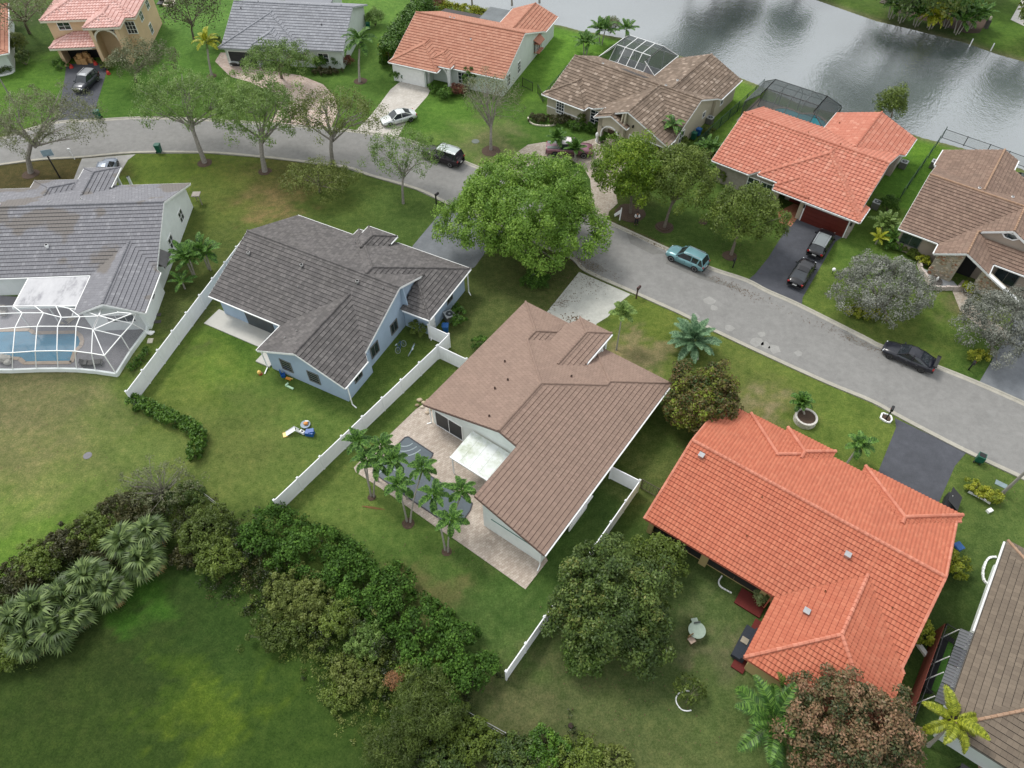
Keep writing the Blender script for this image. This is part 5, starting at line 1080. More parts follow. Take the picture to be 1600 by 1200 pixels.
c0 = (sum(p[0] for p in pA) / len(pA), sum(p[1] for p in pA) / len(pA)); t = thing('swimming_pool', 'long dark-bottomed swimming pool with curved corner steps beside the palm row', 'swimming pool', (*c0, 0))
def pool_build(t, P, c0, water, border_mat, bw=.09, z=.062, bh=.03, border_name='coping'):
    Q = [(p[0] - c0[0], p[1] - c0[1]) for p in P]; a = sum(Q[i][0] * Q[(i + 1) % len(Q)][1] - Q[(i + 1) % len(Q)][0] * Q[i][1] for i in range(len(Q)))
    if a < 0: Q = Q[::-1]
    import mathutils
    tri = mathutils.geometry.tessellate_polygon([[Vector((p[0], p[1], 0)) for p in Q]]); vs = [(p[0], p[1], z) for p in Q]
    out = []
    for f in tri:
        A_, B_, C_ = (Vector(vs[i]) for i in f); out.append(tuple(f) if (B_ - A_).cross(C_ - A_).z > 0 else tuple(f[::-1]))
    MB().add(vs, out).build('water', water, t)
    mb = MB()
    for i in range(len(Q)): mb.bar((*Q[i], z + bh / 2), (*Q[(i + 1) % len(Q)], z + bh / 2), bw, bh)
    mb.build(border_name, border_mat, t)
pool_build(t, pA, c0, water_mat('dark_pool_water', srgb(70, 84, 92)), plain('dark_pool_edge', srgb(48, 48, 56)))
mb = MB(); cc = G(633, 684); u_ = Vector(G(677, 709)) - Vector(cc); u_.normalize(); v_ = Vector((u_.y, -u_.x)); PB = plain('pale_step_line', srgb(150, 164, 168))
if (Vector(G(610, 715)) - Vector(cc)).dot(v_) < 0: v_ = -v_
for r in (.95, 1.45, 1.95):
    pts = []
    for k in range(9):
        a_ = R(8 + 74 * k / 8); p = Vector(cc) + u_ * r * math.cos(a_) + v_ * r * math.sin(a_); pts.append((p.x - c0[0], p.y - c0[1], .068))
    for a_, b_ in zip(pts[:-1], pts[1:]): mb.bar(a_, b_, .09, .01)
cc2 = G(606, 748)
pts = [(cc2[0] - c0[0] + .9 * math.cos(R(50 + 18 * k)), cc2[1] - c0[1] + 1.0 * math.sin(R(50 + 18 * k)), .068) for k in range(7)]
for a_, b_ in zip(pts[:-1], pts[1:]): mb.bar(a_, b_, .1, .01)
mb.build('pool_steps', PB, t)
# stones by the patio corner
for (x, y, s_) in ((656, 626, .3), (662, 630, .22), (668, 627, .2), (652, 634, .2), (672, 640, .26), (668, 646, .2), (675, 633, .18), (660, 637, .2)):
    c_ = G(x, y); o = MB().blob((0, 0, .08), (s_, s_ * .8, .14), 7, 4, 0, random.random(), .4).build('garden_stone', STONE, None, (c_[0], c_[1], .03)); tag(o, 'pale rounded garden stone at the corner of the patio by the brown roof', 'stone', 'stones at the patio corner')
# ------------------------------------------------------------------ pool cage C
SCR = screenmat('cage_screen', (.32, .33, .35), .26); SCRD = screenmat('dark_cage_screen', (.07, .085, .085), .62)
def cage(name, label, org, rings, mat, scr, base_h=.45, knee=None, rad=.07, deck=None):
    """rings: list of equally long lists of (x,y,z) world points, outer base -> top"""
    root = thing(name, label, 'pool enclosure', (org[0], org[1], 0)); Lc = lambda p: (p[0] - org[0], p[1] - org[1], p[2])
    n = len(rings[0])
    for i in range(n):
        mb = MB()
        for a_, b_ in zip(rings[:-1], rings[1:]): mb.bar(Lc(a_[i]), Lc(b_[i]), rad, rad)
        mb.build('rib', mat, root)
    for r_ in rings:
        mb = MB()
        for i in range(n - 1): mb.bar(Lc(r_[i]), Lc(r_[i + 1]), rad, rad)
        mb.build('ring_beam', mat, root)
    for a_, b_ in zip(rings[:-1], rings[1:]):
        for i in range(n - 1):
            if (Vector(a_[i]) - Vector(b_[i])).length < .05 and (Vector(a_[i + 1]) - Vector(b_[i + 1])).length < .05: continue
            MB().add([Lc(a_[i]), Lc(a_[i + 1]), Lc(b_[i + 1]), Lc(b_[i])], [(0, 1, 2, 3)]).build('screen_panel', scr, root)
    if knee:
        r_ = rings[0]
        for i in range(n - 1):
            a_, b_ = Lc(r_[i]), Lc(r_[i + 1]); MB().bar((a_[0], a_[1], base_h / 2), (b_[0], b_[1], base_h / 2), .2, base_h).build('knee_wall', knee, root)
    return root
bx = [(-60, 581), (-22, 581.5), (19, 582), (57, 580.5), (91, 580), (120, 580.5), (150, 583), (184, 588), (206, 553), (231, 519), (233, 497)]
E_ = [(-60, 553), (-22, 552.5), (20, 551), (55, 548.6), (89, 548), (117, 548.6), (143, 552), (163, 555.5), (189, 525), (206.5, 505.5), (212, 490)]
B_r = [(-50, 517), (-14, 515), (23.6, 512), (58, 510), (90, 510), (119, 510), (145, 514.5), (145.4, 514.7), (146, 514.9), (180, 500), (206, 490)]
C_r = [(-36, 491), (0, 490), (35, 489), (68, 489), (96, 496), (125, 495), (154, 494), (154.3, 494), (154.6, 493.8), (155, 493.6), (185, 488)]
D_r = [(-34, 479), (-8, 479), (21, 478.5), (54, 478), (87, 477.5), (108, 482), (130, 485), (158, 479), (159, 479), (160, 479), (182, 485)]
rings = [[G3(x, y, .0) for x, y in bx], [G3(x, y, 2.6) for x, y in E_], [G3(x, y, 3.5) for x, y in B_r], [G3(x, y, 3.5) for x, y in C_r], [G3(x, y, 2.85) for x, y in D_r]]
orgc = G(100, 540)
cage('pool_cage', 'white-framed screened pool cage behind the patchy pale grey roof, left edge', orgc, rings, WHITE, SCR, .45, W_C, .07)
drive('pool_deck', [(-120, 582), (19, 580), (91, 578), (150, 581), (184, 586), (229, 519), (234, 508), (160, 500), (120, 470), (-120, 455)], DECKG, .04, .06)
pc = [(-70, 520), (0, 517), (47, 516), (54, 521), (118, 519.5), (126, 525), (129, 533), (127, 541), (118, 549), (115, 558), (112, 567), (39, 568), (31, 561), (-10, 559), (-70, 560)]
pC = [G(*p) for p in pc]; c0 = (sum(p[0] for p in pC) / len(pC), sum(p[1] for p in pC) / len(pC)); t = thing('swimming_pool', 'blue swimming pool with tan coping inside the white-framed screen cage', 'swimming pool', (*c0, 0))
pool_build(t, pC, c0, water_mat('blue_pool_water', srgb(30, 118, 150)), plain('tan_coping', srgb(168, 150, 132)), .4, .05, .04)
# pool furniture under the cage
def blobthing(name, label, cat, px, py, z, parts, group=None, rot=0):
    c_ = G(px, py, z); t_ = thing(name, label, cat, (c_[0], c_[1], z), rot, group)
    for pn, mb, mt in parts: mb.build(pn, mt, t_)
    return t_
blobthing('rock_feature', 'pale rock waterfall at the near edge of the blue caged pool', 'rock waterfall', 8, 564, .04, [('boulder', MB().blob((0, 0, .3), (.7, .45, .45), 8, 5, 0, .9, .4).blob((.5, -.3, .2), (.4, .4, .3), 7, 4, 0, .8, .4), plain('pale_rock', srgb(196, 192, 184), .9, .25))])
def lounger(px, py, rot, label, col, z=.05):
    f = MB().box((0, 0, .3), (1.9, .65, .05)).box((-.7, 0, .5), (.6, .62, .05)); lg = MB()
    for sx in (-.8, .8):
        for sy in (-.28, .28): lg.box((sx, sy, .15), (.05, .05, .3))
    cu = MB().box((.15, 0, .36), (1.3, .6, .07)); cu.add([(-.45, -.3, .38), (-.45, .3, .38), (-1.0, .3, .75), (-1.0, -.3, .75)], [(0, 1, 2, 3)])
    return blobthing('pool_lounger', label, 'lounger', px, py, z, [('frame', f, BLACK), ('legs', lg, BLACK), ('cushion', cu, col)], rot=rot)
lounger(146, 570, R(10), 'dark grey lounger in the near corner of the white-framed cage', plain('dark_cushion', srgb(70, 68, 66)))
lounger(112, 503, R(60), 'tan folded lounger under the flat patio roof edge', plain('tan_cushion', srgb(188, 172, 140)))
blobthing('patio_chair', 'grey wicker chair in the corner under the flat patio roof', 'chair', 8, 492, .05, [('seat', MB().box((0, 0, .35), (.7, .7, .3)), plain('wicker', srgb(124, 118, 110))), ('backrest', MB().box((0, .35, .7), (.7, .14, .6)), plain('wicker', (1, 1, 1)))])
# ------------------------------------------------------------------ cages of the lake houses
def rect_cage(H, name, label, u0, u1, v0, v1, ze, zt, inset, nx, mat, scr, rad=.09):
    org = H.w2((u0 + u1) / 2, (v0 + v1) / 2); W = lambda u, v, z_: (*H.w2(u, v), z_)
    out = [(u0, v0 + .0)] + [(u0, v1)] + [(u0 + (u1 - u0) * (k + 1) / nx, v1) for k in range(nx - 1)] + [(u1, v1)] + [(u1, v0)]
    top = [(u0 + inset, v0)] + [(u0 + inset, v1 - inset)] + [(u0 + inset + (u1 - u0 - 2 * inset) * (k + 1) / nx, v1 - inset) for k in range(nx - 1)] + [(u1 - inset, v1 - inset)] + [(u1 - inset, v0)]
    topi = [(min(max(u, u0 + inset), u1 - inset), v0 + .01 * 0 + (v0 + inset) - v0) for u, v in top]
    eav = [(u, v0) for u, v in topi]
    rings = [[W(u, v, .05) for u, v in out], [W(u, v, ze) for u, v in out], [W(u, v, zt) for u, v in top], [W(u, v, zt) for u, v in topi], [W(u, v, ze) for u, v in eav]]
    return cage(name, label, org, rings, mat, scr, rad=rad)
rect_cage(Gg, 'pool_cage', 'white-framed dark screened pool cage behind the mottled tan roof', .6, 9.4, 12.8, 19.6, 2.8, 4.3, 1.7, 4, WHITE, SCRD, .075)
drive('pool_deck', [Gg.w2(.4, 12.4), Gg.w2(9.6, 12.4), Gg.w2(9.6, 19.8), Gg.w2(.4, 19.8)], DECKG, .04) if False else struct(sheet('pool_deck', [Gg.w2(.4, 12.4), Gg.w2(9.6, 12.4), Gg.w2(9.6, 19.8), Gg.w2(.4, 19.8)], .04, DECKG, .04, px=False))
pts = [Gg.w2(u, v) for u, v in ((2.5, 14.0), (8.6, 14.0), (8.8, 16.6), (6.5, 17.3), (3.0, 16.8), (2.2, 15.4))]; c0 = Gg.w2(5.5, 15.5); t = thing('swimming_pool', 'teal swimming pool seen through the dark screen behind the mottled tan roof', 'swimming pool', (*c0, 0)); pool_build(t, pts, c0, water_mat('teal_pool_water', srgb(48, 124, 138)), plain('tan_coping', (1, 1, 1)), .3, .05, .03)
t = thing('patio_umbrella', 'closed pale patio umbrella inside the cage behind the mottled tan roof', 'umbrella', (*Gg.w2(2.4, 17.6), 0)); MB().cyl((0, 0), .03, 0, 2.3, 8).build('pole', WHITE, t); MB().cyl((0, 0), 1.1, 1.9, 2.4, 10, r1=.1).build('canopy', plain('pale_canvas', srgb(190, 190, 190)), t)
BRONZE = plain('bronze_frame', srgb(78, 82, 82), .5)
rect_cage(Hh, 'pool_cage', 'bronze-framed dark screened pool cage behind the salmon roof', -20.5, -10.0, 15.6, 22.0, 2.6, 4.2, 1.8, 4, BRONZE, SCRD, .075)
struct(sheet('pool_deck', [Hh.w2(-20.8, 15.2), Hh.w2(-9.7, 15.2), Hh.w2(-9.7, 22.2), Hh.w2(-20.8, 22.2)], .04, asphalt('brown_grey_deck', srgb(150, 140, 130), .1, stain=False), .04, px=False))
hp = [(1206, 172), (1215, 169), (1228, 169), (1240, 173), (1252, 178), (1268, 178), (1280, 182), (1290, 190), (1294, 197), (1288, 203), (1270, 200), (1240, 190)]
pts = [G(*p) for p in hp]; c0 = (sum(p[0] for p in pts) / len(pts), sum(p[1] for p in pts) / len(pts)); t = thing('swimming_pool', 'turquoise curved swimming pool under the bronze-framed cage behind the salmon roof', 'swimming pool', (*c0, 0)); pool_build(t, pts, c0, water_mat('turquoise_pool_water', srgb(70, 176, 190)), plain('tan_coping', (1, 1, 1)), .4, .05, .04)
rect_cage(I, 'screen_enclosure', 'dark screened lanai behind the earth-brown roof at the right edge', 7.4, 14.5, 13.9, 18.0, 2.7, 3.4, .8, 3, BRONZE, SCRD)
# retaining edges / garden borders
def border(name, label, pts, mat, w=.16, h=.14, px=True, n=3, cat='garden border'):
    pp = dense(pts, n) if n > 1 else pts; P_ = [G(*p) for p in pp]; o0 = P_[0]; t_ = thing(name, label, cat, (*o0, 0)); p0 = None
    for a, b in zip(P_[:-1], P_[1:]):
        L = math.hypot(b[0] - a[0], b[1] - a[1]); m_ = max(1, round(L / .45))
        for k in range(m_):
            x = a[0] + (b[0] - a[0]) * (k + .5) / m_ - o0[0]; y = a[1] + (b[1] - a[1]) * (k + .5) / m_ - o0[1]
            if p0 is None: p0 = MB().box((0, 0, h / 2), (.42, w, h), 0, 0, .5, .9).build('block', mat, t_); p = p0
            else: p = p0.copy(); link(p, t_)
            p.location = (x, y, .01); p.rotation_euler = (0, 0, math.atan2(b[1] - a[1], b[0] - a[0]) + random.uniform(-.05, .05)); p.scale = (L / m_ / .44, random.uniform(.85, 1.15), random.uniform(.85, 1.15))
    return t_
CREAM = plain('cream_block', srgb(222, 214, 196), .8, .12)
border('curved_border', 'cream block border curving round a flower bed left of the tan arch house', [(825, 184), (827, 190), (834, 195), (846, 197), (860, 197), (868, 195)], CREAM)
border('planter_border', 'white curved border of a small bed against the weathered roof house', [(1556, 871), (1545, 872), (1538, 882), (1535, 895), (1537, 908), (1545, 915)], WHITE)
border('white_edging', 'long thin white edging along the wall of the weathered roof house', [(1559, 888), (1552, 908), (1542, 935), (1530, 965), (1522, 990)], WHITE, .2, .2)
border('garden_border', 'white curved edging beside the red terrace of the orange-red roof house', [(1128, 900), (1123, 908), (1124, 915), (1130, 920), (1143, 927)], WHITE, .1, .1)
border('tree_ring', 'white hoop edging round a seedling in the lower right lawn', [(1077, 1080), (1069, 1080), (1060, 1084), (1056, 1092), (1058, 1101), (1065, 1109), (1073, 1111), (1080, 1110)], WHITE, .07, .07)
border('curb_border', 'white edging below yellow shrubs near the leaning street light', [(1512, 769), (1535, 780), (1547, 788)], WHITE, .14, .14, n=1)
border('mailbox_border', 'white block frame round the mailbox by the dark driveway', [(1378, 646), (1391, 650), (1393, 656), (1390, 661), (1384, 660), (1375, 654), (1378, 646)], WHITE, .12, .14, n=1)
struct(sheet('mulch_bed', [(1378, 646), (1391, 650), (1393, 656), (1390, 661), (1384, 660), (1375, 654)], .03, MULCH))
border('bed_border', 'white kerb round a bed at the left edge by the orange-roof cottage', [(22, 110), (20, 114), (12, 117), (2, 119), (-10, 119)], WHITE, .18, .2)
border('front_planter_border', 'cream border round a clipped shrub at the arched entry', [(931, 219), (931, 225), (937, 228), (943, 229), (947, 226)], CREAM)
border('porch_low_wall', 'low pink-white wall round the pebble court before the stone-front house', [(1434, 412), (1437, 422), (1446, 436), (1452, 446)], plain('pinkish_wall', srgb(206, 194, 186)), .25, .5, n=1)
border('porch_low_wall', 'straight low pink-white wall in front of the pebble court, right edge', [(1452, 452), (1475, 453), (1506, 453)], plain('pinkish_wall', (1, 1, 1)), .25, .5, n=1)
struct(sheet('pebble_court', [(1438, 418), (1455, 425), (1470, 432), (1490, 440), (1500, 452), (1453, 450)], .03, asphalt('white_pebble', srgb(176, 178, 180), .12)))
c_ = G(1460, 441); t = thing('stone_fountain', 'dark round fountain with a white figure in the pebble court', 'fountain', (*c_, 0)); MB().cyl((0, 0), .7, 0, .25, 16).build('basin', plain('dark_stone', srgb(84, 80, 76), .8), t); MB().blob((.1, 0, .5), (.12, .12, .3), 7, 5).build('figure', WHITE, t)
border('tree_ring_border', 'dark ring border round the mulch of the second olive tree', [(1026, 352), (1030, 358), (1038, 361), (1046, 358), (1050, 352)], plain('dark_edging', srgb(84, 66, 52)), .1, .12)
# planter with palm: stacked white blocks
c_ = G(1257, 657); t = thing('stone_planter', 'round raised planter of stacked white blocks in the front lawn', 'planter', (*c_, 0)); p0 = None
for lay in range(3):
    for k in range(16):
        a_ = 6.283 * (k + lay * .5) / 16
        if p0 is None: p0 = MB().box((0, 0, .1), (.36, .2, .19), 0, 0, .5, .92).build('block', plain('white_block', srgb(214, 210, 202), .85, .15), t); p = p0
        else: p = p0.copy(); link(p, t)
        p.location = (.88 * math.cos(a_), .88 * math.sin(a_), lay * .2); p.rotation_euler = (0, 0, a_ + math.pi / 2)
MB().cyl((0, 0), .8, 0, .5, 16).build('soil', MULCH, t)
# ------------------------------------------------------------------ foliage
def leaves(name, parent, mat, C, Rr, per, ll, aspect=.55, outc=None, up=.45, fill=.0, tvar=.35, flat=1.0, droop=0.0):
    """C (n,3) clump centres, Rr (n,) radii, per leaves per clump, ll leaf length"""
    C = np.asarray(C, float); Rr = np.asarray(Rr, float); n = len(C); N = n * per
    idx = np.repeat(np.arange(n), per); D = rng.normal(size=(N, 3)); D /= np.linalg.norm(D, axis=1)[:, None]
    if outc is not None:
        O = C - np.asarray(outc); O /= (np.linalg.norm(O, axis=1)[:, None] + 1e-6); D = D + O[idx] * .55; D[:, 2] += .25; D /= np.linalg.norm(D, axis=1)[:, None]
    rad = Rr[idx] * (fill + (1.08 - fill) * rng.random(N) ** .45); S = np.ones((1, 3)); S[0, 2] = flat
    P = C[idx] + D * rad[:, None] * S; P[:, 2] -= droop * (rad ** 1.5) * rng.random(N)
    Nn = D * .7 + rng.normal(size=(N, 3)) * .55; Nn[:, 2] += up; Nn /= np.linalg.norm(Nn, axis=1)[:, None]
    T = np.cross(Nn, rng.normal(size=(N, 3))); T /= np.linalg.norm(T, axis=1)[:, None]; B = np.cross(Nn, T)
    L = ll * (.6 + .8 * rng.random(N)); W = L * aspect
    a = P - T * (L / 2)[:, None]; c = P + T * (L / 2)[:, None]; b = P + B * (W / 2)[:, None] + T * (L * .05)[:, None] - Nn * (W * .15)[:, None]; d = P - B * (W / 2)[:, None] + T * (L * .05)[:, None] - Nn * (W * .15)[:, None]
    V = np.stack([a, b, c, d], 1).reshape(-1, 3); F = np.arange(N * 4).reshape(N, 4)
    ct = rng.random(n) * tvar; t = .1 + ct[idx] + rng.random(N) * (.7 - tvar)
    V = V[np.repeat(P[:, 2] > .02, 4)] if (P[:, 2] <= .02).any() else V; k = P[:, 2] > .02
    F = np.arange(k.sum() * 4).reshape(-1, 4)
    return npmesh(name, V, F, t[k], mat, parent)
def shell(n, rx, ry, rz, cz, low=-.35, jit=.14, inner=.25):
    out = []
    g = math.pi * (3 - math.sqrt(5)); ph = random.random() * 6
    for i in range(n):
        z = 1 - (1 - low) * (i + .5) / n; r = math.sqrt(max(0, 1 - z * z)); a = g * i + ph
        nz = mnoise.noise(Vector((math.cos(a) * r * 1.7 + ph, math.sin(a) * r * 1.7, z * 1.7))) * .46 + mnoise.noise(Vector((math.cos(a) * r * 4 + ph, math.sin(a) * r * 4, z * 4))) * .2
        k = (1 + nz) * (1 + random.uniform(-jit, jit)) * (random.uniform(.55, .8) if random.random() < inner else 1)
        out.append((rx * r * math.cos(a) * k, ry * r * math.sin(a) * k, cz + rz * z * k))
    return out
def stems(clumps, cz, base_r, h0, bark, root, nb=9, lean=(0, 0), twigs=0):
    mb = MB(); top = Vector((lean[0], lean[1], h0)); mb.tube([(0, 0, -.1), (lean[0] * .3, lean[1] * .3, h0 * .5), top], [base_r * 1.35, base_r, base_r * .85], 8)
    sel = random.sample(range(len(clumps)), min(nb, len(clumps))); ends = []
    for i in sel:
        c = Vector(clumps[i]); m_ = top.lerp(c, .5) + Vector((random.uniform(-.3, .3), random.uniform(-.3, .3), random.uniform(-.1, .5))); mb.tube([top - Vector((0, 0, random.uniform(0, h0 * .3))), m_, c], [base_r * .6, base_r * .32, base_r * .1], 5, cap=False); ends.append(m_)
    if twigs:
        for i in random.sample(range(len(clumps)), min(twigs, len(clumps))):
            c = Vector(clumps[i]); e = min(ends, key=lambda q: (q - c).length); m_ = e.lerp(c, .5) + Vector((random.uniform(-.25, .25),) * 3)
            mb.tube([e, m_, c * 1.0], [base_r * .2, base_r * .12, .012], 4, cap=False)
    return mb.build('trunk', bark, root)
def tree(name, label, base, crown, r, n, per, ll, mat, cr=None, h0=None, tr=.16, bark=None, nb=10, low=-.35, sparse=False, group=None, cat='tree', aspect=.55, inner=.25, twigs=0, flat=1.0, droop=0, tvar=.35, trunk=True):
    """base: pixel of the trunk foot; crown: (px, py, z) of the crown centre; r: radii"""
    bx_, by_ = G(*base); cx, cy = G(crown[0], crown[1], crown[2]); rx, ry, rz = r
    cr = cr or (rx + ry) / 2 * .26; rx -= cr * .6; ry -= cr * .6; rz -= cr * .5
    root = thing(name, label, cat, (bx_, by_, 0), 0, group); dx, dy = cx - bx_, cy - by_
    C = [(x + dx, y + dy, z) for x, y, z in shell(n, rx, ry, rz, crown[2], low, inner=inner)]; C = [c for c in C if c[2] > .15]
    cr = cr or (rx + ry) / 2 * .26; Rr = [cr * random.uniform(.7, 1.3) for _ in C]
    h0 = h0 or max(.6, crown[2] - rz * .75)
    if trunk: stems(C, crown[2], tr, h0, bark or BARK, root, nb, (dx * .5, dy * .5), twigs)
    leaves('crown', root, mat, C, Rr, per, ll, aspect, (dx, dy, crown[2] - rz * .5), flat=flat, droop=droop, tvar=tvar); return root
L_BRIGHT = leafmat('bright_green_leaves', [(0, srgb(56, 88, 26)), (.45, srgb(104, 142, 48)), (.8, srgb(142, 176, 70)), (1, srgb(172, 200, 96))], .3)
L_LIME = leafmat('lime_leaves', [(0, srgb(58, 84, 20)), (.4, srgb(100, 132, 32)), (.75, srgb(142, 166, 48)), (1, srgb(176, 192, 68))], .3)
L_OLIVE = leafmat('olive_green_leaves', [(0, srgb(56, 72, 22)), (.5, srgb(96, 116, 42)), (.85, srgb(126, 144, 60)), (1, srgb(132, 140, 66))], .2)
L_MANGO = leafmat('mango_leaves', [(0, srgb(32, 46, 18)), (.45, srgb(64, 86, 34)), (.75, srgb(98, 118, 50)), (.9, srgb(134, 132, 70)), (1, srgb(152, 108, 76))], .1)
L_MANGOR = leafmat('mango_red_flush_leaves', [(0, srgb(34, 44, 22)), (.3, srgb(66, 80, 42)), (.55, srgb(130, 106, 76)), (1, srgb(186, 136, 112))], .1)
L_MANGOY = leafmat('mango_yellow_flush_leaves', [(0, srgb(28, 44, 16)), (.4, srgb(60, 84, 28)), (.6, srgb(104, 80, 48)), (.8, srgb(122, 142, 42)), (1, srgb(146, 164, 52))], .15)
L_SILVER = leafmat('silver_leaves', [(0, srgb(70, 74, 62)), (.45, srgb(112, 116, 104)), (.8, srgb(154, 156, 146)), (1, srgb(186, 188, 178))], .05)
L_GREYG = leafmat('grey_green_leaves', [(0, srgb(74, 80, 52)), (.5, srgb(112, 118, 82)), (1, srgb(146, 152, 112))], .2)
L_SPR = leafmat('spring_green_leaves', [(0, srgb(62, 82, 34)), (.5, srgb(104, 134, 62)), (1, srgb(150, 176, 96))], .3)
L_OLY = leafmat('yellow_olive_leaves', [(0, srgb(60, 70, 26)), (.5, srgb(102, 116, 50)), (1, srgb(142, 152, 80))], .25)
L_DARK = leafmat('dark_glossy_leaves', [(0, srgb(30, 52, 16)), (.5, srgb(68, 102, 34)), (.85, srgb(104, 142, 54)), (1, srgb(132, 166, 76))], .12, .6, .2)
L_HEDGE = leafmat('hedge_leaves', [(0, srgb(34, 62, 16)), (.5, srgb(70, 106, 28)), (.85, srgb(104, 142, 44)), (1, srgb(132, 166, 66))], .15)
L_YEL = leafmat('yellow_croton_leaves', [(0, srgb(70, 88, 20)), (.5, srgb(140, 152, 40)), (1, srgb(202, 196, 72))], .2)
L_RUST = leafmat('rusty_leaves', [(0, srgb(34, 38, 16)), (.5, srgb(64, 66, 30)), (.85, srgb(84, 82, 42)), (1, srgb(118, 88, 50))], .15)
L_RED = leafmat('red_shrub_leaves', [(0, srgb(54, 34, 26)), (1, srgb(142, 84, 60))], .15)
L_PALM = leafmat('palm_green', [(0, srgb(34, 64, 22)), (.5, srgb(66, 106, 40)), (1, srgb(116, 156, 66))], .2, .5, .35)
L_PALMB = leafmat('palm_blue_green', [(0, srgb(62, 92, 62)), (.5, srgb(92, 128, 92)), (1, srgb(134, 166, 124))], .15)
L_PALMY = leafmat('palm_yellow_green', [(0, srgb(110, 120, 20)), (.5, srgb(154, 164, 36)), (1, srgb(196, 198, 70))], .25)
L_SABAL = leafmat('sabal_leaf', [(0, srgb(42, 58, 26)), (.5, srgb(76, 98, 48)), (1, srgb(124, 144, 84))], .15)
L_FEATH = leafmat('feathery_leaves', [(0, srgb(48, 62, 18)), (.5, srgb(80, 98, 36)), (1, srgb(118, 136, 60))], .25)

# big street trees and yard trees
tree('shade_tree', 'largest bright green spreading tree, overhanging the street at the centre', (818, 398), (819, 332, 4.9), (7.3, 6.5, 3.9), 340, 220, .24, L_BRIGHT, cr=.95, tr=.3, bark=GREYBARK, nb=16, low=-.45)
tree('shade_tree', 'lime green round tree above the standing person, before the tan arch house', (985, 333), (986, 268, 4.8), (3.7, 3.9, 3.2), 110, 170, .24, L_LIME, cr=.85, tr=.14)
tree('shade_tree', 'darker olive green tree with a ringed mulch bed, right of the lime green tree', (1038, 355), (1064, 280, 5.0), (3.5, 3.6, 3.1), 100, 150, .22, L_OLIVE, cr=.8, tr=.14, h0=3)
tree('shade_tree', 'olive green tree beside the dark driveway with two black cars', (1142, 398), (1164, 335, 4.2), (3.9, 3.5, 2.7), 100, 150, .22, L_OLIVE, cr=.8, tr=.15, h0=2.6)
tree('silver_tree', 'silvery grey round tree on the lawn right of the black parked cars', (1385, 500), (1378, 450, 2.7), (4.2, 3.6, 2.5), 190, 110, .16, L_SILVER, cr=.6, tr=.14, nb=14)
tree('silver_tree', 'silvery grey tree at the right edge by the asphalt driveway', (1545, 560), (1562, 505, 2.9), (3.6, 3.8, 2.6), 170, 110, .16, L_SILVER, cr=.6, tr=.14, nb=14)
tree('mango_tree', 'mango tree with yellow and red flush touching the orange-red roof, top right of brown roof', (1088, 680), (1095, 628, 2.8), (3.1, 3.2, 2.7), 150, 160, .22, L_MANGOY, cr=.6, tr=.2, low=-.6)
tree('mango_tree', 'large dark green mango tree over the white fence in the lower middle', (958, 985), (958, 942, 3.2), (3.85, 3.9, 3.0), 230, 170, .21, L_MANGO, cr=.62, tr=.24, low=-.6)
tree('mango_tree', 'small lighter green lobe of mango foliage at the lower left of the large mango tree', (920, 1040), (913, 1022, 1.3), (1.5, 1.4, 1.2), 26, 170, .21, leafmat('mango_light_leaves', [(0, srgb(40, 60, 20)), (.6, srgb(88, 116, 46)), (1, srgb(120, 146, 66))], .15), cr=.7, tr=.08)
tree('small_tree', 'small olive tree between the large mango tree and the orange-red roof corner', (1030, 900), (1030, 872, 1.9), (1.75, 1.6, 1.5), 36, 150, .2, L_OLIVE, cr=.6, tr=.08)
tree('mango_tree', 'mango tree thick with reddish new leaves at the bottom right', (1325, 1185), (1322, 1142, 3.0), (4.0, 3.2, 2.8), 220, 150, .2, L_MANGOR, cr=.6, tr=.24, low=-.6)
tree('street_tree', 'grey-olive sparse tree at the left edge by the street', (48, 270), (66, 192, 5.6), (6.3, 5.2, 2.7), 150, 85, .17, L_GREYG, cr=.75, tr=.26, bark=GREYBARK, nb=14, low=-.25, twigs=60, inner=.3)
tree('street_tree', 'forked sparse street tree standing at the kerb beside the green wheelie bin', (320, 254), (286, 160, 5.8), (5.7, 4.6, 2.8), 150, 90, .18, L_SPR, cr=.75, tr=.24, bark=GREYBARK, nb=14, low=-.25, twigs=60, inner=.3)
tree('street_tree', 'fuller spring green street tree left of the centre, second from the green bin', (414, 268), (405, 172, 6.0), (4.7, 4.6, 3.4), 120, 130, .2, L_SPR, cr=.8, tr=.26, bark=GREYBARK, nb=12, low=-.4, twigs=40)
tree('street_tree', 'yellow-olive street tree with crooked leaning limbs, arching over the road', (520, 258), (520, 182, 5.4), (5.6, 3.9, 2.6), 120, 85, .18, L_OLY, cr=.75, tr=.22, bark=GREYBARK, nb=13, low=-.25, twigs=60)
tree('weeping_tree', 'low yellow-olive drooping tree on the lawn below the crooked street tree', (500, 300), (500, 280, 2.1), (3.9, 2.6, 1.6), 80, 80, .18, L_OLY, cr=.7, tr=.14, low=-.5)
tree('street_tree', 'thin pale green street tree left of the big bright tree', (630, 318), (632, 242, 4.6), (4.0, 3.4, 2.2), 90, 75, .17, L_SPR, cr=.65, tr=.13, bark=GREYBARK, nb=12, low=-.25, twigs=50)
tree('yard_tree', 'loose green tree hiding the front of the slate roof house', (440, 122), (436, 96, 3.6), (4.5, 3.2, 2.2), 90, 100, .2, L_SPR, cr=.75, tr=.16, low=-.3, twigs=30)
tree('yard_tree', 'grey-green airy tree in front of the peach two-storey house', (212, 128), (222, 96, 3.4), (4.2, 3.0, 2.2), 90, 80, .18, L_GREYG, cr=.7, tr=.14, low=-.3, twigs=40)
tree('bare_tree', 'nearly leafless grey tree right of the parked black SUV', (767, 234), (768, 158, 4.9), (3.6, 3.2, 3.3), 90, 44, .16, L_GREYG, cr=.9, tr=.17, bark=GREYBARK, nb=16, low=-.4, twigs=80)
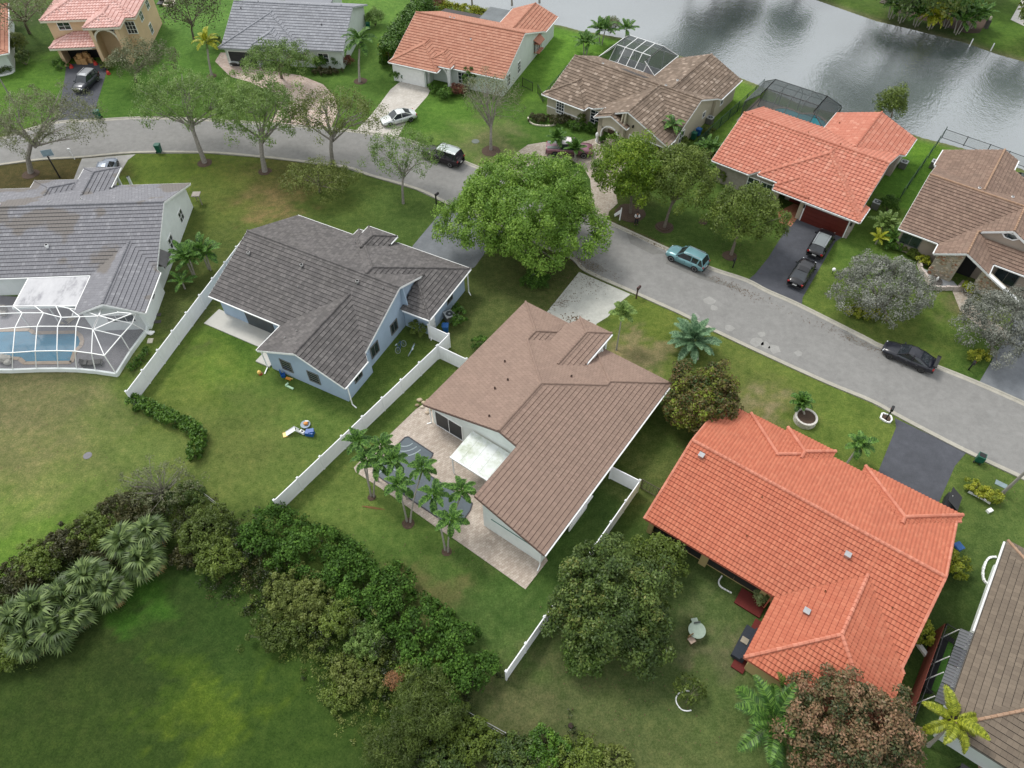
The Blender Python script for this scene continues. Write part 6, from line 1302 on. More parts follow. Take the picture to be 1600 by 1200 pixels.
tree('yard_tree', 'sparse brownish tree cut by the top edge between peach and slate roofed houses', (303, 62), (300, 18, 5.0), (4.2, 3.2, 3.0), 60, 60, .22, L_RUST, cr=1.1, tr=.14, low=-.3, twigs=40)
tree('yard_tree', 'dark bare-looking tree behind the orange-roof cottage, top left corner', (46, 52), (34, 16, 5.2), (5.4, 4.4, 3.2), 70, 55, .22, L_GREYG, cr=1.2, tr=.18, low=-.3, twigs=50)
tree('lake_tree', 'small round tree on the lake bank behind the salmon roof', (1393, 182), (1392, 164, 2.8), (1.9, 1.7, 2.2), 40, 110, .22, L_OLIVE, cr=.7, tr=.1)
tree('feathery_shrub_tree', 'feathery yellow-green young tree beside the dark hedge at the bottom', (665, 1140), (668, 1105, 1.7), (2.1, 2.0, 1.7), 60, 230, .22, L_FEATH, cr=.62, tr=.07, aspect=.2)
tree('feathery_shrub_tree', 'second feathery yellow-green bush just below and left of the feathery young tree', (620, 1175), (612, 1165, 1.1), (1.8, 1.5, 1.1), 36, 200, .2, L_FEATH, cr=.6, tr=.05, aspect=.2)
tree('dead_shrub', 'orange-brown dying shrub in the thicket at the bottom', (622, 1080), (620, 1062, 1.2), (.75, .7, .6), 14, 120, .14, leafmat('dead_orange', [(0, srgb(110, 80, 50)), (1, srgb(176, 128, 86))], .1), cr=.35, tr=.05, bark=GREYBARK, aspect=.25, twigs=8)
tree('seedling', 'pale seedling growing inside the white hoop in the lower right lawn', (1072, 1098), (1078, 1080, .8), (1.3, 1.1, .6), 16, 36, .2, L_FEATH, cr=.4, tr=.03, twigs=10)
# the planted belt along the left lawn: one thing per bush
def bush(name, label, px, py, r, h, mat, n=None, per=110, ll=.17, cr=None, group=None, cat='shrub', aspect=.55, stem=False, low=-.1, tvar=.35, cz=None):
    rx, ry = (r if isinstance(r, tuple) else (r, r)); cz = cz if cz is not None else h * .45; bx_, by_ = G(px, py, cz)
    root = thing(name, label, cat, (bx_, by_, 0), 0, group); n = n or max(8, int(rx * ry * 14)); cr = (cr or min(rx, ry, h) * .42) * .8; n = int(n * 1.35)
    C = [c for c in shell(n, max(.05, rx - cr * .6), max(.05, ry - cr * .6), max(.1, h * .55 - cr * .3), cz, low) if c[2] > .05]
    leaves('foliage', root, mat, C, [cr * random.uniform(.7, 1.3) for _ in C], per, ll, aspect, (0, 0, -.2), tvar=tvar)
    mb = MB()
    for k in range(5 if not stem else 70):
        c = random.choice(C); q_ = (random.uniform(-.3, .3), random.uniform(-.3, .3)); mb.tube([(0, 0, 0), (c[0] * .5 + q_[0], c[1] * .5 + q_[1], c[2] * .6), (c[0] * 1.1, c[1] * 1.1, c[2] + .1)], [.05, .025, .012], 4, cap=False)
    mb.build('stem', BARK if not stem else GREYBARK, root); return root
def band(name, label, pts, w, h, mat, per=60, ll=.2, cr=.5, dens=2.2, cat='hedge', boxy=False, aspect=.6, px=True, tvar=.3, zpx=None):
    P_ = [Vector(G(p[0], p[1], zpx if zpx is not None else h * .5)) for p in pts] if px else [Vector(p) for p in pts]; o0 = P_[0]; C = []
    for a, b in zip(P_[:-1], P_[1:]):
        L = (b - a).length; d = (b - a) / L; nrm = Vector((-d.y, d.x)); m_ = int(L * w * 2 * dens * (1.6 if boxy else 1) + L * h * dens)
        for _ in range(m_):
            s_ = random.uniform(0, L); q = random.uniform(-1, 1)
            if boxy:
                if random.random() < .45: z_ = h - cr * .6
                else: q = random.choice((-1, 1)) * random.uniform(.9, 1); z_ = random.uniform(.1, h - cr * .5)
                p = a + d * s_ + nrm * q * (w - cr * .6); C.append((p.x - o0.x, p.y - o0.y, z_))
            else:
                nz = 1 + .35 * mnoise.noise(Vector(((a.x + d.x * s_) * .5, (a.y + d.y * s_) * .5, q * 1.5))); z_ = math.sqrt(max(0, 1 - q * q)) * (h * nz - cr * .6) * (random.uniform(.35, 1) if random.random() < .3 else 1)
                p = a + d * s_ + nrm * q * w * nz; C.append((p.x - o0.x, p.y - o0.y, max(.1, z_)))
    root = thing(name, label, cat, (o0.x, o0.y, 0)); leaves('foliage', root, mat, C, [cr * random.uniform(.65, 1.25) for _ in C], per, ll, aspect, None, tvar=tvar)
    mb = MB()
    for a, b in zip(P_[:-1], P_[1:]):
        L = (b - a).length
        for k in range(max(1, int(L))): p = a.lerp(b, (k + .5) / max(1, int(L))) - o0; mb.tube([(p.x, p.y, 0), (p.x + .1, p.y, h * .7)], [.05, .03], 5)
    mb.build('stems', BARK, root); return root
band('dense_hedge', 'dense dark glossy hedge along the back of the pool lawn, lower centre', [(395, 812), (440, 840), (490, 862), (540, 890), (590, 925), (630, 960), (675, 1000), (715, 1035), (745, 1075)], 2.5, 2.5, L_DARK, per=80, ll=.2, cr=.42, dens=3.2)
band('clipped_hedge', 'clipped box hedge turning a corner at the end of the left white fence', [(204, 625), (232, 636), (262, 650), (292, 664), (312, 676), (306, 700), (300, 716)], .62, 1.15, L_HEDGE, per=46, ll=.2, cr=.28, dens=5.5, boxy=True)
band('tall_clipped_hedge', 'tall clipped hedge between the slate roof and terracotta roof houses', [(668, 2), (650, 18), (632, 38), (612, 66), (604, 82)], 1.3, 3.2, L_HEDGE, per=60, ll=.3, cr=.6, dens=3.0, boxy=True, zpx=2.2)
band('low_hedge', 'short clipped hedge against the corner of the white-framed pool cage', [(232, 545), (224, 556), (212, 566), (200, 578)], .35, .7, L_HEDGE, per=40, ll=.14, cr=.22, dens=8, boxy=True)
bush('bare_bush', 'grey leafless bush at the left end of the dark hedge', 248, 762, (2.9, 2.2), 2.6, L_GREYG, n=60, per=34, ll=.14, stem=True, cr=.5)
for (x, y, r, h, m_, lb) in ((322, 830, (2.0, 2.4), 2.3, L_FEATH, 'yellow-olive bush between the grey bare bush and dark hedge'), (345, 872, (1.8, 1.8), 1.9, L_OLIVE, 'olive bush at the near left foot of the dark hedge'),
    (470, 935, (2.5, 2.0), 2.4, L_OLY, 'large yellow-olive bush in front of the dark hedge, widest of the thicket'), (440, 985, (1.9, 1.5), 1.6, L_FEATH, 'yellow-green bush at the lawn side of the widest thicket bush'), (530, 965, (1.7, 1.6), 1.9, L_OLIVE, 'olive bush in the middle of the thicket'),
    (574, 1000, (1.5, 1.5), 1.6, L_SPR, 'pale green bush beside the dark hedge in the thicket'), (560, 1055, (1.9, 1.5), 1.1, L_OLY, 'low yellowish bush above the feathery bush'), (530, 1090, (1.3, 1.0), .7, L_OLIVE, 'lowest olive bush at the thicket edge towards the dark lawn'),
    (655, 1048, (1.5, 1.4), 1.9, L_OLIVE, 'olive bush tucked against the dark hedge right of the dead orange shrub'), (590, 940, (1.6, 1.3), 2.0, L_MANGO, 'dark olive bush deep in the thicket beside the hedge'),
    (200, 800, (2.2, 1.6), 1.5, L_RUST, 'rusty brown bush at the top of the fan palm group'), (150, 830, (2.2, 1.7), 1.5, L_OLIVE, 'olive brown bush above the fan palms'), (105, 850, (2.1, 1.6), 1.5, L_RUST, 'rusty bush left of the fan palm group'), (60, 880, (2.1, 1.7), 1.5, L_OLIVE, 'low dark olive bush near the left edge'),
    (22, 915, (1.9, 1.8), 1.5, L_RUST, 'rusty green bush at the left edge above the fan palms'), (290, 775, (1.5, 1.1), 1.2, L_MANGO, 'dark bush under the grey bare bush'), (160, 880, (1.6, 1.2), 1.1, L_RUST, 'brown shrub between the fan palms and olive bush'),
    (18, 1010, (1.6, 1.9), 1.5, L_OLIVE, 'olive bush at the left edge below the fan palms'), (8, 960, (1.3, 1.4), 1.4, L_FEATH, 'yellowish bush touching the left edge'), (290, 870, (1.2, 1.0), 1.0, L_RUST, 'rusty shrub right of the fan palms'),
    (735, 1160, (1.9, 1.4), 1.3, L_OLIVE, 'olive bush at the bottom edge below the rusty wire fence'), (800, 1180, (1.7, 1.3), 1.2, L_MANGO, 'dark bush at the bottom edge, centre'), (850, 1168, (1.5, 1.2), 1.1, L_HEDGE, 'green bush at the bottom edge right of the centre'), (905, 1185, (1.6, 1.1), 1.1, L_OLIVE, 'olive bush cut by the bottom edge, right of centre'), (955, 1190, (1.4, 1.0), .9, L_OLY, 'yellowish bush cut by the bottom edge under the lower lawn'),
    (690, 1190, (1.5, 1.1), 1.1, L_MANGO, 'dark bush cut by the bottom edge left of centre')):
    bush('bush', lb, x, y, r, h, m_, per=100, ll=.17, cr=.42)
def undergrowth(pts, w, h, mat, dens=2.0, name='undergrowth'):
    P_ = [Vector(G(*p)) for p in pts]; C = []
    for a, b in zip(P_[:-1], P_[1:]):
        L = (b - a).length; d = (b - a) / L; nrm = Vector((-d.y, d.x))
        for _ in range(int(L * w * 2 * dens)):
            q = random.gauss(0, .5); p = a + d * random.uniform(0, L) + nrm * q * w; k = max(.15, 1 - abs(q)); C.append((p.x, p.y, random.uniform(.1, h) * k * (1 + .8 * mnoise.noise(Vector((p.x * .6, p.y * .6, 0))))))
    return stuff(leaves(name, None, mat, C, [random.uniform(.22, .5) for _ in C], 42, .15, .5, None, tvar=.45))
L_FLOOR = leafmat('thicket_floor_leaves', [(0, srgb(22, 30, 12)), (.6, srgb(44, 56, 22)), (1, srgb(78, 88, 40))], .1)
undergrowth([(330, 830), (420, 900), (500, 950), (580, 1010), (650, 1080), (720, 1140)], 3.0, 1.7, L_FLOOR, 3.2); undergrowth([(10, 960), (90, 900), (180, 850), (270, 810), (330, 830)], 2.2, 1.2, L_FLOOR, 3.0); undergrowth([(640, 1160), (760, 1185), (900, 1195)], 2.0, 1.0, L_FLOOR, 2.6)
undergrowth([(300, 800), (340, 850), (400, 900), (450, 950)], 2.2, 1.0, L_RUST); undergrowth([(400, 900), (470, 960), (540, 1020), (600, 1080), (650, 1130)], 2.6, 1.3, L_OLIVE); undergrowth([(420, 960), (500, 1020), (560, 1090), (590, 1140)], 2.0, .8, L_OLY)
undergrowth([(560, 960), (620, 1020), (680, 1080), (720, 1130)], 1.6, 1.5, L_MANGO); undergrowth([(640, 1150), (720, 1180), (820, 1190), (960, 1200)], 1.8, 1.0, L_OLIVE, 2.4); undergrowth([(0, 1000), (40, 1010), (60, 1040)], 1.2, .8, L_OLIVE)
undergrowth([(0, 930), (60, 890), (130, 850), (200, 800), (260, 770)], 1.9, 1.1, L_OLIVE, 2.4); undergrowth([(40, 920), (120, 870), (200, 830), (300, 800)], 1.6, .9, L_RUST, 1.8)
GS = 'foundation shrubs of the lake houses'
for (x, y, r, h, m_, lb, nm) in ((1190, 932, .62, 1.1, leafmat('variegated_leaves', [(0, srgb(90, 110, 60)), (.5, srgb(138, 154, 98)), (1, srgb(196, 204, 150))], .1), 'round variegated shrub in the inner corner of the orange-red roof', 'round_shrub'),
    (1488, 880, (.9, 1.6), 1.6, L_YEL, 'tall yellow shrub row against the right side of the orange-red roof', 'croton_shrub'), (1440, 985, (.7, 1.3), 1.3, L_YEL, 'yellow shrub row lower down the side of the orange-red roof', 'croton_shrub'),
    (1522, 762, .75, .9, L_YEL, 'yellow croton left in the white edged bed by the street light', 'croton_shrub'), (1540, 772, .7, .9, L_YEL, 'yellow croton in the middle of the bed by the street light', 'croton_shrub'), (1553, 778, .6, .8, L_YEL, 'smaller yellow croton at the foot of the street light', 'croton_shrub'),
    (1352, 487, (1.9, 1.0), .8, L_YEL, 'low yellow-green shrub ring under the silvery tree', 'ground_shrub'), (1530, 555, (1.1, .7), .7, L_YEL, 'yellow-green shrub under the silvery tree at the right edge', 'ground_shrub'),
    (1442, 408, .75, .9, L_YEL, 'yellow-green shrub at the corner of the stone gable', 'ground_shrub'), (1511, 450, .6, 1.3, L_YEL, 'golden clipped globe shrub before the stone wall', 'globe_shrub'), (1544, 450, .4, 1.2, L_HEDGE, 'small green cone shrub against the stone wall', 'cone_shrub'),
    (1400, 385, (1.3, .8), .8, L_HEDGE, 'green shrub bed below the window of the stone-front house', 'ground_shrub'), (1430, 395, (1.3, .8), .8, L_OLIVE, 'olive shrub bed between window and stone gable', 'ground_shrub'), (1390, 320, 1.1, 1.8, L_DARK, 'dark round shrub beside the green fence below the salmon roof', 'round_shrub'),
    (1129, 278, .75, 1.6, L_OLIVE, 'topiary olive shrub before the windows of the salmon roof house', 'topiary_shrub'), (1105, 232, (1.4, 1.0), 1.3, L_DARK, 'dark shrub between the tan arch house and salmon roof', 'round_shrub'), (1118, 262, 1.0, 1.0, L_DARK, 'dark low shrub left of the topiary', 'round_shrub'),
    (1068, 222, .7, 1.3, L_OLIVE, 'olive shrub at the right corner of the tan arch house', 'round_shrub'), (1108, 205, .7, 1.0, L_OLY, 'yellowish shrub by the blue bins of the tan arch house', 'round_shrub'),
    (843, 185, (1.4, .9), .8, L_RUST, 'rusty flower bed shrub inside the cream curved border', 'bed_shrub'), (878, 188, (1.7, .9), 1.0, L_RUST, 'brown-green shrub bed under the arched window', 'bed_shrub'), (900, 196, (1.2, .9), 1.0, L_HEDGE, 'green shrub bed left of the arched entry', 'bed_shrub'), (925, 200, (1.2, .8), .9, L_DARK, 'dark green shrub under the wide white window', 'bed_shrub'), (909, 188, .45, 1.9, L_OLIVE, 'upright olive cone shrub against the tan wall', 'cone_shrub'),
    (941, 219, .4, 1.1, L_HEDGE, 'clipped column shrub in the cream planter at the arched entry', 'cone_shrub'),
    (676, 138, .85, 1.2, L_DARK, 'dark round ball shrub at the white garage door of the terracotta roof house', 'round_shrub'), (696, 147, 1.1, 1.2, L_DARK, 'dark shrub right of the ball shrub, terracotta roof house', 'round_shrub'), (716, 142, (1.3, 1.0), 1.2, L_RED, 'red-leaved shrub in front of the terracotta roof house', 'red_shrub'), (733, 128, .95, 3.4, L_DARK, 'dark pointed cypress before the terracotta roof house', 'cypress'),
    (620, 118, .9, 1.5, L_DARK, 'dark shrub left of the white garage door, terracotta roof house', 'round_shrub'), (500, 98, 1.2, 1.6, L_DARK, 'dark shrub under the right end of the slate roof', 'round_shrub'), (525, 96, 1.1, 1.6, L_HEDGE, 'green leafy shrub under the right end of the slate roof', 'round_shrub'), (510, 112, (1.9, .8), .7, L_RUST, 'low brown bed shrub before the slate roof house', 'bed_shrub'), (540, 95, 1.0, 1.4, L_RED, 'reddish shrub at the right corner of the slate roof house', 'red_shrub'),
    (337, 68, 1.1, 1.9, L_OLIVE, 'olive shrub at the left corner of the slate roof', 'round_shrub'), (605, 84, 1.1, 1.9, L_YEL, 'yellowish shrub at the foot of the tall hedge', 'round_shrub'), (585, 30, 1.4, 2.2, L_SPR, 'bright shrub beside the tall hedge near the top', 'round_shrub'),
    (28, 70, 1.3, 2.6, L_OLY, 'olive bush beside the orange-roof cottage', 'round_shrub'), (36, 92, (.8, 1.6), 2.0, L_MANGO, 'dark bush behind the left kerbed bed', 'round_shrub'), (8, 108, 1.0, 1.0, L_MANGO, 'dark shrub inside the kerbed bed at the left edge', 'round_shrub'), (94, 102, (1.2, .6), 1.0, L_DARK, 'dark green shrub left of the open garage', 'round_shrub'), (166, 104, .8, 1.0, L_OLY, 'yellowish shrub right of the open garage', 'round_shrub'), (205, 60, 1.4, 2.6, L_PALM, 'leafy shrub at the entrance of the peach house', 'round_shrub'),
    (655, 516, .95, 1.5, L_OLIVE, 'olive round shrub in the corner of the blue house and zigzag fence', 'round_shrub'), (716, 494, (.8, 1.6), 1.3, L_HEDGE, 'green shrub hiding the air conditioner of the blue-walled house', 'round_shrub'), (750, 535, .8, 1.1, L_DARK, 'dark shrub at the left eave of the brown roof', 'round_shrub'), (836, 438, (1.5, 1.2), 1.1, L_DARK, 'dark shrub ring round the green utility box', 'round_shrub'),
    (770, 125, (1.9, 1.4), 2.2, leafmat('grey_blue_agave', [(0, srgb(96, 112, 100)), (1, srgb(152, 166, 152))], .05), 'grey-blue spiky clump behind the leafless tree', 'agave_clump'), (1205, 930, .01, .3, L_OLIVE, '', '')):
    if lb: bush(nm, lb, x, y, r, h, m_, per=120, ll=.15 if 'yellow' not in lb else .17, cr=.34 if (r if not isinstance(r, tuple) else min(r)) < 1 else None)
# far bank planting, seen whole or through its reflection in the lake
for k, (x, y, r, h, m_, lb) in enumerate(((1130, -45, 4.2, 9, L_MANGO, 'dark'), (1180, -60, 3.6, 8, L_OLIVE, 'olive'), (1260, -42, 3.4, 7.5, L_DARK, 'glossy'), (1560, -30, 4.0, 9, L_DARK, 'tall'), (1640, 40, 3.6, 8, L_OLIVE, 'right-hand'), (1385, -22, 4.5, 14, L_MANGO, 'wide'), (1440, -16, 4.8, 16, L_MANGO, 'highest'), (1500, -10, 4.2, 13, L_OLIVE, 'broad'), (1090, -60, 4.5, 14, L_MANGO, 'leftmost'))):
    tree('bank_tree', 'tree beyond the far lake bank above the frame, %s crown mirrored in the water' % lb, (x, y), (x, y - 20, h * .6), (r, r, h * .42), 60, 70, .5, m_, cr=r * .36, tr=.25, low=-.5)
# ------------------------------------------------------------------ palms
def frond_mesh(name, mat, L=2.2, droop=.9, nl=26, wl=.5, lw=.055, rise=.5, vee=.4, taper=True, plume=False):
    V = []; F = []; T = []
    def q(a, b, c, d, t): i = len(V); V.extend([a, b, c, d]); F.append((i, i + 1, i + 2, i + 3)); T.append(t)
    pts = [];
    for k in range(9):
        s_ = k / 8; pts.append(Vector((L * (s_ - .12 * s_ * s_ * droop), 0, rise * L * .6 * s_ - droop * L * .62 * s_ ** 2.1)))
    for k in range(8):
        w0 = .035 * (1 - k / 9); w1 = .035 * (1 - (k + 1) / 9); a, b = pts[k], pts[k + 1]; q(a + Vector((0, -w0, 0)), a + Vector((0, w0, 0)), b + Vector((0, w1, 0)), b + Vector((0, -w1, 0)), .9)
    for i in range(nl):
        s_ = .14 + .86 * i / (nl - 1); f = s_ * 8; k = min(7, int(f)); p = pts[k].lerp(pts[k + 1], f - k); d = (pts[min(8, k + 1)] - pts[k]).normalized()
        ln = wl * (math.sin(math.pi * min(1, s_ * .86 + .12)) ** .6); rings_ = 3 if plume else 1
        for sg in (-1, 1):
            for r_ in range(rings_):
                el = vee * (1 if rings_ == 1 else (-.6 + .9 * r_)) + random.uniform(-.15, .15); out = Vector((d.x * .65, sg * 1.0, el)).normalized() * ln * random.uniform(.85, 1.1); tip = p + out + Vector((0, 0, -ln * .35)); side = d * lw
                mid = p + out * .55 + Vector((0, 0, -ln * .03)); q(p - side * .6, p + side * .6, mid + side, mid - side, random.random()); i0 = len(V); V.extend([mid - side, mid + side, tip]); F.append((i0, i0 + 1, i0 + 2, i0 + 2)); T.append(random.random())
    me = bpy.data.meshes.new(name); me.from_pydata([tuple(v) for v in V], [], [f if f[2] != f[3] else f[:3] for f in F]); me.materials.append(mat); at = me.attributes.new('tint', 'FLOAT', 'FACE'); at.data.foreach_set('value', T); me.update(); return me
def fan_mesh(name, mat, Rr=1.0, n=20, stalk=.85):
    V = []; F = []; T = []
    V.extend([(0, -.02, 0), (0, .02, 0), (stalk, .015, stalk * .35), (stalk, -.015, stalk * .35)]); F.append((0, 1, 2, 3)); T.append(.8); c = Vector((stalk, 0, stalk * .35))
    for i in range(n):
        a = R(-125 + 250 * i / (n - 1)); d = Vector((math.cos(a), math.sin(a), .1 - .25 * abs(math.sin(a)))); sd = Vector((-math.sin(a), math.cos(a), 0)); L = Rr * (1 - .2 * abs(a) / 2.2) * random.uniform(.9, 1.1); m_ = c + d * L * .55; t = c + d * L + Vector((0, 0, -L * .42)); i0 = len(V)
        V.extend([tuple(c), tuple(m_ - sd * L * .085), tuple(t), tuple(m_ + sd * L * .085)]); F.append((i0, i0 + 1, i0 + 2, i0 + 3)); T.append(random.random())
    me = bpy.data.meshes.new(name); me.from_pydata([tuple(v) for v in V], [], F); me.materials.append(mat); at = me.attributes.new('tint', 'FLOAT', 'FACE'); at.data.foreach_set('value', T); me.update(); return me
def put_fronds(root, meshes, n, top, s=1.0, name='frond', el=(-15, 55), tiltjit=8):
    g = math.pi * (3 - math.sqrt(5)); ph = random.random() * 6
    for i in range(n):
        o = bpy.data.objects.new(name, meshes[i % len(meshes)]); link(o, root); e = R(el[1] + (el[0] - el[1]) * (i / max(1, n - 1)) ** .8 + random.uniform(-tiltjit, tiltjit))
        o.location = top; o.rotation_euler = (random.uniform(-.2, .2), -e, g * i + ph); o.scale = (s * random.uniform(.88, 1.1),) * 3
FM = {}
def fset(key, *a, **k):
    if key not in FM: FM[key] = [frond_mesh('frond', *a, **k) for _ in range(3)]
    return FM[key]
def palm(label, base, head, meshes, n=13, s=1.0, tr=.09, name='palm_tree', shaft=None, el=(-15, 60), group=None, extra=None, bark=None):
    """base pixel on the ground, head (px, py, z)"""
    b_ = G(*base); h_ = G(*head); root = thing(name, label, 'palm tree', (b_[0], b_[1], 0), 0, group); t = Vector((h_[0] - b_[0], h_[1] - b_[1], head[2]))
    mb = MB(); mid = Vector((t.x * .35, t.y * .35, t.z * .5)); mb.tube([(0, 0, -.05), Vector((t.x * .12, t.y * .12, t.z * .2)), mid, t], [tr * 1.6, tr * 1.15, tr, tr * .85], 8)
    mb.build('trunk', bark or PALMBARK, root)
    if shaft: mb = MB(); mb.tube([mid.lerp(t, .68), t, t + Vector((0, 0, .35))], [tr * 1.05, tr * 1.2, tr * .4], 7); mb.build('crownshaft', shaft, root)
    put_fronds(root, meshes, n, t + Vector((0, 0, .15)), s, el=el); return root
SHAFT = plain('green_crownshaft', srgb(110, 132, 70), .5)
CP = fset('christmas', L_PALM, L=1.5, droop=1.15, nl=28, wl=.4, lw=.045, rise=.9, vee=.5)
QG = 'row of small palms beside the dark pool'
for base, head, lb in (((580, 775), (572, 721, 4.3), 'lower left palm of the left clump beside the dark pool'), ((584, 776), (592, 728, 3.9), 'right palm of the left clump, leaning over the end of the pool'), ((577, 760), (560, 692, 4.5), 'leftmost palm, its crown overlapping the white fence'), ((590, 752), (596, 700, 4.0), 'palm behind the left clump, crown over the patio edge'),
    ((636, 815), (624, 760, 4.5), 'left palm of the middle clump beside the pool'), ((641, 816), (660, 734, 4.6), 'middle palm with crown over the centre of the pool'), ((637, 780), (616, 722, 4.2), 'palm with crown hiding the curved pool step'),
    ((696, 860), (678, 776, 4.4), 'palm in front of the pool, left of the lowest palm'), ((700, 862), (705, 815, 4.0), 'lowest palm of the row, nearest the patio corner'), ((702, 840), (722, 768, 4.3), 'rightmost palm with crown over the far end of the pool')):
    palm(lb, base, head, CP, n=11, s=1.0, tr=.065, shaft=SHAFT, group=QG, el=(-25, 62))
for x, y, r in ((581, 777, .35), (638, 818, .5), (698, 862, .4)): disc('mulch_bed', x, y, r, MULCH, .03)
SY = fset('silver_big', L_PALMB, L=2.7, droop=.75, nl=34, wl=.55, lw=.05, rise=.55, vee=.3)
palm('big blue-green date palm on the front lawn beside the street', (1086, 560), (1082, 535, 1.1), SY, n=30, s=1.0, tr=.25, el=(-8, 75))
palm('slim palm at the front corner of the brown roof by the concrete driveway', (963, 547), (972, 492, 3.4), fset('slim', L_SPR, L=1.5, droop=.8, nl=22, wl=.5, lw=.05, rise=.7), n=11, tr=.06, el=(0, 70), shaft=SHAFT)
palm('small palm leaning on the lawn before the orange-red roof', (1315, 736), (1342, 697, 2.2), fset('dwarf', L_PALM, L=1.5, droop=1.0, nl=22, wl=.45, lw=.05, rise=.8), n=12, tr=.09)
palm('small round-headed palm in the white stone planter', (1257, 655), (1251, 630, 1.2), fset('planterp', L_PALM, L=1.15, droop=.7, nl=22, wl=.35, lw=.04, rise=.6), n=22, tr=.1, el=(-10, 80))
palm('yellow-green palm left of the slate roof house', (331, 118), (323, 68, 3.9), fset('yelp', L_PALMY, L=2.2, droop=1.0, nl=26, wl=.55, lw=.07, rise=.8), n=12, tr=.13, shaft=SHAFT)
palm('green palm with drooping fronds at the right end of the slate roof', (562, 128), (562, 66, 4.9), fset('grnp', L_PALM, L=2.9, droop=1.0, nl=30, wl=.7, lw=.07, rise=.7), n=14, tr=.14, shaft=SHAFT)
palm('tall thin palm before the garage corner of the tan arch house', (1042, 243), (1050, 198, 3.6), fset('thinp', L_PALM, L=1.7, droop=1.1, nl=22, wl=.5, lw=.06, rise=.7), n=11, tr=.07, shaft=SHAFT)
SP = fset('spike', L_PALM, L=1.7, droop=.55, nl=26, wl=.45, lw=.05, rise=.7)
palm('left round palm in the drive island hiding the maroon pickup', (872, 246), (870, 218, 1.9), SP, n=20, s=.85, tr=.12, el=(-15, 80)); palm('right round palm in the drive island before the maroon pickup', (899, 252), (898, 234, 1.4), SP, s=.85, n=20, tr=.12, el=(-15, 80))
AR = fset('areca', L_PALM, L=2.0, droop=.7, nl=24, wl=.45, lw=.05, rise=.9)
def clump(label, px, py, z, n, s, meshes, name='palm_clump', k=3, spread=.5):
    c_ = G(px, py, z); root = thing(name, label, 'palm tree', (c_[0], c_[1], 0)); mb = MB()
    for j in range(k):
        a = j * 2.1; x, y = spread * math.cos(a), spread * math.sin(a); mb.tube([(x * .4, y * .4, 0), (x, y, z)], [.1, .07], 6)
    mb.build('trunk', PALMBARK, root)
    for j in range(k): a = j * 2.1; put_fronds(root, meshes, n, Vector((spread * math.cos(a), spread * math.sin(a), z)), s)
    return root
clump('left palm clump between the pool house and the left white fence', 290, 405, 2.4, 13, 1.0, AR, k=2, spread=.4); clump('right palm clump beside the left white fence, nearest the white house windows', 315, 395, 2.4, 12, 1.0, AR, k=2, spread=.4)
clump('small low palm between the two palm clumps and the white wall', 283, 440, 1.0, 10, .8, AR, k=1, spread=.1)
clump('palm clump at the garage corner of the salmon roof house', 1385, 352, 1.3, 12, .85, fset('pale', L_SPR, L=1.9, droop=.6, nl=24, wl=.5, lw=.07, rise=.8), k=2); clump('yellowish palm left of the clump at the salmon garage corner', 1372, 372, .8, 12, .65, fset('yp', L_PALMY, L=1.9, droop=.6, nl=24, wl=.4, lw=.05, rise=.8), k=1, spread=.1); clump('green low palm right of the clump at the salmon garage corner', 1395, 372, .8, 12, .7, AR, k=1, spread=.1)
clump('palm clump in the gap between the tan arch house and salmon roof', 1108, 232, 1.4, 12, .8, AR, k=2); clump('low palm clump in front of the salmon roof left corner', 1115, 265, .9, 12, .7, AR, k=1)
clump('palm clump left of the white-framed cage by the lake', 915, 68, 1.8, 12, 1.0, AR, k=2); clump('palm clump behind the white-framed cage by the lake', 940, 48, 2.2, 12, 1.1, AR, k=2); clump('isolated palm at the far corner of the white-framed cage', 978, 46, 2.6, 13, 1.0, AR, k=1, spread=.1)
bush('lake_bush', 'greyish bush between the palms at the lakeside cage', 955, 42, 1.6, 2.2, L_GREYG, per=60)
big = fset('bigfeather', L_PALM, L=3.0, droop=.85, nl=46, wl=.75, lw=.03, rise=.6, vee=.35)
palm('large feathery palm left of the red-flushed mango at the bottom', (1185, 1150), (1208, 1128, 2.4), big, n=15, s=1.0, tr=.16, el=(-15, 60)); palm('smaller feathery palm crown behind the large one, against the orange-red roof', (1200, 1110), (1226, 1088, 1.8), big, n=9, s=.7, tr=.1, el=(-5, 60))
fox = fset('foxtail', leafmat('foxtail_leaf', [(0, srgb(92, 104, 24)), (.5, srgb(138, 150, 36)), (1, srgb(190, 196, 66))], .25), L=2.1, droop=1.25, nl=46, wl=.42, lw=.03, rise=.8, plume=True)
palm('yellow-green foxtail palm before the weathered roof at the lower right corner', (1450, 1165), (1487, 1127, 3.2), fox, n=10, s=1.0, tr=.1, el=(-25, 50))
for i, (x, y) in enumerate(((643, 2), (738, 12), (843, 4), (786, 14), (800, 8))):
    if i != 3: palm(('first', 'second', 'third', '', 'fourth')[i] + ' lakeside palm trunk from the left behind the terracotta roof', (x, y), (x - 3, y - 42, 4.8), AR, n=9, s=1.0, tr=.13)
band('lake_planting', 'yellow-green clipped planting on the lake bank behind the terracotta roof', [(690, 8), (720, 12), (750, 18), (772, 24)], .8, 1.2, L_YEL, per=50, ll=.25, cr=.4, dens=3)
bush('red_shrub', 'dark red shrubs at the left end of the bright terrace', 678, 6, (1.6, 1.2), 1.6, L_RED, per=60)
FAN = [fan_mesh('fan_leaf', L_SABAL) for _ in range(4)]; DFAN = [fan_mesh('fan_leaf', leafmat('dead_fan', [(0, srgb(104, 84, 48)), (1, srgb(158, 134, 88))], .1), .8) for _ in range(2)]
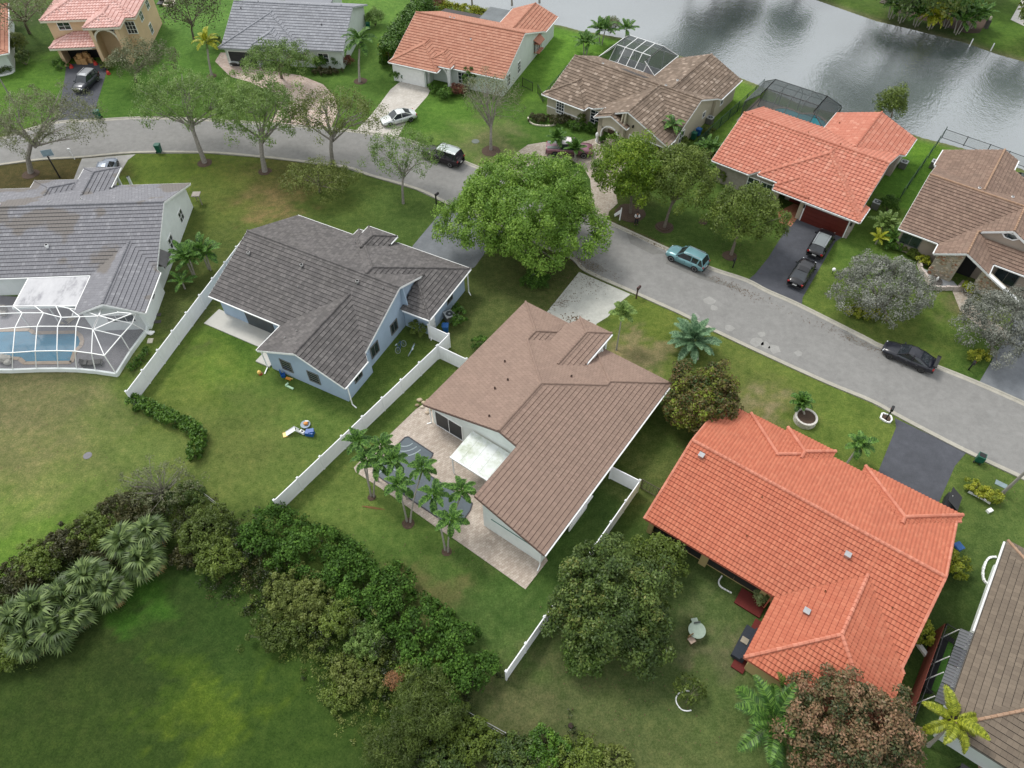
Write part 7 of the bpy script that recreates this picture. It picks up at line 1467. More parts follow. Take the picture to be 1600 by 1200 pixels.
def sabal(label, px, py, z, n=26, s=1.0):
    c_ = G(px, py, z); root = thing('fan_palm', label, 'palm tree', (c_[0], c_[1], 0), 0, 'fan palms along the dark lawn'); MB().tube([(0, 0, 0), (0, 0, z)], [.2, .18], 8).build('trunk', PALMBARK, root)
    put_fronds(root, FAN, n, Vector((0, 0, z + .1)), s, 'fan_leaf', (-20, 80), 12); put_fronds(root, DFAN, 5, Vector((0, 0, z)), s * .9, 'fan_leaf', (-45, -30), 8); return root
for x, y, z, s, lb in ((236, 835, 1.5, 1.0, 'fan palm nearest the grey bare bush'), (196, 852, 1.4, 1.0, 'fan palm just left of the one by the bare bush'), (228, 878, 1.2, 1.0, 'lower right fan palm bordering the dark lawn'), (140, 905, 1.4, 1.05, 'fan palm in the middle of the row'), (172, 925, 1.1, .95, 'fan palm in the middle, on the lawn side'), (104, 935, 1.3, 1.05, 'fan palm just left of the middle one'), (62, 955, 1.4, 1.1, 'fan palm second from the left edge'), (92, 985, 1.0, 1.0, 'lowest fan palm with yellowing leaves'), (30, 970, 1.3, 1.0, 'leftmost fan palm of the row'), (46, 1005, .9, .9, 'small fan palm at the bottom left of the row'), (118, 962, .9, .9, 'low fan palm on the lawn edge')):
    sabal(lb, x, y, z, 20, s)
clump('row palm left in the far bank hedge, top right', 1415, 14, 2.0, 14, 1.3, AR, k=3, spread=.9)
for i, (x, y, m_) in enumerate(((1440, 18, AR), (1462, 22, fset('yp2', L_PALMY, L=2.0, droop=1.1, nl=24, wl=.5, lw=.07, rise=.8)), (1488, 20, AR), (1505, 30, AR), (1525, 22, AR), (1400, 6, AR), (1470, 5, AR))):
    clump(('leftmost', 'yellow', 'middle', 'lowest right', 'rightmost', 'top left', 'top middle')[i] + ' palm of the far bank hedge at the top right', x, y, 2.2, 12, 1.25, m_, k=3, spread=.9)
struct(sheet('mulch_strip', [(1405, 12), (1395, 18), (1450, 34), (1510, 52), (1530, 52), (1545, 30), (1480, 8)], .02, MULCH))
# ------------------------------------------------------------------ vehicles
LAMPW = plain('headlamp', (.75, .78, .8), .15); LAMPR = plain('tail_lamp', (.35, .02, .02), .2); RIM = plain('alloy_rim', (.5, .5, .52), .3, .05, 3, .7); TRIM = plain('black_trim', (.02, .02, .022), .5)
def paint(name, c, metal=.3): return plain(name, c, .3, .04, 1.0, metal, .5, .35)
CARGLASS = glassmat('car_glass', (.02, .025, .03), .06)
def car(name, label, cat, px, py, z, rot, L, W, H, body, kind='suv', roofm=None, rimm=None, spoiler=False, group=None, rails=True):
    """px,py,z: a known point at the centre of the car; rot: heading of the nose in degrees"""
    x, y = G(px, py, z); root = thing(name, label, cat, (x, y, 0.012), R(rot), group); hl = L / 2; w = W / 2
    if kind == 'suv': st = [(-hl, .42, .78, .80), (-hl + .12, .35, .98, .93), (-hl * .62, .26, 1.04, 1), (-.1, .24, 1.0, 1), (hl * .42, .25, .98, 1), (hl * .72, .27, .95, .97), (hl - .18, .32, .84, .88), (hl, .4, .66, .72)]
    elif kind == 'pickup': st = [(-hl, .5, 1.0, .9), (-hl + .1, .45, 1.12, .97), (-hl * .5, .4, 1.12, 1), (0, .38, 1.12, 1), (hl * .42, .4, 1.1, 1), (hl * .75, .42, 1.06, .97), (hl - .15, .45, .98, .9), (hl, .5, .8, .8)]
    else: st = [(-hl, .4, .78, .78), (-hl + .15, .32, .92, .92), (-hl * .6, .24, .93, 1), (-.1, .2, .86, 1), (hl * .4, .2, .84, 1), (hl * .72, .24, .78, .95), (hl - .2, .3, .68, .86), (hl, .36, .55, .68)]
    kz = H / 1.66 if kind == 'suv' else 1.0; st = [(a_, b_ * (1 + (kz - 1) * .5), c_ * kz, d_) for a_, b_, c_, d_ in st]
    mb = MB(); vs = []; k = 9
    for (xx, zb, zt, f) in st:
        ww = w * f; zm = zb + (zt - zb) * .55
        for (yy, zz) in ((-ww * .86, zb), (-ww, zb + .12), (-ww, zm), (-ww * .95, zt - .04), (-ww * .6, zt + .03), (0, zt + .06), (ww * .6, zt + .03), (ww * .95, zt - .04), (ww, zm), (ww, zb + .12), (ww * .86, zb)): vs.append((xx, yy, zz))
    k = 11; fs = []
    for i in range(len(st) - 1):
        for j in range(k - 1): a = i * k + j; fs.append((a, a + 1, a + k + 1, a + k))
        fs.append((i * k + k - 1, i * k, (i + 1) * k, (i + 1) * k + k - 1))
    fs.append(tuple(range(k))); fs.append(tuple((len(st) - 1) * k + j for j in range(k - 1, -1, -1)))
    mb.add(vs, fs); mb.build('body', body, root, smooth=True)
    bz = st[3][2] + .0
    if kind == 'suv': g = [(-hl + .12, bz - .02, .86), (-hl + .42, H - .06, .72), (-.2, H, .74), (hl * .14, H - .05, .72), (hl * .46, bz, .84)]
    elif kind == 'pickup': g = [(-hl * .4, bz, .9), (-hl * .34, H - .04, .8), (-.2, H, .8), (hl * .2, H - .05, .75), (hl * .42, bz, .88)]
    elif kind == 'coupe': g = [(-hl + .45, bz + .03, .8), (-hl * .38, H - .1, .66), (-.25, H, .68), (hl * .1, H - .05, .67), (hl * .44, bz, .84)]
    else: g = [(-hl + .5, bz + .03, .82), (-hl * .36, H - .08, .68), (-.2, H, .7), (hl * .12, H - .04, .69), (hl * .46, bz, .85)]
    (xr0, z0, w0), (xr1, z1, w1), (xm, zm_, wm), (xf1, zf1, wf1), (xf0, zf0, wf0) = g
    gl = MB(); W_ = lambda f: w * f
    gl.add([(xr0, -W_(w0), z0), (xr1, -W_(w1), z1), (xf1, -W_(wf1), zf1), (xf0, -W_(wf0), zf0), (xr0, W_(w0), z0), (xr1, W_(w1), z1), (xf1, W_(wf1), zf1), (xf0, W_(wf0), zf0), (xm, -W_(wm), zm_), (xm, W_(wm), zm_), (xr0 + .1, -W_(.93), bz - .05), (xf0 - .05, -W_(.93), bz - .05), (xr0 + .1, W_(.93), bz - .05), (xf0 - .05, W_(.93), bz - .05)],
        [(2, 3, 7, 6), (0, 1, 5, 4), (10, 11, 3, 2, 8, 1, 0), (13, 12, 4, 5, 9, 6, 7)]); gl.build('windows', CARGLASS, root)
    rf = MB(); pl_ = MB(); e = .02
    rv = [];
    for (xx, zz, ff) in ((xr1 + .02, z1 + e, w1), ((xr1 + xm) / 2, (z1 + zm_) / 2 + .03, (w1 + wm) / 2), (xm, zm_ + e + .01, wm), (xf1 - .02, zf1 + e, wf1)):
        for t_ in (-1, -.6, 0, .6, 1): rv.append((xx, W_(ff) * t_ * 1.03, zz + (.035 if abs(t_) < .9 else -.03) - .02 * abs(t_)))
    rf.add(rv, [(i * 5 + j, (i + 1) * 5 + j, (i + 1) * 5 + j + 1, i * 5 + j + 1) for i in range(3) for j in range(4)])
    for sg in (-1, 1):
        pl_.bar((xr0, sg * W_(w0) * 1.0, z0), (xr1, sg * W_(w1), z1), .09, .05); pl_.bar((xf0, sg * W_(wf0), zf0), (xf1, sg * W_(wf1), zf1), .07, .05)
        xm2 = (xr1 + xf1) / 2; pl_.bar((xm2, sg * W_(.955), bz), (xm2, sg * W_(wm) * 1.02, zm_), .08, .03)
        if kind == 'suv': pl_.bar((xr1 + .35, sg * W_(.955), bz), (xr1 + .25, sg * W_(w1) * 1.02, z1), .14, .03)
    rf.build('roof', roofm or body, root, smooth=False); pl_.build('pillars', body, root)
    if kind == 'suv' and rails:
        rr = MB()
        for sg in (-1, 1): rr.bar((xr1 + .2, sg * W_(.66), zm_ + .07), (xf1 - .1, sg * W_(.66), zm_ + .07), .035, .04)
        rr.build('roof_rail', RIM, root)
    if kind == 'pickup':
        bed = MB(); bed.box((-hl * .64, 0, 1.14), (hl * .62, W * .82, .05)); bed.build('bed_cover', plain('tonneau_cover', srgb(120, 130, 126), .6), root)
    wr = .36 if kind in ('suv',) else (.4 if kind == 'pickup' else .33); ax = (hl * .62, -hl * .6)
    for xx in ax:
        for sg in (-1, 1):
            ty = MB(); n = 18; ring = []
            for q_, (rad, yy) in enumerate(((wr, sg * (w - .2)), (wr, sg * (w - .01)), (wr * .8, sg * (w + .005)))):
                for j in range(n): a = 6.2832 * j / n; ring.append((rad * math.cos(a), yy, rad * math.sin(a)))
            fs = [(q_ * n + j, q_ * n + (j + 1) % n, (q_ + 1) * n + (j + 1) % n, (q_ + 1) * n + j) for q_ in range(2) for j in range(n)]; ty.add(ring, fs + [tuple(range(n))])
            wo = bpy.data.objects.new('wheel', None); link(wo, root); wo.location = (xx, 0, wr); wo.empty_display_size = .1
            ty.build('tyre', RUBBER, wo)
            rm = MB(); c0_ = [(wr * .66 * math.cos(6.2832 * j / 15), sg * (w + .006), wr * .66 * math.sin(6.2832 * j / 15)) for j in range(15)]; rm.add(c0_ + [(0, sg * (w - .02), 0)], [(j, (j + 1) % 15, 15) for j in range(15)])
            rm.build('rim', rimm or RIM, wo)
            for j in range(5): pass
            ar = MB(); P_ = [(wr * 1.16 * math.cos(math.pi * j / 12), sg * (w + .002), wr * 1.16 * math.sin(math.pi * j / 12)) for j in range(13)]
            ar.add([(xx + p[0], p[1], wr + p[2]) for p in P_] + [(xx, sg * (w + .002), wr * .4)], [(j, j + 1, 13) for j in range(12)] + [(0, 13, 12)] * 0); ar.build('wheel_arch', TRIM, root)
    for sg in (-1, 1):
        MB().box((hl - .2, sg * w * .64, st[-2][2] - .13), (.22, w * .3, .13), -sg * .3).build('headlight', LAMPW, root)
        MB().box((-hl + .09, sg * w * .76, st[1][2] - .14), (.16, w * .24, .17), sg * .2).build('tail_light', LAMPR, root)
        MB().box((xf0 - .25, sg * (w + .08), bz + .06), (.14, .2, .13)).build('mirror', body, root)
        hb = MB()
        for xx in (.05, -.85): hb.box((xx, sg * (w + .005), bz - .17), (.18, .03, .035))
        hb.build('door_handle', rimm or body, root)
    MB().box((hl - .03, 0, .42), (.1, W * .62, .2)).build('grille', TRIM, root); MB().box((-hl + .0, 0, .62), (.05, .42, .14)).build('licence_plate', plain('plate_white', (.7, .7, .68), .5), root)
    MB().box((-hl + .02, 0, .42), (.14, W * .82, .16)).build('rear_bumper', TRIM, root)
    ln = MB()
    for sg in (-1, 1):
        for xx in (hl * .38, -.12, -.95 if kind != 'pickup' else -.8): ln.box((xx, sg * (w + .002), bz - .35), (.015, .012, .55))
    ln.build('door_gap', TRIM, root)
    if spoiler:
        sp = MB().box((-hl + .12, 0, 1.25), (.32, W * .86, .035)); [sp.box((-hl + .2, sg * w * .6, 1.08), (.12, .04, .32)) for sg in (-1, 1)]; [sp.box((-hl + .12, sg * w * .86, 1.27), (.34, .03, .12)) for sg in (-1, 1)]; sp.build('spoiler', TRIM, root)
    return root
BLK = paint('black_car_paint', (.006, .006, .008), 0); BLKB = paint('blue_black_car_paint', (.008, .009, .016), 0)
car('parked_car', 'light teal hatchback SUV parked at the far kerb by the olive trees', 'car', 1074, 402, .7, 143.5, 4.5, 1.84, 1.66, paint('teal_car_paint', srgb(122, 166, 172)))
car('parked_car', 'black car with rear spoiler parked at the kerb beside the right-hand lawn', 'car', 1421, 556, .6, 144.5, 4.75, 1.86, 1.42, BLKB, 'coupe', spoiler=True, rimm=plain('dark_rim', (.12, .12, .12), .4, .1, 3, .5))
car('parked_suv', 'black SUV parked at the top of the dark driveway, nose towards the mahogany garage door', 'car', 1284, 378, .8, 56, 4.7, 1.9, 1.7, BLK, roofm=paint('grey_roof_panel', (.18, .2, .2)))
car('parked_car', 'black sedan parked behind the black SUV, nearer the street on the dark driveway', 'car', 1254, 424, .7, 56, 4.7, 1.85, 1.45, BLK, 'sedan')
car('parked_suv', 'large black SUV with white-looking roof parked on the street above the thin tree', 'car', 691, 239, 1.0, 152, 5.4, 2.02, 1.9, paint('dark_maroon_black_paint', srgb(34, 26, 34)), roofm=paint('silver_white_roof', srgb(186, 196, 194)))
car('parked_suv', 'dark SUV on the asphalt drive of the peach two-storey house', 'car', 133, 126, .8, 262, 4.6, 1.9, 1.7, paint('dark_blue_car_paint', srgb(52, 56, 64)), roofm=paint('silver_roof', srgb(150, 154, 158)))
car('parked_car', 'white sedan parked across the white paver driveway', 'car', 622, 182, .7, 206, 4.7, 1.85, 1.43, paint('white_car_paint', srgb(206, 210, 208)), 'sedan')
car('parked_pickup', 'maroon and white pickup on the circular drive half hidden by two palms', 'truck', 890, 229, 1.0, -4, 5.8, 2.0, 1.85, paint('maroon_car_paint', srgb(140, 96, 108)), 'pickup', roofm=paint('pinkish_white_roof', srgb(222, 214, 214)))
car('parked_car', 'silver-blue car on the pale drive behind the patchy grey roof, upper left', 'car', 165, 262, .8, 95, 4.6, 1.85, 1.5, paint('silver_blue_paint', srgb(140, 150, 164)), 'sedan')
car('parked_car', 'white car at the garage of the slate roof house', 'car', 372, 84, .8, 265, 4.6, 1.8, 1.5, paint('white_car_paint', (1, 1, 1)), 'sedan')
# ------------------------------------------------------------------ bins, mailboxes, street furniture
def bin_(label, px, py, col, rot=0, open_=False, s=1.0, group=None):
    c_ = G(px, py); root = thing('wheelie_bin', label, 'bin', (c_[0], c_[1], 0.01), R(rot), group); m_ = col
    MB().box((0, 0, .52), (.46, .5, .86), 0, 0, .5, 1.22).build('body', m_, root)
    if not open_: MB().box((0, 0, 1.0), (.62, .68, .07), 0, 0, .9, .9).build('lid', m_, root)
    else: MB().box((-.36, 0, .72), (.06, .62, .6)).build('lid', m_, root); MB().box((0, 0, .955), (.46, .5, .01)).build('opening', DARK, root)
    for sy in (-.24, .24):
        wv = [(-.28 + .11 * math.cos(6.28 * k / 10), sy, .11 + .11 * math.sin(6.28 * k / 10)) for k in range(10)]; MB().add(wv + [(x, y + .06, z) for x, y, z in wv], [tuple(range(10)), tuple(range(19, 9, -1))] + [(k, (k + 1) % 10, 10 + (k + 1) % 10, 10 + k) for k in range(10)]).build('wheel', RUBBER, root)
    MB().bar((-.34, -.24, .98), (-.34, .24, .98), .04, .04).build('handle', m_, root)
    root.scale = (s,) * 3; return root
GB = plain('green_bin_plastic', srgb(18, 92, 74), .5); BB = plain('blue_bin_plastic', srgb(34, 92, 156), .45)
bin_('open green wheelie bin on the verge right of the dark driveway, lower right', 1527, 721, GB, 55, True)
bin_('green wheelie bin on the kerb beside the peach house drive', 155, 185, GB, 180, s=1.1); bin_('green wheelie bin at the near kerb left of the forked street tree', 250, 238, GB, 0, s=1.1)
bin_('green wheelie bin by the white garage door of the terracotta roof house', 632, 127, GB, 0); bin_('green wheelie bin at the right side wall of the slate roof house', 576, 46, GB, 0)
bin_('green wheelie bin beside the tan arch house wall', 1083, 218, GB, 50); bin_('blue wheelie bin beside the green one, tan arch house wall', 1090, 212, BB, 50); bin_('blue recycling bin behind the zigzag white fence, by the air conditioner', 697, 519, BB, 0, s=1.0); bin_('blue recycling bin half hidden at the right edge of the orange-red roof', 1489, 862, BB, 20)
def mailbox(label, px, py, rot, m_, h=1.1, big=False):
    c_ = G(px, py); root = thing('mailbox', label, 'mailbox', (c_[0], c_[1], 0), R(rot)); MB().box((0, 0, h / 2), (.12, .12, h)).build('post', m_, root)
    bx_ = MB(); n = 8; prof = [(-.12, 0), (.12, 0)] + [(.12 * math.cos(math.pi * k / n), .14 + .12 * math.sin(math.pi * k / n)) for k in range(n + 1)]
    l_ = .3 if not big else .38; vs = [(-l_ * .5 + .15, y, h + z) for y, z in prof] + [(l_ * .9 + .15, y, h + z) for y, z in prof]; k = len(prof); bx_.add(vs, [tuple(range(k - 1, -1, -1)), tuple(range(k, 2 * k))] + [(i, (i + 1) % k, k + (i + 1) % k, k + i) for i in range(k)]).build('box', m_, root)
    MB().box((.1, .14, h + .15), (.12, .015, .05)).build('flag', LAMPR, root); return root
BRM = plain('brown_mailbox', srgb(70, 46, 42), .6)
mailbox('brown mailbox on a post at the concrete driveway by the street', 994, 466, 55, BRM, 1.2, True); mailbox('black mailbox standing in the white framed mulch bed', 1384, 655, 55, BLACK, 1.2, True); mailbox('black mailbox beside the asphalt driveway of the blue-walled house', 682, 320, 55, BLACK, 1.25, True)
mailbox('dark mailbox on the verge under the olive tree by the two-car drive', 1145, 418, 235, BLACK, 1.1); mailbox('dark mailbox under the silvery tree at the right edge', 1513, 578, 235, BLACK, 1.1)
c_ = G(94, 278); t = thing('basketball_hoop', 'black pole basketball hoop with a clear backboard near the left street tree', 'basketball hoop', (*c_, 0), R(15)); MB().bar((0, 0, 0), (0, 0, 3.0), .14, .14).build('pole', BLACK, t); MB().box((0, .35, 3.2), (1.2, .05, .8)).build('backboard', plain('clear_backboard', srgb(150, 172, 184), .3), t)
rg = MB(); pr = [(.24 * math.cos(6.28 * k / 12), .62 + .24 * math.sin(6.28 * k / 12), 2.95) for k in range(13)]; rg.tube(pr, .02, 5); rg.build('rim', LAMPR, t)
c_ = G(117, 249); t = thing('white_post', 'short leaning white post at the kerb corner beside the pale drive', 'post', (*c_, 0)); MB().tube([(0, 0, 0), (-.1, 0, 1.3)], [.06, .06], 6).build('pole', WHITE, t); MB().box((-.1, 0, 1.4), (.28, .2, .26)).build('top_box', WHITE, t)
# street light at the right edge
b_ = G(1565, 772); t = thing('street_light', 'tall grey street light pole rising out of the right edge', 'street light', (*b_, 0)); MB().tube([(0, 0, 0), (0.05, 0, 4.5), (.1, .1, 9.0)], [.13, .1, .07], 10).build('pole', plain('grey_concrete_pole', srgb(150, 146, 138), .8), t); MB().bar((.1, .1, 8.9), (1.6, 1.0, 9.2), .08, .08).build('arm', STEEL, t); MB().box((1.8, 1.1, 9.15), (.7, .3, .15), .6).build('lamp_head', STEEL, t)
b_ = G(24, 165); t = thing('street_light', 'thin grey pole by the kerbed bed at the left edge', 'street light', (*b_, 0)); MB().tube([(0, 0, 0), (0, 0, 6.5)], [.1, .07], 8).build('pole', plain('grey_concrete_pole', (1, 1, 1)), t); MB().bar((0, 0, 6.4), (-1.0, .4, 6.6), .07, .07).build('arm', STEEL, t)
# utility box, hatch, AC units
c_ = G(835, 437); t = thing('utility_box', 'green-grey utility box among dark shrubs under the big bright tree', 'utility box', (*c_, 0), R(20)); MB().box((0, 0, .4), (1.1, .9, .8)).build('cabinet', plain('utility_green', srgb(104, 124, 102), .6), t); MB().box((0, 0, .83), (1.16, .96, .06)).build('lid', plain('utility_green_light', srgb(128, 146, 122), .6), t)
c_ = G(1564, 757); tag(struct(MB().box((0, 0, .02), (.9, .5, .05), R(-36)).build('utility_hatch', plain('hatch_grey', srgb(128, 146, 150), .6), None, (c_[0], c_[1], 0))), 'flat grey-blue utility hatch at the foot of the street light', 'hatch')
del_ = bpy.data.objects.get('utility_hatch'); del_['kind'] = 'thing' if False else ''; 
if 'kind' in del_: del del_['kind']
def ac(label, px, py, rot, s=.8):
    c_ = G(px, py); root = thing('air_conditioner', label, 'air conditioner', (c_[0], c_[1], 0), R(rot)); cm = plain('ac_grey', srgb(112, 112, 108), .5)
    MB().box((0, 0, .45), (s, s, .8)).build('casing', cm, root); tp = MB(); tp.box((0, 0, .88), (s + .04, s + .04, .06)); tp.build('top', plain('ac_light', srgb(176, 180, 180), .5), root); MB().cyl((0, 0), s * .38, .9, .925, 16).build('fan_guard', plain('dark_fan', srgb(58, 64, 70), .5), root); MB().cyl((0, 0), s * .12, .93, .95, 10).build('hub', plain('ac_light', (1, 1, 1)), root)
    ft = MB(); [ft.bar((0, 0, .94), (s * .36 * math.cos(6.28 * k / 6), s * .36 * math.sin(6.28 * k / 6), .94), .02, .01) for k in range(6)]; ft.build('guard_wires', cm, root); return root
ac('square air conditioner beside the green shrub of the blue-walled house', 703, 500, 28, .95); ac('air conditioner at the right wall of the salmon roof house, by the garage', 1366, 325, 52); ac('air conditioner under the rear right eave of the salmon roof', 1409, 262, 52); ac('air conditioner at the left wall of the earth-brown roof house', 1457, 262, 52); ac('air conditioner at the side wall of the tan arch house', 1108, 193, 52)
c_ = G(1474, 866 - 60); t = thing('open_hatchback_bin', 'black covered cargo box standing open at the garage side of the orange-red roof', 'cargo box', (*G(1481, 792), 0), R(55)); MB().box((0, 0, .45), (1.5, 1.0, .9)).build('box', TRIM, t); MB().add([(-.75, -.5, .92), (.75, -.5, .92), (.85, .5, 1.5), (-.65, .5, 1.5), (-.75, -.5, .96), (.75, -.5, .96), (.85, .5, 1.54), (-.65, .5, 1.54)], [(3, 2, 1, 0), (4, 5, 6, 7), (0, 1, 5, 4), (1, 2, 6, 5), (2, 3, 7, 6), (3, 0, 4, 7)]).build('lid', TRIM, t); MB().bar((0, .1, .95), (0, .3, 1.5), .04, .04).build('stay', WHITE, t)
# garden table and chairs
c_ = G(1086, 990); t = thing('round_table', 'round pale metal garden table on the lower right lawn', 'table', (*c_, 0)); MB().cyl((0, 0), .62, .7, .73, 28).build('tabletop', plain('pale_table', srgb(150, 166, 150), .4), t); MB().cyl((0, 0), .05, 0, .7, 8).build('column', STEEL, t); MB().cyl((0, 0), .28, 0, .04, 12).build('base', STEEL, t)
def chair(label, px, py, rot, col, frame):
    c_ = G(px, py); root = thing('garden_chair', label, 'chair', (c_[0], c_[1], 0), R(rot)); MB().box((0, 0, .42), (.46, .46, .06)).build('seat', col, root); MB().box((0, .23, .68), (.46, .05, .48)).build('backrest', frame, root)
    for sx in (-.2, .2):
        for sy in (-.2, .2): MB().box((sx, sy, .2), (.04, .04, .4)).build('leg', frame, root)
    return root
chair('garden chair tucked at the far side of the round pale table', 1084, 974, 190, plain('pale_table', (1, 1, 1)), plain('dark_steel', srgb(70, 74, 72), .5)); chair('pinkish cushioned garden chair on the near side of the round table', 1079, 1003, 30, plain('pink_cushion', srgb(200, 176, 158), .8), plain('brown_wood', srgb(120, 96, 60), .7))
c_ = G(1165, 982); t = thing('outdoor_sofa', 'dark outdoor sofa at the left edge of the orange-red hipped wing', 'sofa', (*J.w2(10.3, -3.2), .18), J.th); MB().box((0, 0, .22), (.9, 2.6, .4)).build('seat', plain('navy_cushion', srgb(44, 50, 60), .8), t); MB().box((.3, 0, .55), (.25, 2.6, .5)).build('backrest', plain('navy_cushion', (1, 1, 1)), t); MB().box((-.1, .1, .45), (.5, .45, .12)).build('pillow', plain('tan_pillow', srgb(160, 150, 132), .8), t)
# tree stump, hose coil, dead frond
c_ = G(892, 1134); tag(MB().cyl((0, 0), .2, 0, .12, 10, r1=.17).build('tree_stump', plain('dark_stump', srgb(56, 44, 38), .9), None, (*c_, 0)), 'small dark stump in the lower lawn left of the white hoop', 'stump')
t = thing('fallen_frond', 'fallen brown palm frond lying on the lawn below the left palm clump', 'frond', (*G(583, 793), .03)); fm = frond_mesh('frond', plain('dead_frond', srgb(126, 88, 56), .9), L=1.9, droop=.05, nl=20, wl=.16, lw=.03, rise=0, vee=0); o = bpy.data.objects.new('leaflets', fm); link(o, t); o.location = (-.9, .1, .03); o.rotation_euler = (0, 0, -.15)
# ------------------------------------------------------------------ toys
TB = plain('toy_blue', srgb(20, 84, 160), .4); TY = plain('toy_yellow', srgb(236, 196, 104), .4); TO = plain('toy_orange', srgb(226, 150, 66), .4); TW = plain('toy_white', srgb(220, 222, 224), .4); TG = plain('toy_mint', srgb(196, 232, 196), .4)
def toy(name, label, px, py, rot, parts, cat='toy', group=None):
    c_ = G(px, py); root = thing(name, label, cat, (c_[0], c_[1], 0), R(rot), group)
    for pn, mb, mt in parts: mb.build(pn, mt, root)
    return root
toy('toy_slide', 'white and yellow toddler slide lying by the blue toy house on the lawn', 463, 675, 20, [('chute', MB().add([(-.9, -.22, .06), (0, -.22, .5), (0, .22, .5), (-.9, .22, .06), (-.9, -.26, .14), (0, -.26, .58), (0, .26, .58), (-.9, .26, .14)], [(0, 1, 2, 3), (0, 4, 5, 1), (3, 2, 6, 7)]), TW), ('foot', MB().box((-.95, 0, .05), (.4, .5, .06)), TY), ('ladder', MB().bar((0, -.2, .5), (.3, -.2, 0), .06, .06).bar((0, .2, .5), (.3, .2, 0), .06, .06).box((.12, 0, .3), (.05, .4, .05)).box((.2, 0, .15), (.05, .4, .05)), TW)])
toy('toy_house', 'deep blue folded toy at the right end of the toy pile', 485, 679, -20, [('panel', MB().box((0, 0, .25), (.7, .5, .45), .2), TB), ('top', MB().box((.1, .1, .52), (.5, .4, .08), .6), TB)])
toy('toy_tub', 'grey round tub holding an orange toy at the top of the toy pile', 478, 665, 0, [('tub', MB().cyl((0, 0), .36, 0, .22, 14, r1=.44), plain('toy_grey', srgb(120, 140, 156), .4)), ('toy', MB().blob((.05, 0, .32), (.24, .18, .16), 8, 5, 0, .5, .3), TO), ('handle', MB().box((.12, .22, .32), (.3, .1, .14)), TW)])
toy('toy_car', 'small white ride-on toy in the middle of the toy pile', 473, 677, -30, [('body', MB().box((0, 0, .22), (.55, .32, .2), 0, 0, .5, .8), TW), ('seat', MB().box((.02, 0, .34), (.2, .16, .05)), BLACK), ('wheel', MB().cyl((-.18, -.15), .08, 0, .08, 8).cyl((.18, .15), .08, 0, .08, 8), BLACK)])
toy('toy_armchair', 'blue plastic toy chair against the blue-walled house', 443, 588, 20, [('seat', MB().box((0, 0, .25), (.4, .4, .1)), TB), ('back', MB().box((-.15, .15, .45), (.1, .4, .4)), TB), ('base', MB().box((0, 0, .1), (.34, .34, .2)), TB)])
toy('toy_digger', 'orange ride-on toy at the wall of the blue-walled house', 451, 593, -20, [('body', MB().box((0, 0, .18), (.55, .24, .18), 0, 0, .5, .7), TO), ('arm', MB().bar((.2, 0, .25), (.5, 0, .3), .1, .06), TY)])
toy('toy_step', 'mint green toy step lying on the lawn below the orange toy', 453, 606, -28, [('plank', MB().box((0, 0, .1), (.85, .17, .12)), TG), ('end', MB().box((-.38, .1, .17), (.14, .36, .16)), TG)])
toy('toy_ball', 'yellow ball on the lawn left of the blue-walled house corner', 406, 584, 0, [('ball', MB().blob((0, 0, .22), .2, 12, 8), TY), ('stand', MB().cyl((.08, -.03), .2, 0, .05, 10), plain('toy_red', srgb(170, 76, 50), .5))], 'ball')
# ------------------------------------------------------------------ bicycles lying / leaning on the lawn
def bicycle(label, px, py, rot, tilt, m_):
    c_ = G(px, py); root = thing('bicycle', label, 'bicycle', (c_[0], c_[1], .02), R(rot)); root.rotation_euler = (R(tilt), 0, R(rot)); rr = .3
    for xx in (-.5, .5):
        wb = MB(); pr = [(xx + rr * math.cos(6.2832 * k / 16), 0, rr + rr * math.sin(6.2832 * k / 16)) for k in range(17)]; wb.tube(pr, .022, 5, cap=False)
        for k in range(8): wb.bar((xx, 0, rr), (xx + rr * math.cos(6.2832 * k / 8), 0, rr + rr * math.sin(6.2832 * k / 8)), .006, .006)
        wb.build('wheel', plain('pale_tyre', srgb(150, 160, 160), .6), root)
    f = MB(); A_, B_, C_, D_ = (-.5, 0, rr), (-.08, 0, rr - .02), (-.22, 0, .72), (.36, 0, .74); f.tube([A_, B_], .02, 5).tube([B_, C_], .022, 5).tube([C_, D_], .022, 5).tube([B_, D_], .026, 5).tube([A_, C_], .016, 5).tube([D_, (.5, 0, rr)], .02, 5); f.build('frame', m_, root)
    MB().tube([(.36, 0, .74), (.33, 0, .92)], .016, 5).tube([(.36, -.26, .94), (.33, 0, .92), (.36, .26, .94)], .016, 5).build('handlebar', BLACK, root); MB().box((-.25, 0, .82), (.24, .13, .05)).build('saddle', plain('pale_saddle', srgb(196, 206, 208), .5), root); MB().bar((-.08, -.12, rr - .1), (-.08, .12, rr + .06), .03, .03).build('pedals', BLACK, root); return root
bicycle('left blue bicycle of the two lying on the grass by the blue wall', 629, 546, 62, -35, plain('bike_blue', srgb(40, 76, 130), .35)); bicycle('right pale bicycle of the two, lying nearer the white fence', 641, 549, 75, 30, plain('bike_pale', srgb(176, 206, 214), .35))
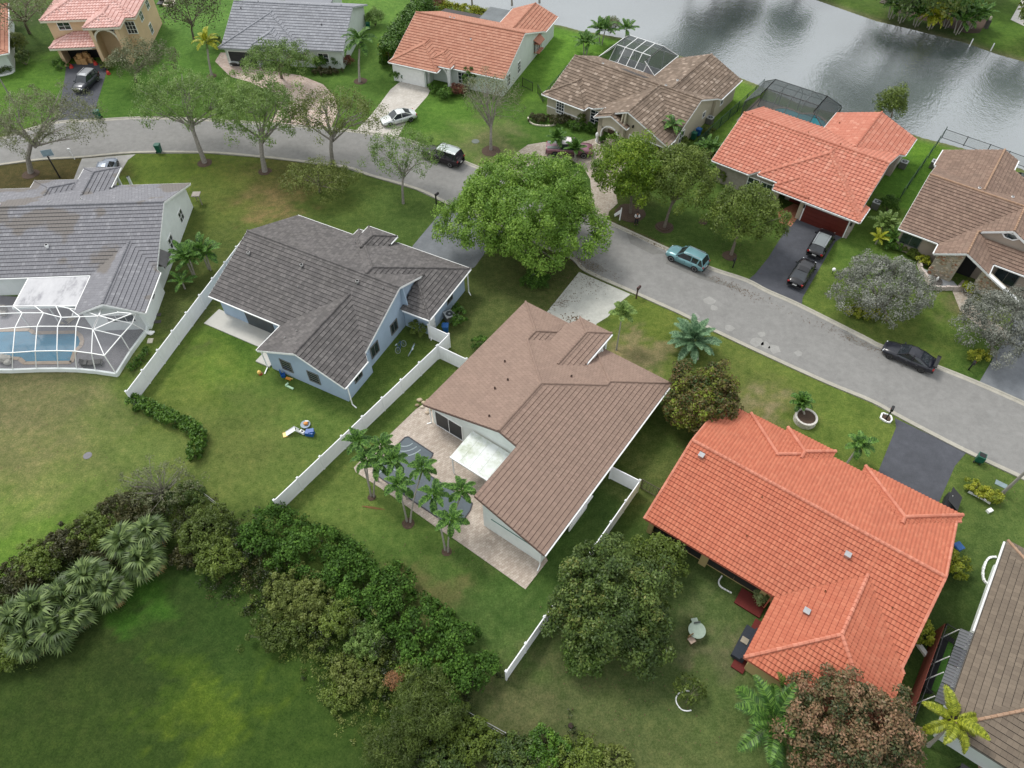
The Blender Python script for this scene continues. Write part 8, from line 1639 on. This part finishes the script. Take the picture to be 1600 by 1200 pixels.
# ------------------------------------------------------------------ person in white shirt and dark trousers
SKIN = plain('skin', srgb(150, 104, 78), .6, .05); SHIRT = plain('white_shirt', (.75, .75, .75), .8, .05); TROU = plain('dark_trousers', (.014, .014, .018), .8)
def skinned(name, joints, edges, mat, parent, root_i=0, sub=1):
    me = bpy.data.meshes.new(name); me.from_pydata([j[0] for j in joints], edges, []); me.materials.append(mat); o = bpy.data.objects.new(name, me); link(o, parent)
    o.modifiers.new('skin', 'SKIN'); 
    for i, j in enumerate(joints): sv = me.skin_vertices[0].data[i]; r_ = j[1]; sv.radius = (r_, r_) if not isinstance(r_, tuple) else r_; sv.use_root = (i == root_i)
    o.modifiers.new('sub', 'SUBSURF').levels = sub; o.modifiers['sub'].render_levels = sub; return o
c_ = G(993.5, 351.5); t = thing('person', 'person standing on the lawn in white shirt and black trousers, hands at the chest', 'person', (*c_, 0.01), R(176))
jt = [((0, 0, .96), .14), ((0, .0, 1.2), .13), ((0, .0, 1.42), .13), ((0, -.01, 1.53), .055), ((0, -.02, 1.62), .075), ((0, -.02, 1.72), .085),
      ((-.19, 0, 1.44), .055), ((-.27, .04, 1.2), .045), ((-.12, .24, 1.22), .035), ((-.04, .3, 1.26), .03), ((.19, 0, 1.44), .055), ((.27, .04, 1.2), .045), ((.12, .24, 1.22), .035), ((.04, .3, 1.26), .03),
      ((-.1, 0, .9), .1), ((-.13, .01, .5), .07), ((-.14, -.02, .09), .05), ((-.14, .14, .04), .04), ((.1, 0, .9), .1), ((.13, .01, .5), .07), ((.14, -.02, .09), .05), ((.14, .14, .04), .04)]
skinned('body', jt, [(0, 1), (1, 2), (2, 3), (3, 4), (4, 5), (2, 6), (6, 7), (7, 8), (8, 9), (2, 10), (10, 11), (11, 12), (12, 13), (0, 14), (14, 15), (15, 16), (16, 17), (0, 18), (18, 19), (19, 20), (20, 21)], SKIN, t)
sj = [((0, 0, .98), .155), ((0, 0, 1.2), .15), ((0, 0, 1.42), .145), ((-.2, 0, 1.44), .075), ((-.27, .04, 1.2), .062), ((-.13, .23, 1.22), .05), ((.2, 0, 1.44), .075), ((.27, .04, 1.2), .062), ((.13, .23, 1.22), .05)]
skinned('shirt', sj, [(0, 1), (1, 2), (2, 3), (3, 4), (4, 5), (2, 6), (6, 7), (7, 8)], SHIRT, t)
tj = [((0, 0, .97), .16), ((-.1, 0, .88), .12), ((-.13, .01, .5), .09), ((-.14, -.01, .1), .075), ((.1, 0, .88), .12), ((.13, .01, .5), .09), ((.14, -.01, .1), .075)]
skinned('trousers', tj, [(0, 1), (1, 2), (2, 3), (0, 4), (4, 5), (5, 6)], TROU, t)
MB().blob((0, -.035, 1.75), (.1, .11, .1), 10, 6).build('hair', TROU, t, smooth=True); MB().blob((0, .09, 1.3), (.09, .08, .17), 8, 5).build('waistcoat_front', plain('dark_waistcoat', (.03, .03, .035), .8), t)
for sx in (-.14, .14): MB().blob((sx, .06, .05), (.05, .14, .05), 8, 5).build('shoe', TRIM, t, smooth=True)
hd = MB(); [hd.blob((sx * .04, .1, 1.69), (.012, .01, .008), 6, 4) for sx in (-1, 1)]; hd.build('eyes', BLACK, t)
for sg in (-1, 1):
    hh = MB()
    for k in range(4): hh.tube([(sg * (.045 + .018 * k), .3, 1.26), (sg * (.035 + .018 * k), .36, 1.28), (sg * (.03 + .016 * k), .385, 1.25)], [.01, .009, .007], 5)
    hh.tube([(sg * .03, .3, 1.28), (sg * .01, .34, 1.31)], [.011, .008], 5); hh.build('hand', SKIN, t)
c_ = G(968, 344); t = thing('sign_post', 'white signpost with an angled board left of the standing person', 'sign', (*c_, 0), R(10)); MB().bar((0, 0, 0), (.04, 0, 1.7), .12, .08).build('post', WHITE, t); MB().add([(.04, -.05, 1.55), (-.75, -.05, .95), (-.65, -.05, .6), (.0, -.05, 1.0), (.04, 0, 1.55), (-.75, 0, .95), (-.65, 0, .6), (.0, 0, 1.0)], [(0, 1, 2, 3), (7, 6, 5, 4), (0, 4, 5, 1), (1, 5, 6, 2), (2, 6, 7, 3)]).build('board', WHITE, t)
# garage contents of the peach house
CARD = plain('cardboard', srgb(186, 146, 96), .85, .15)
for i, (u, v, z_, s_) in enumerate(((2.6, 1.2, 0, .7), (3.4, 1.1, 0, .8), (3.0, 1.3, .72, .65), (4.2, 1.4, 0, .6), (3.7, 1.7, .8, .6), (2.2, 1.9, 0, .7), (4.0, 1.6, .62, .5), (3.2, 2.2, 0, .9))):
    w_ = Dd.w2(u, v); tag(MB().box((0, 0, s_ / 2), (s_, s_ * .8, s_), random.uniform(-.3, .3)).build('cardboard_box', CARD, None, (w_[0], w_[1], z_ + .02)), 'cardboard box in the heap inside the open garage of the peach house', 'box', 'cardboard boxes in the open garage')
REDT = plain('red_plastic', srgb(196, 52, 46), .5)
for (x, y, lb) in ((112, 106, 'red jug toy at the left jamb of the open garage'), (150, 101, 'red tricycle at the garage mouth, right of the boxes'), (170, 116, 'orange-red pot on the walk right of the dark SUV')):
    c_ = G(x, y); t = thing('red_item', lb, 'toy', (*c_, .02)); MB().cyl((0, 0), .3, 0, .35, 10, r1=.2).build('body', REDT, t); MB().tube([(-.2, 0, .35), (0, 0, .6), (.2, 0, .35)], .04, 5).build('handle', REDT, t)
for (x, y, lb) in ((235, 8, 'dark lounge chair left of the round fire pit at the top edge'), (252, 8, 'dark lounge chair with white towel at the top edge')):
    c_ = G(x, y); t = thing('garden_lounger', lb, 'lounger', (*c_, 0)); MB().box((0, 0, .4), (.8, 1.4, .12)).build('seat', BLACK, t); MB().box((0, .8, .75), (.8, .12, .8)).build('backrest', BLACK, t); MB().box((-.3, .85, 1.1), (.3, .2, .2)).build('towel', WHITE, t)
c_ = G(264, 6); t = thing('fire_pit', 'round cream fire pit ring at the top edge', 'fire pit', (*c_, 0)); p0 = None
for k in range(14):
    if p0 is None: p0 = MB().box((0, 0, .15), (.42, .25, .3)).build('block', CREAM, t); p = p0
    else: p = p0.copy(); link(p, t)
    p.location = (.95 * math.cos(6.283 * k / 14), .95 * math.sin(6.283 * k / 14), 0); p.rotation_euler = (0, 0, 6.283 * k / 14 + 1.57)
# white yard patio with a boat shape at the top right
struct(sheet('white_terrace', [(1602, -10), (1579, 31), (1640, 60), (1700, 20)], .03, plain('bright_deck', (1, 1, 1))))
for (x, y) in ((1516, 70), (1549, 77)):
    c_ = G(x, y); tag(MB().cyl((0, 0), .08, -.3, .9, 8).build('bank_post', WHITE, None, (*c_, 0)), 'short white post on the far lake bank', 'post', 'white posts on the far bank')
c_ = G(1540, 44); t = thing('garden_statue', 'small statue on a dark pedestal at the end of the far bank hedge', 'statue', (*c_, 0)); MB().box((0, 0, .6), (.5, .5, 1.2)).build('pedestal', plain('dark_stone', (1, 1, 1)), t); MB().blob((0, 0, 1.5), (.2, .2, .35), 8, 6).build('figure', CREAM, t)
t = thing('dock_steps', 'grey timber steps at the far bank, top right', 'steps', (*G(1382, 6), 0), R(-35))
for k in range(4): MB().box((0, k * .35, .1 + k * .1), (1.6, .3, .08)).build('step', plain('grey_timber', srgb(112, 104, 96), .9), t)
c_ = G(1300, 410); 
for (x, y, lb) in ((1300, 428, 'white globe lamp at the lawn edge right of the black sedan'), ): t = thing('garden_lamp', lb, 'lamp', (*G(x, y), 0)); MB().cyl((0, 0), .04, 0, .5, 6).build('stem', GREENM, t); MB().blob((0, 0, .62), .2, 10, 7).build('globe', WHITE, t)
c_ = G(932, 222); t = thing('white_urn', 'white urn statue beside the arched entry', 'urn', (*c_, 0)); MB().cyl((0, 0), .2, 0, .7, 10, r1=.12).build('pedestal', WHITE, t); MB().blob((0, 0, 1.0), (.22, .22, .38), 9, 6).build('urn', WHITE, t)
for (x, y, lb) in ((236, 521, 'crumpled white cloth beside the knee wall of the pool cage'), (235, 533, 'pale paving slab beside the pool cage')):
    c_ = G(x, y); tag((MB().blob((0, 0, .12), (.4, .28, .16), 9, 5, 0, .5, .6) if 'cloth' in lb else MB().box((0, 0, .05), (.5, .6, .08), .1)).build('cloth' if 'cloth' in lb else 'paving_slab', WHITE if 'cloth' in lb else CREAM, None, (*c_, 0)), lb, 'cloth' if 'cloth' in lb else 'slab')
for (x, y) in ((246, 503), (246, 492)):
    c_ = G(x, y); tag(MB().box((0, 0, .03), (.7, .4, .06), .1).build('stepping_slab', plain('dark_slab', srgb(80, 76, 74), .9), None, (*c_, 0)), 'dark slab lying in the side passage of the pool house', 'slab', 'dark slabs in the side passage')
c_ = G(1443, 1020); tag(MB().box((0, 0, .12), (.3, 1.3, .24), R(20)).build('pipe_length', WHITE, None, (*c_, 0)), 'length of white pipe lying left of the red-brown board fence', 'pipe')
c_ = G(1545, 799); tag(MB().box((0, 0, .12), (.45, .3, .24), .4).build('valve_box', WHITE, None, (*c_, 0)), 'small white box on the lawn below the yellow crotons', 'box')
for x, y, L_, n_ in ((960, 1000, 5, 160), (1320, 1120, 5, 120), (1000, 1120, 8, 160), (1095, 660, 4, 120), (820, 420, 7, 260), (600, 880, 8, 120), (320, 250, 5, 120), (1160, 390, 5, 160), (1380, 480, 5, 140), (100, 700, 10, 120)): litter(x, y, L_, R(20), n_, L_ * .4)
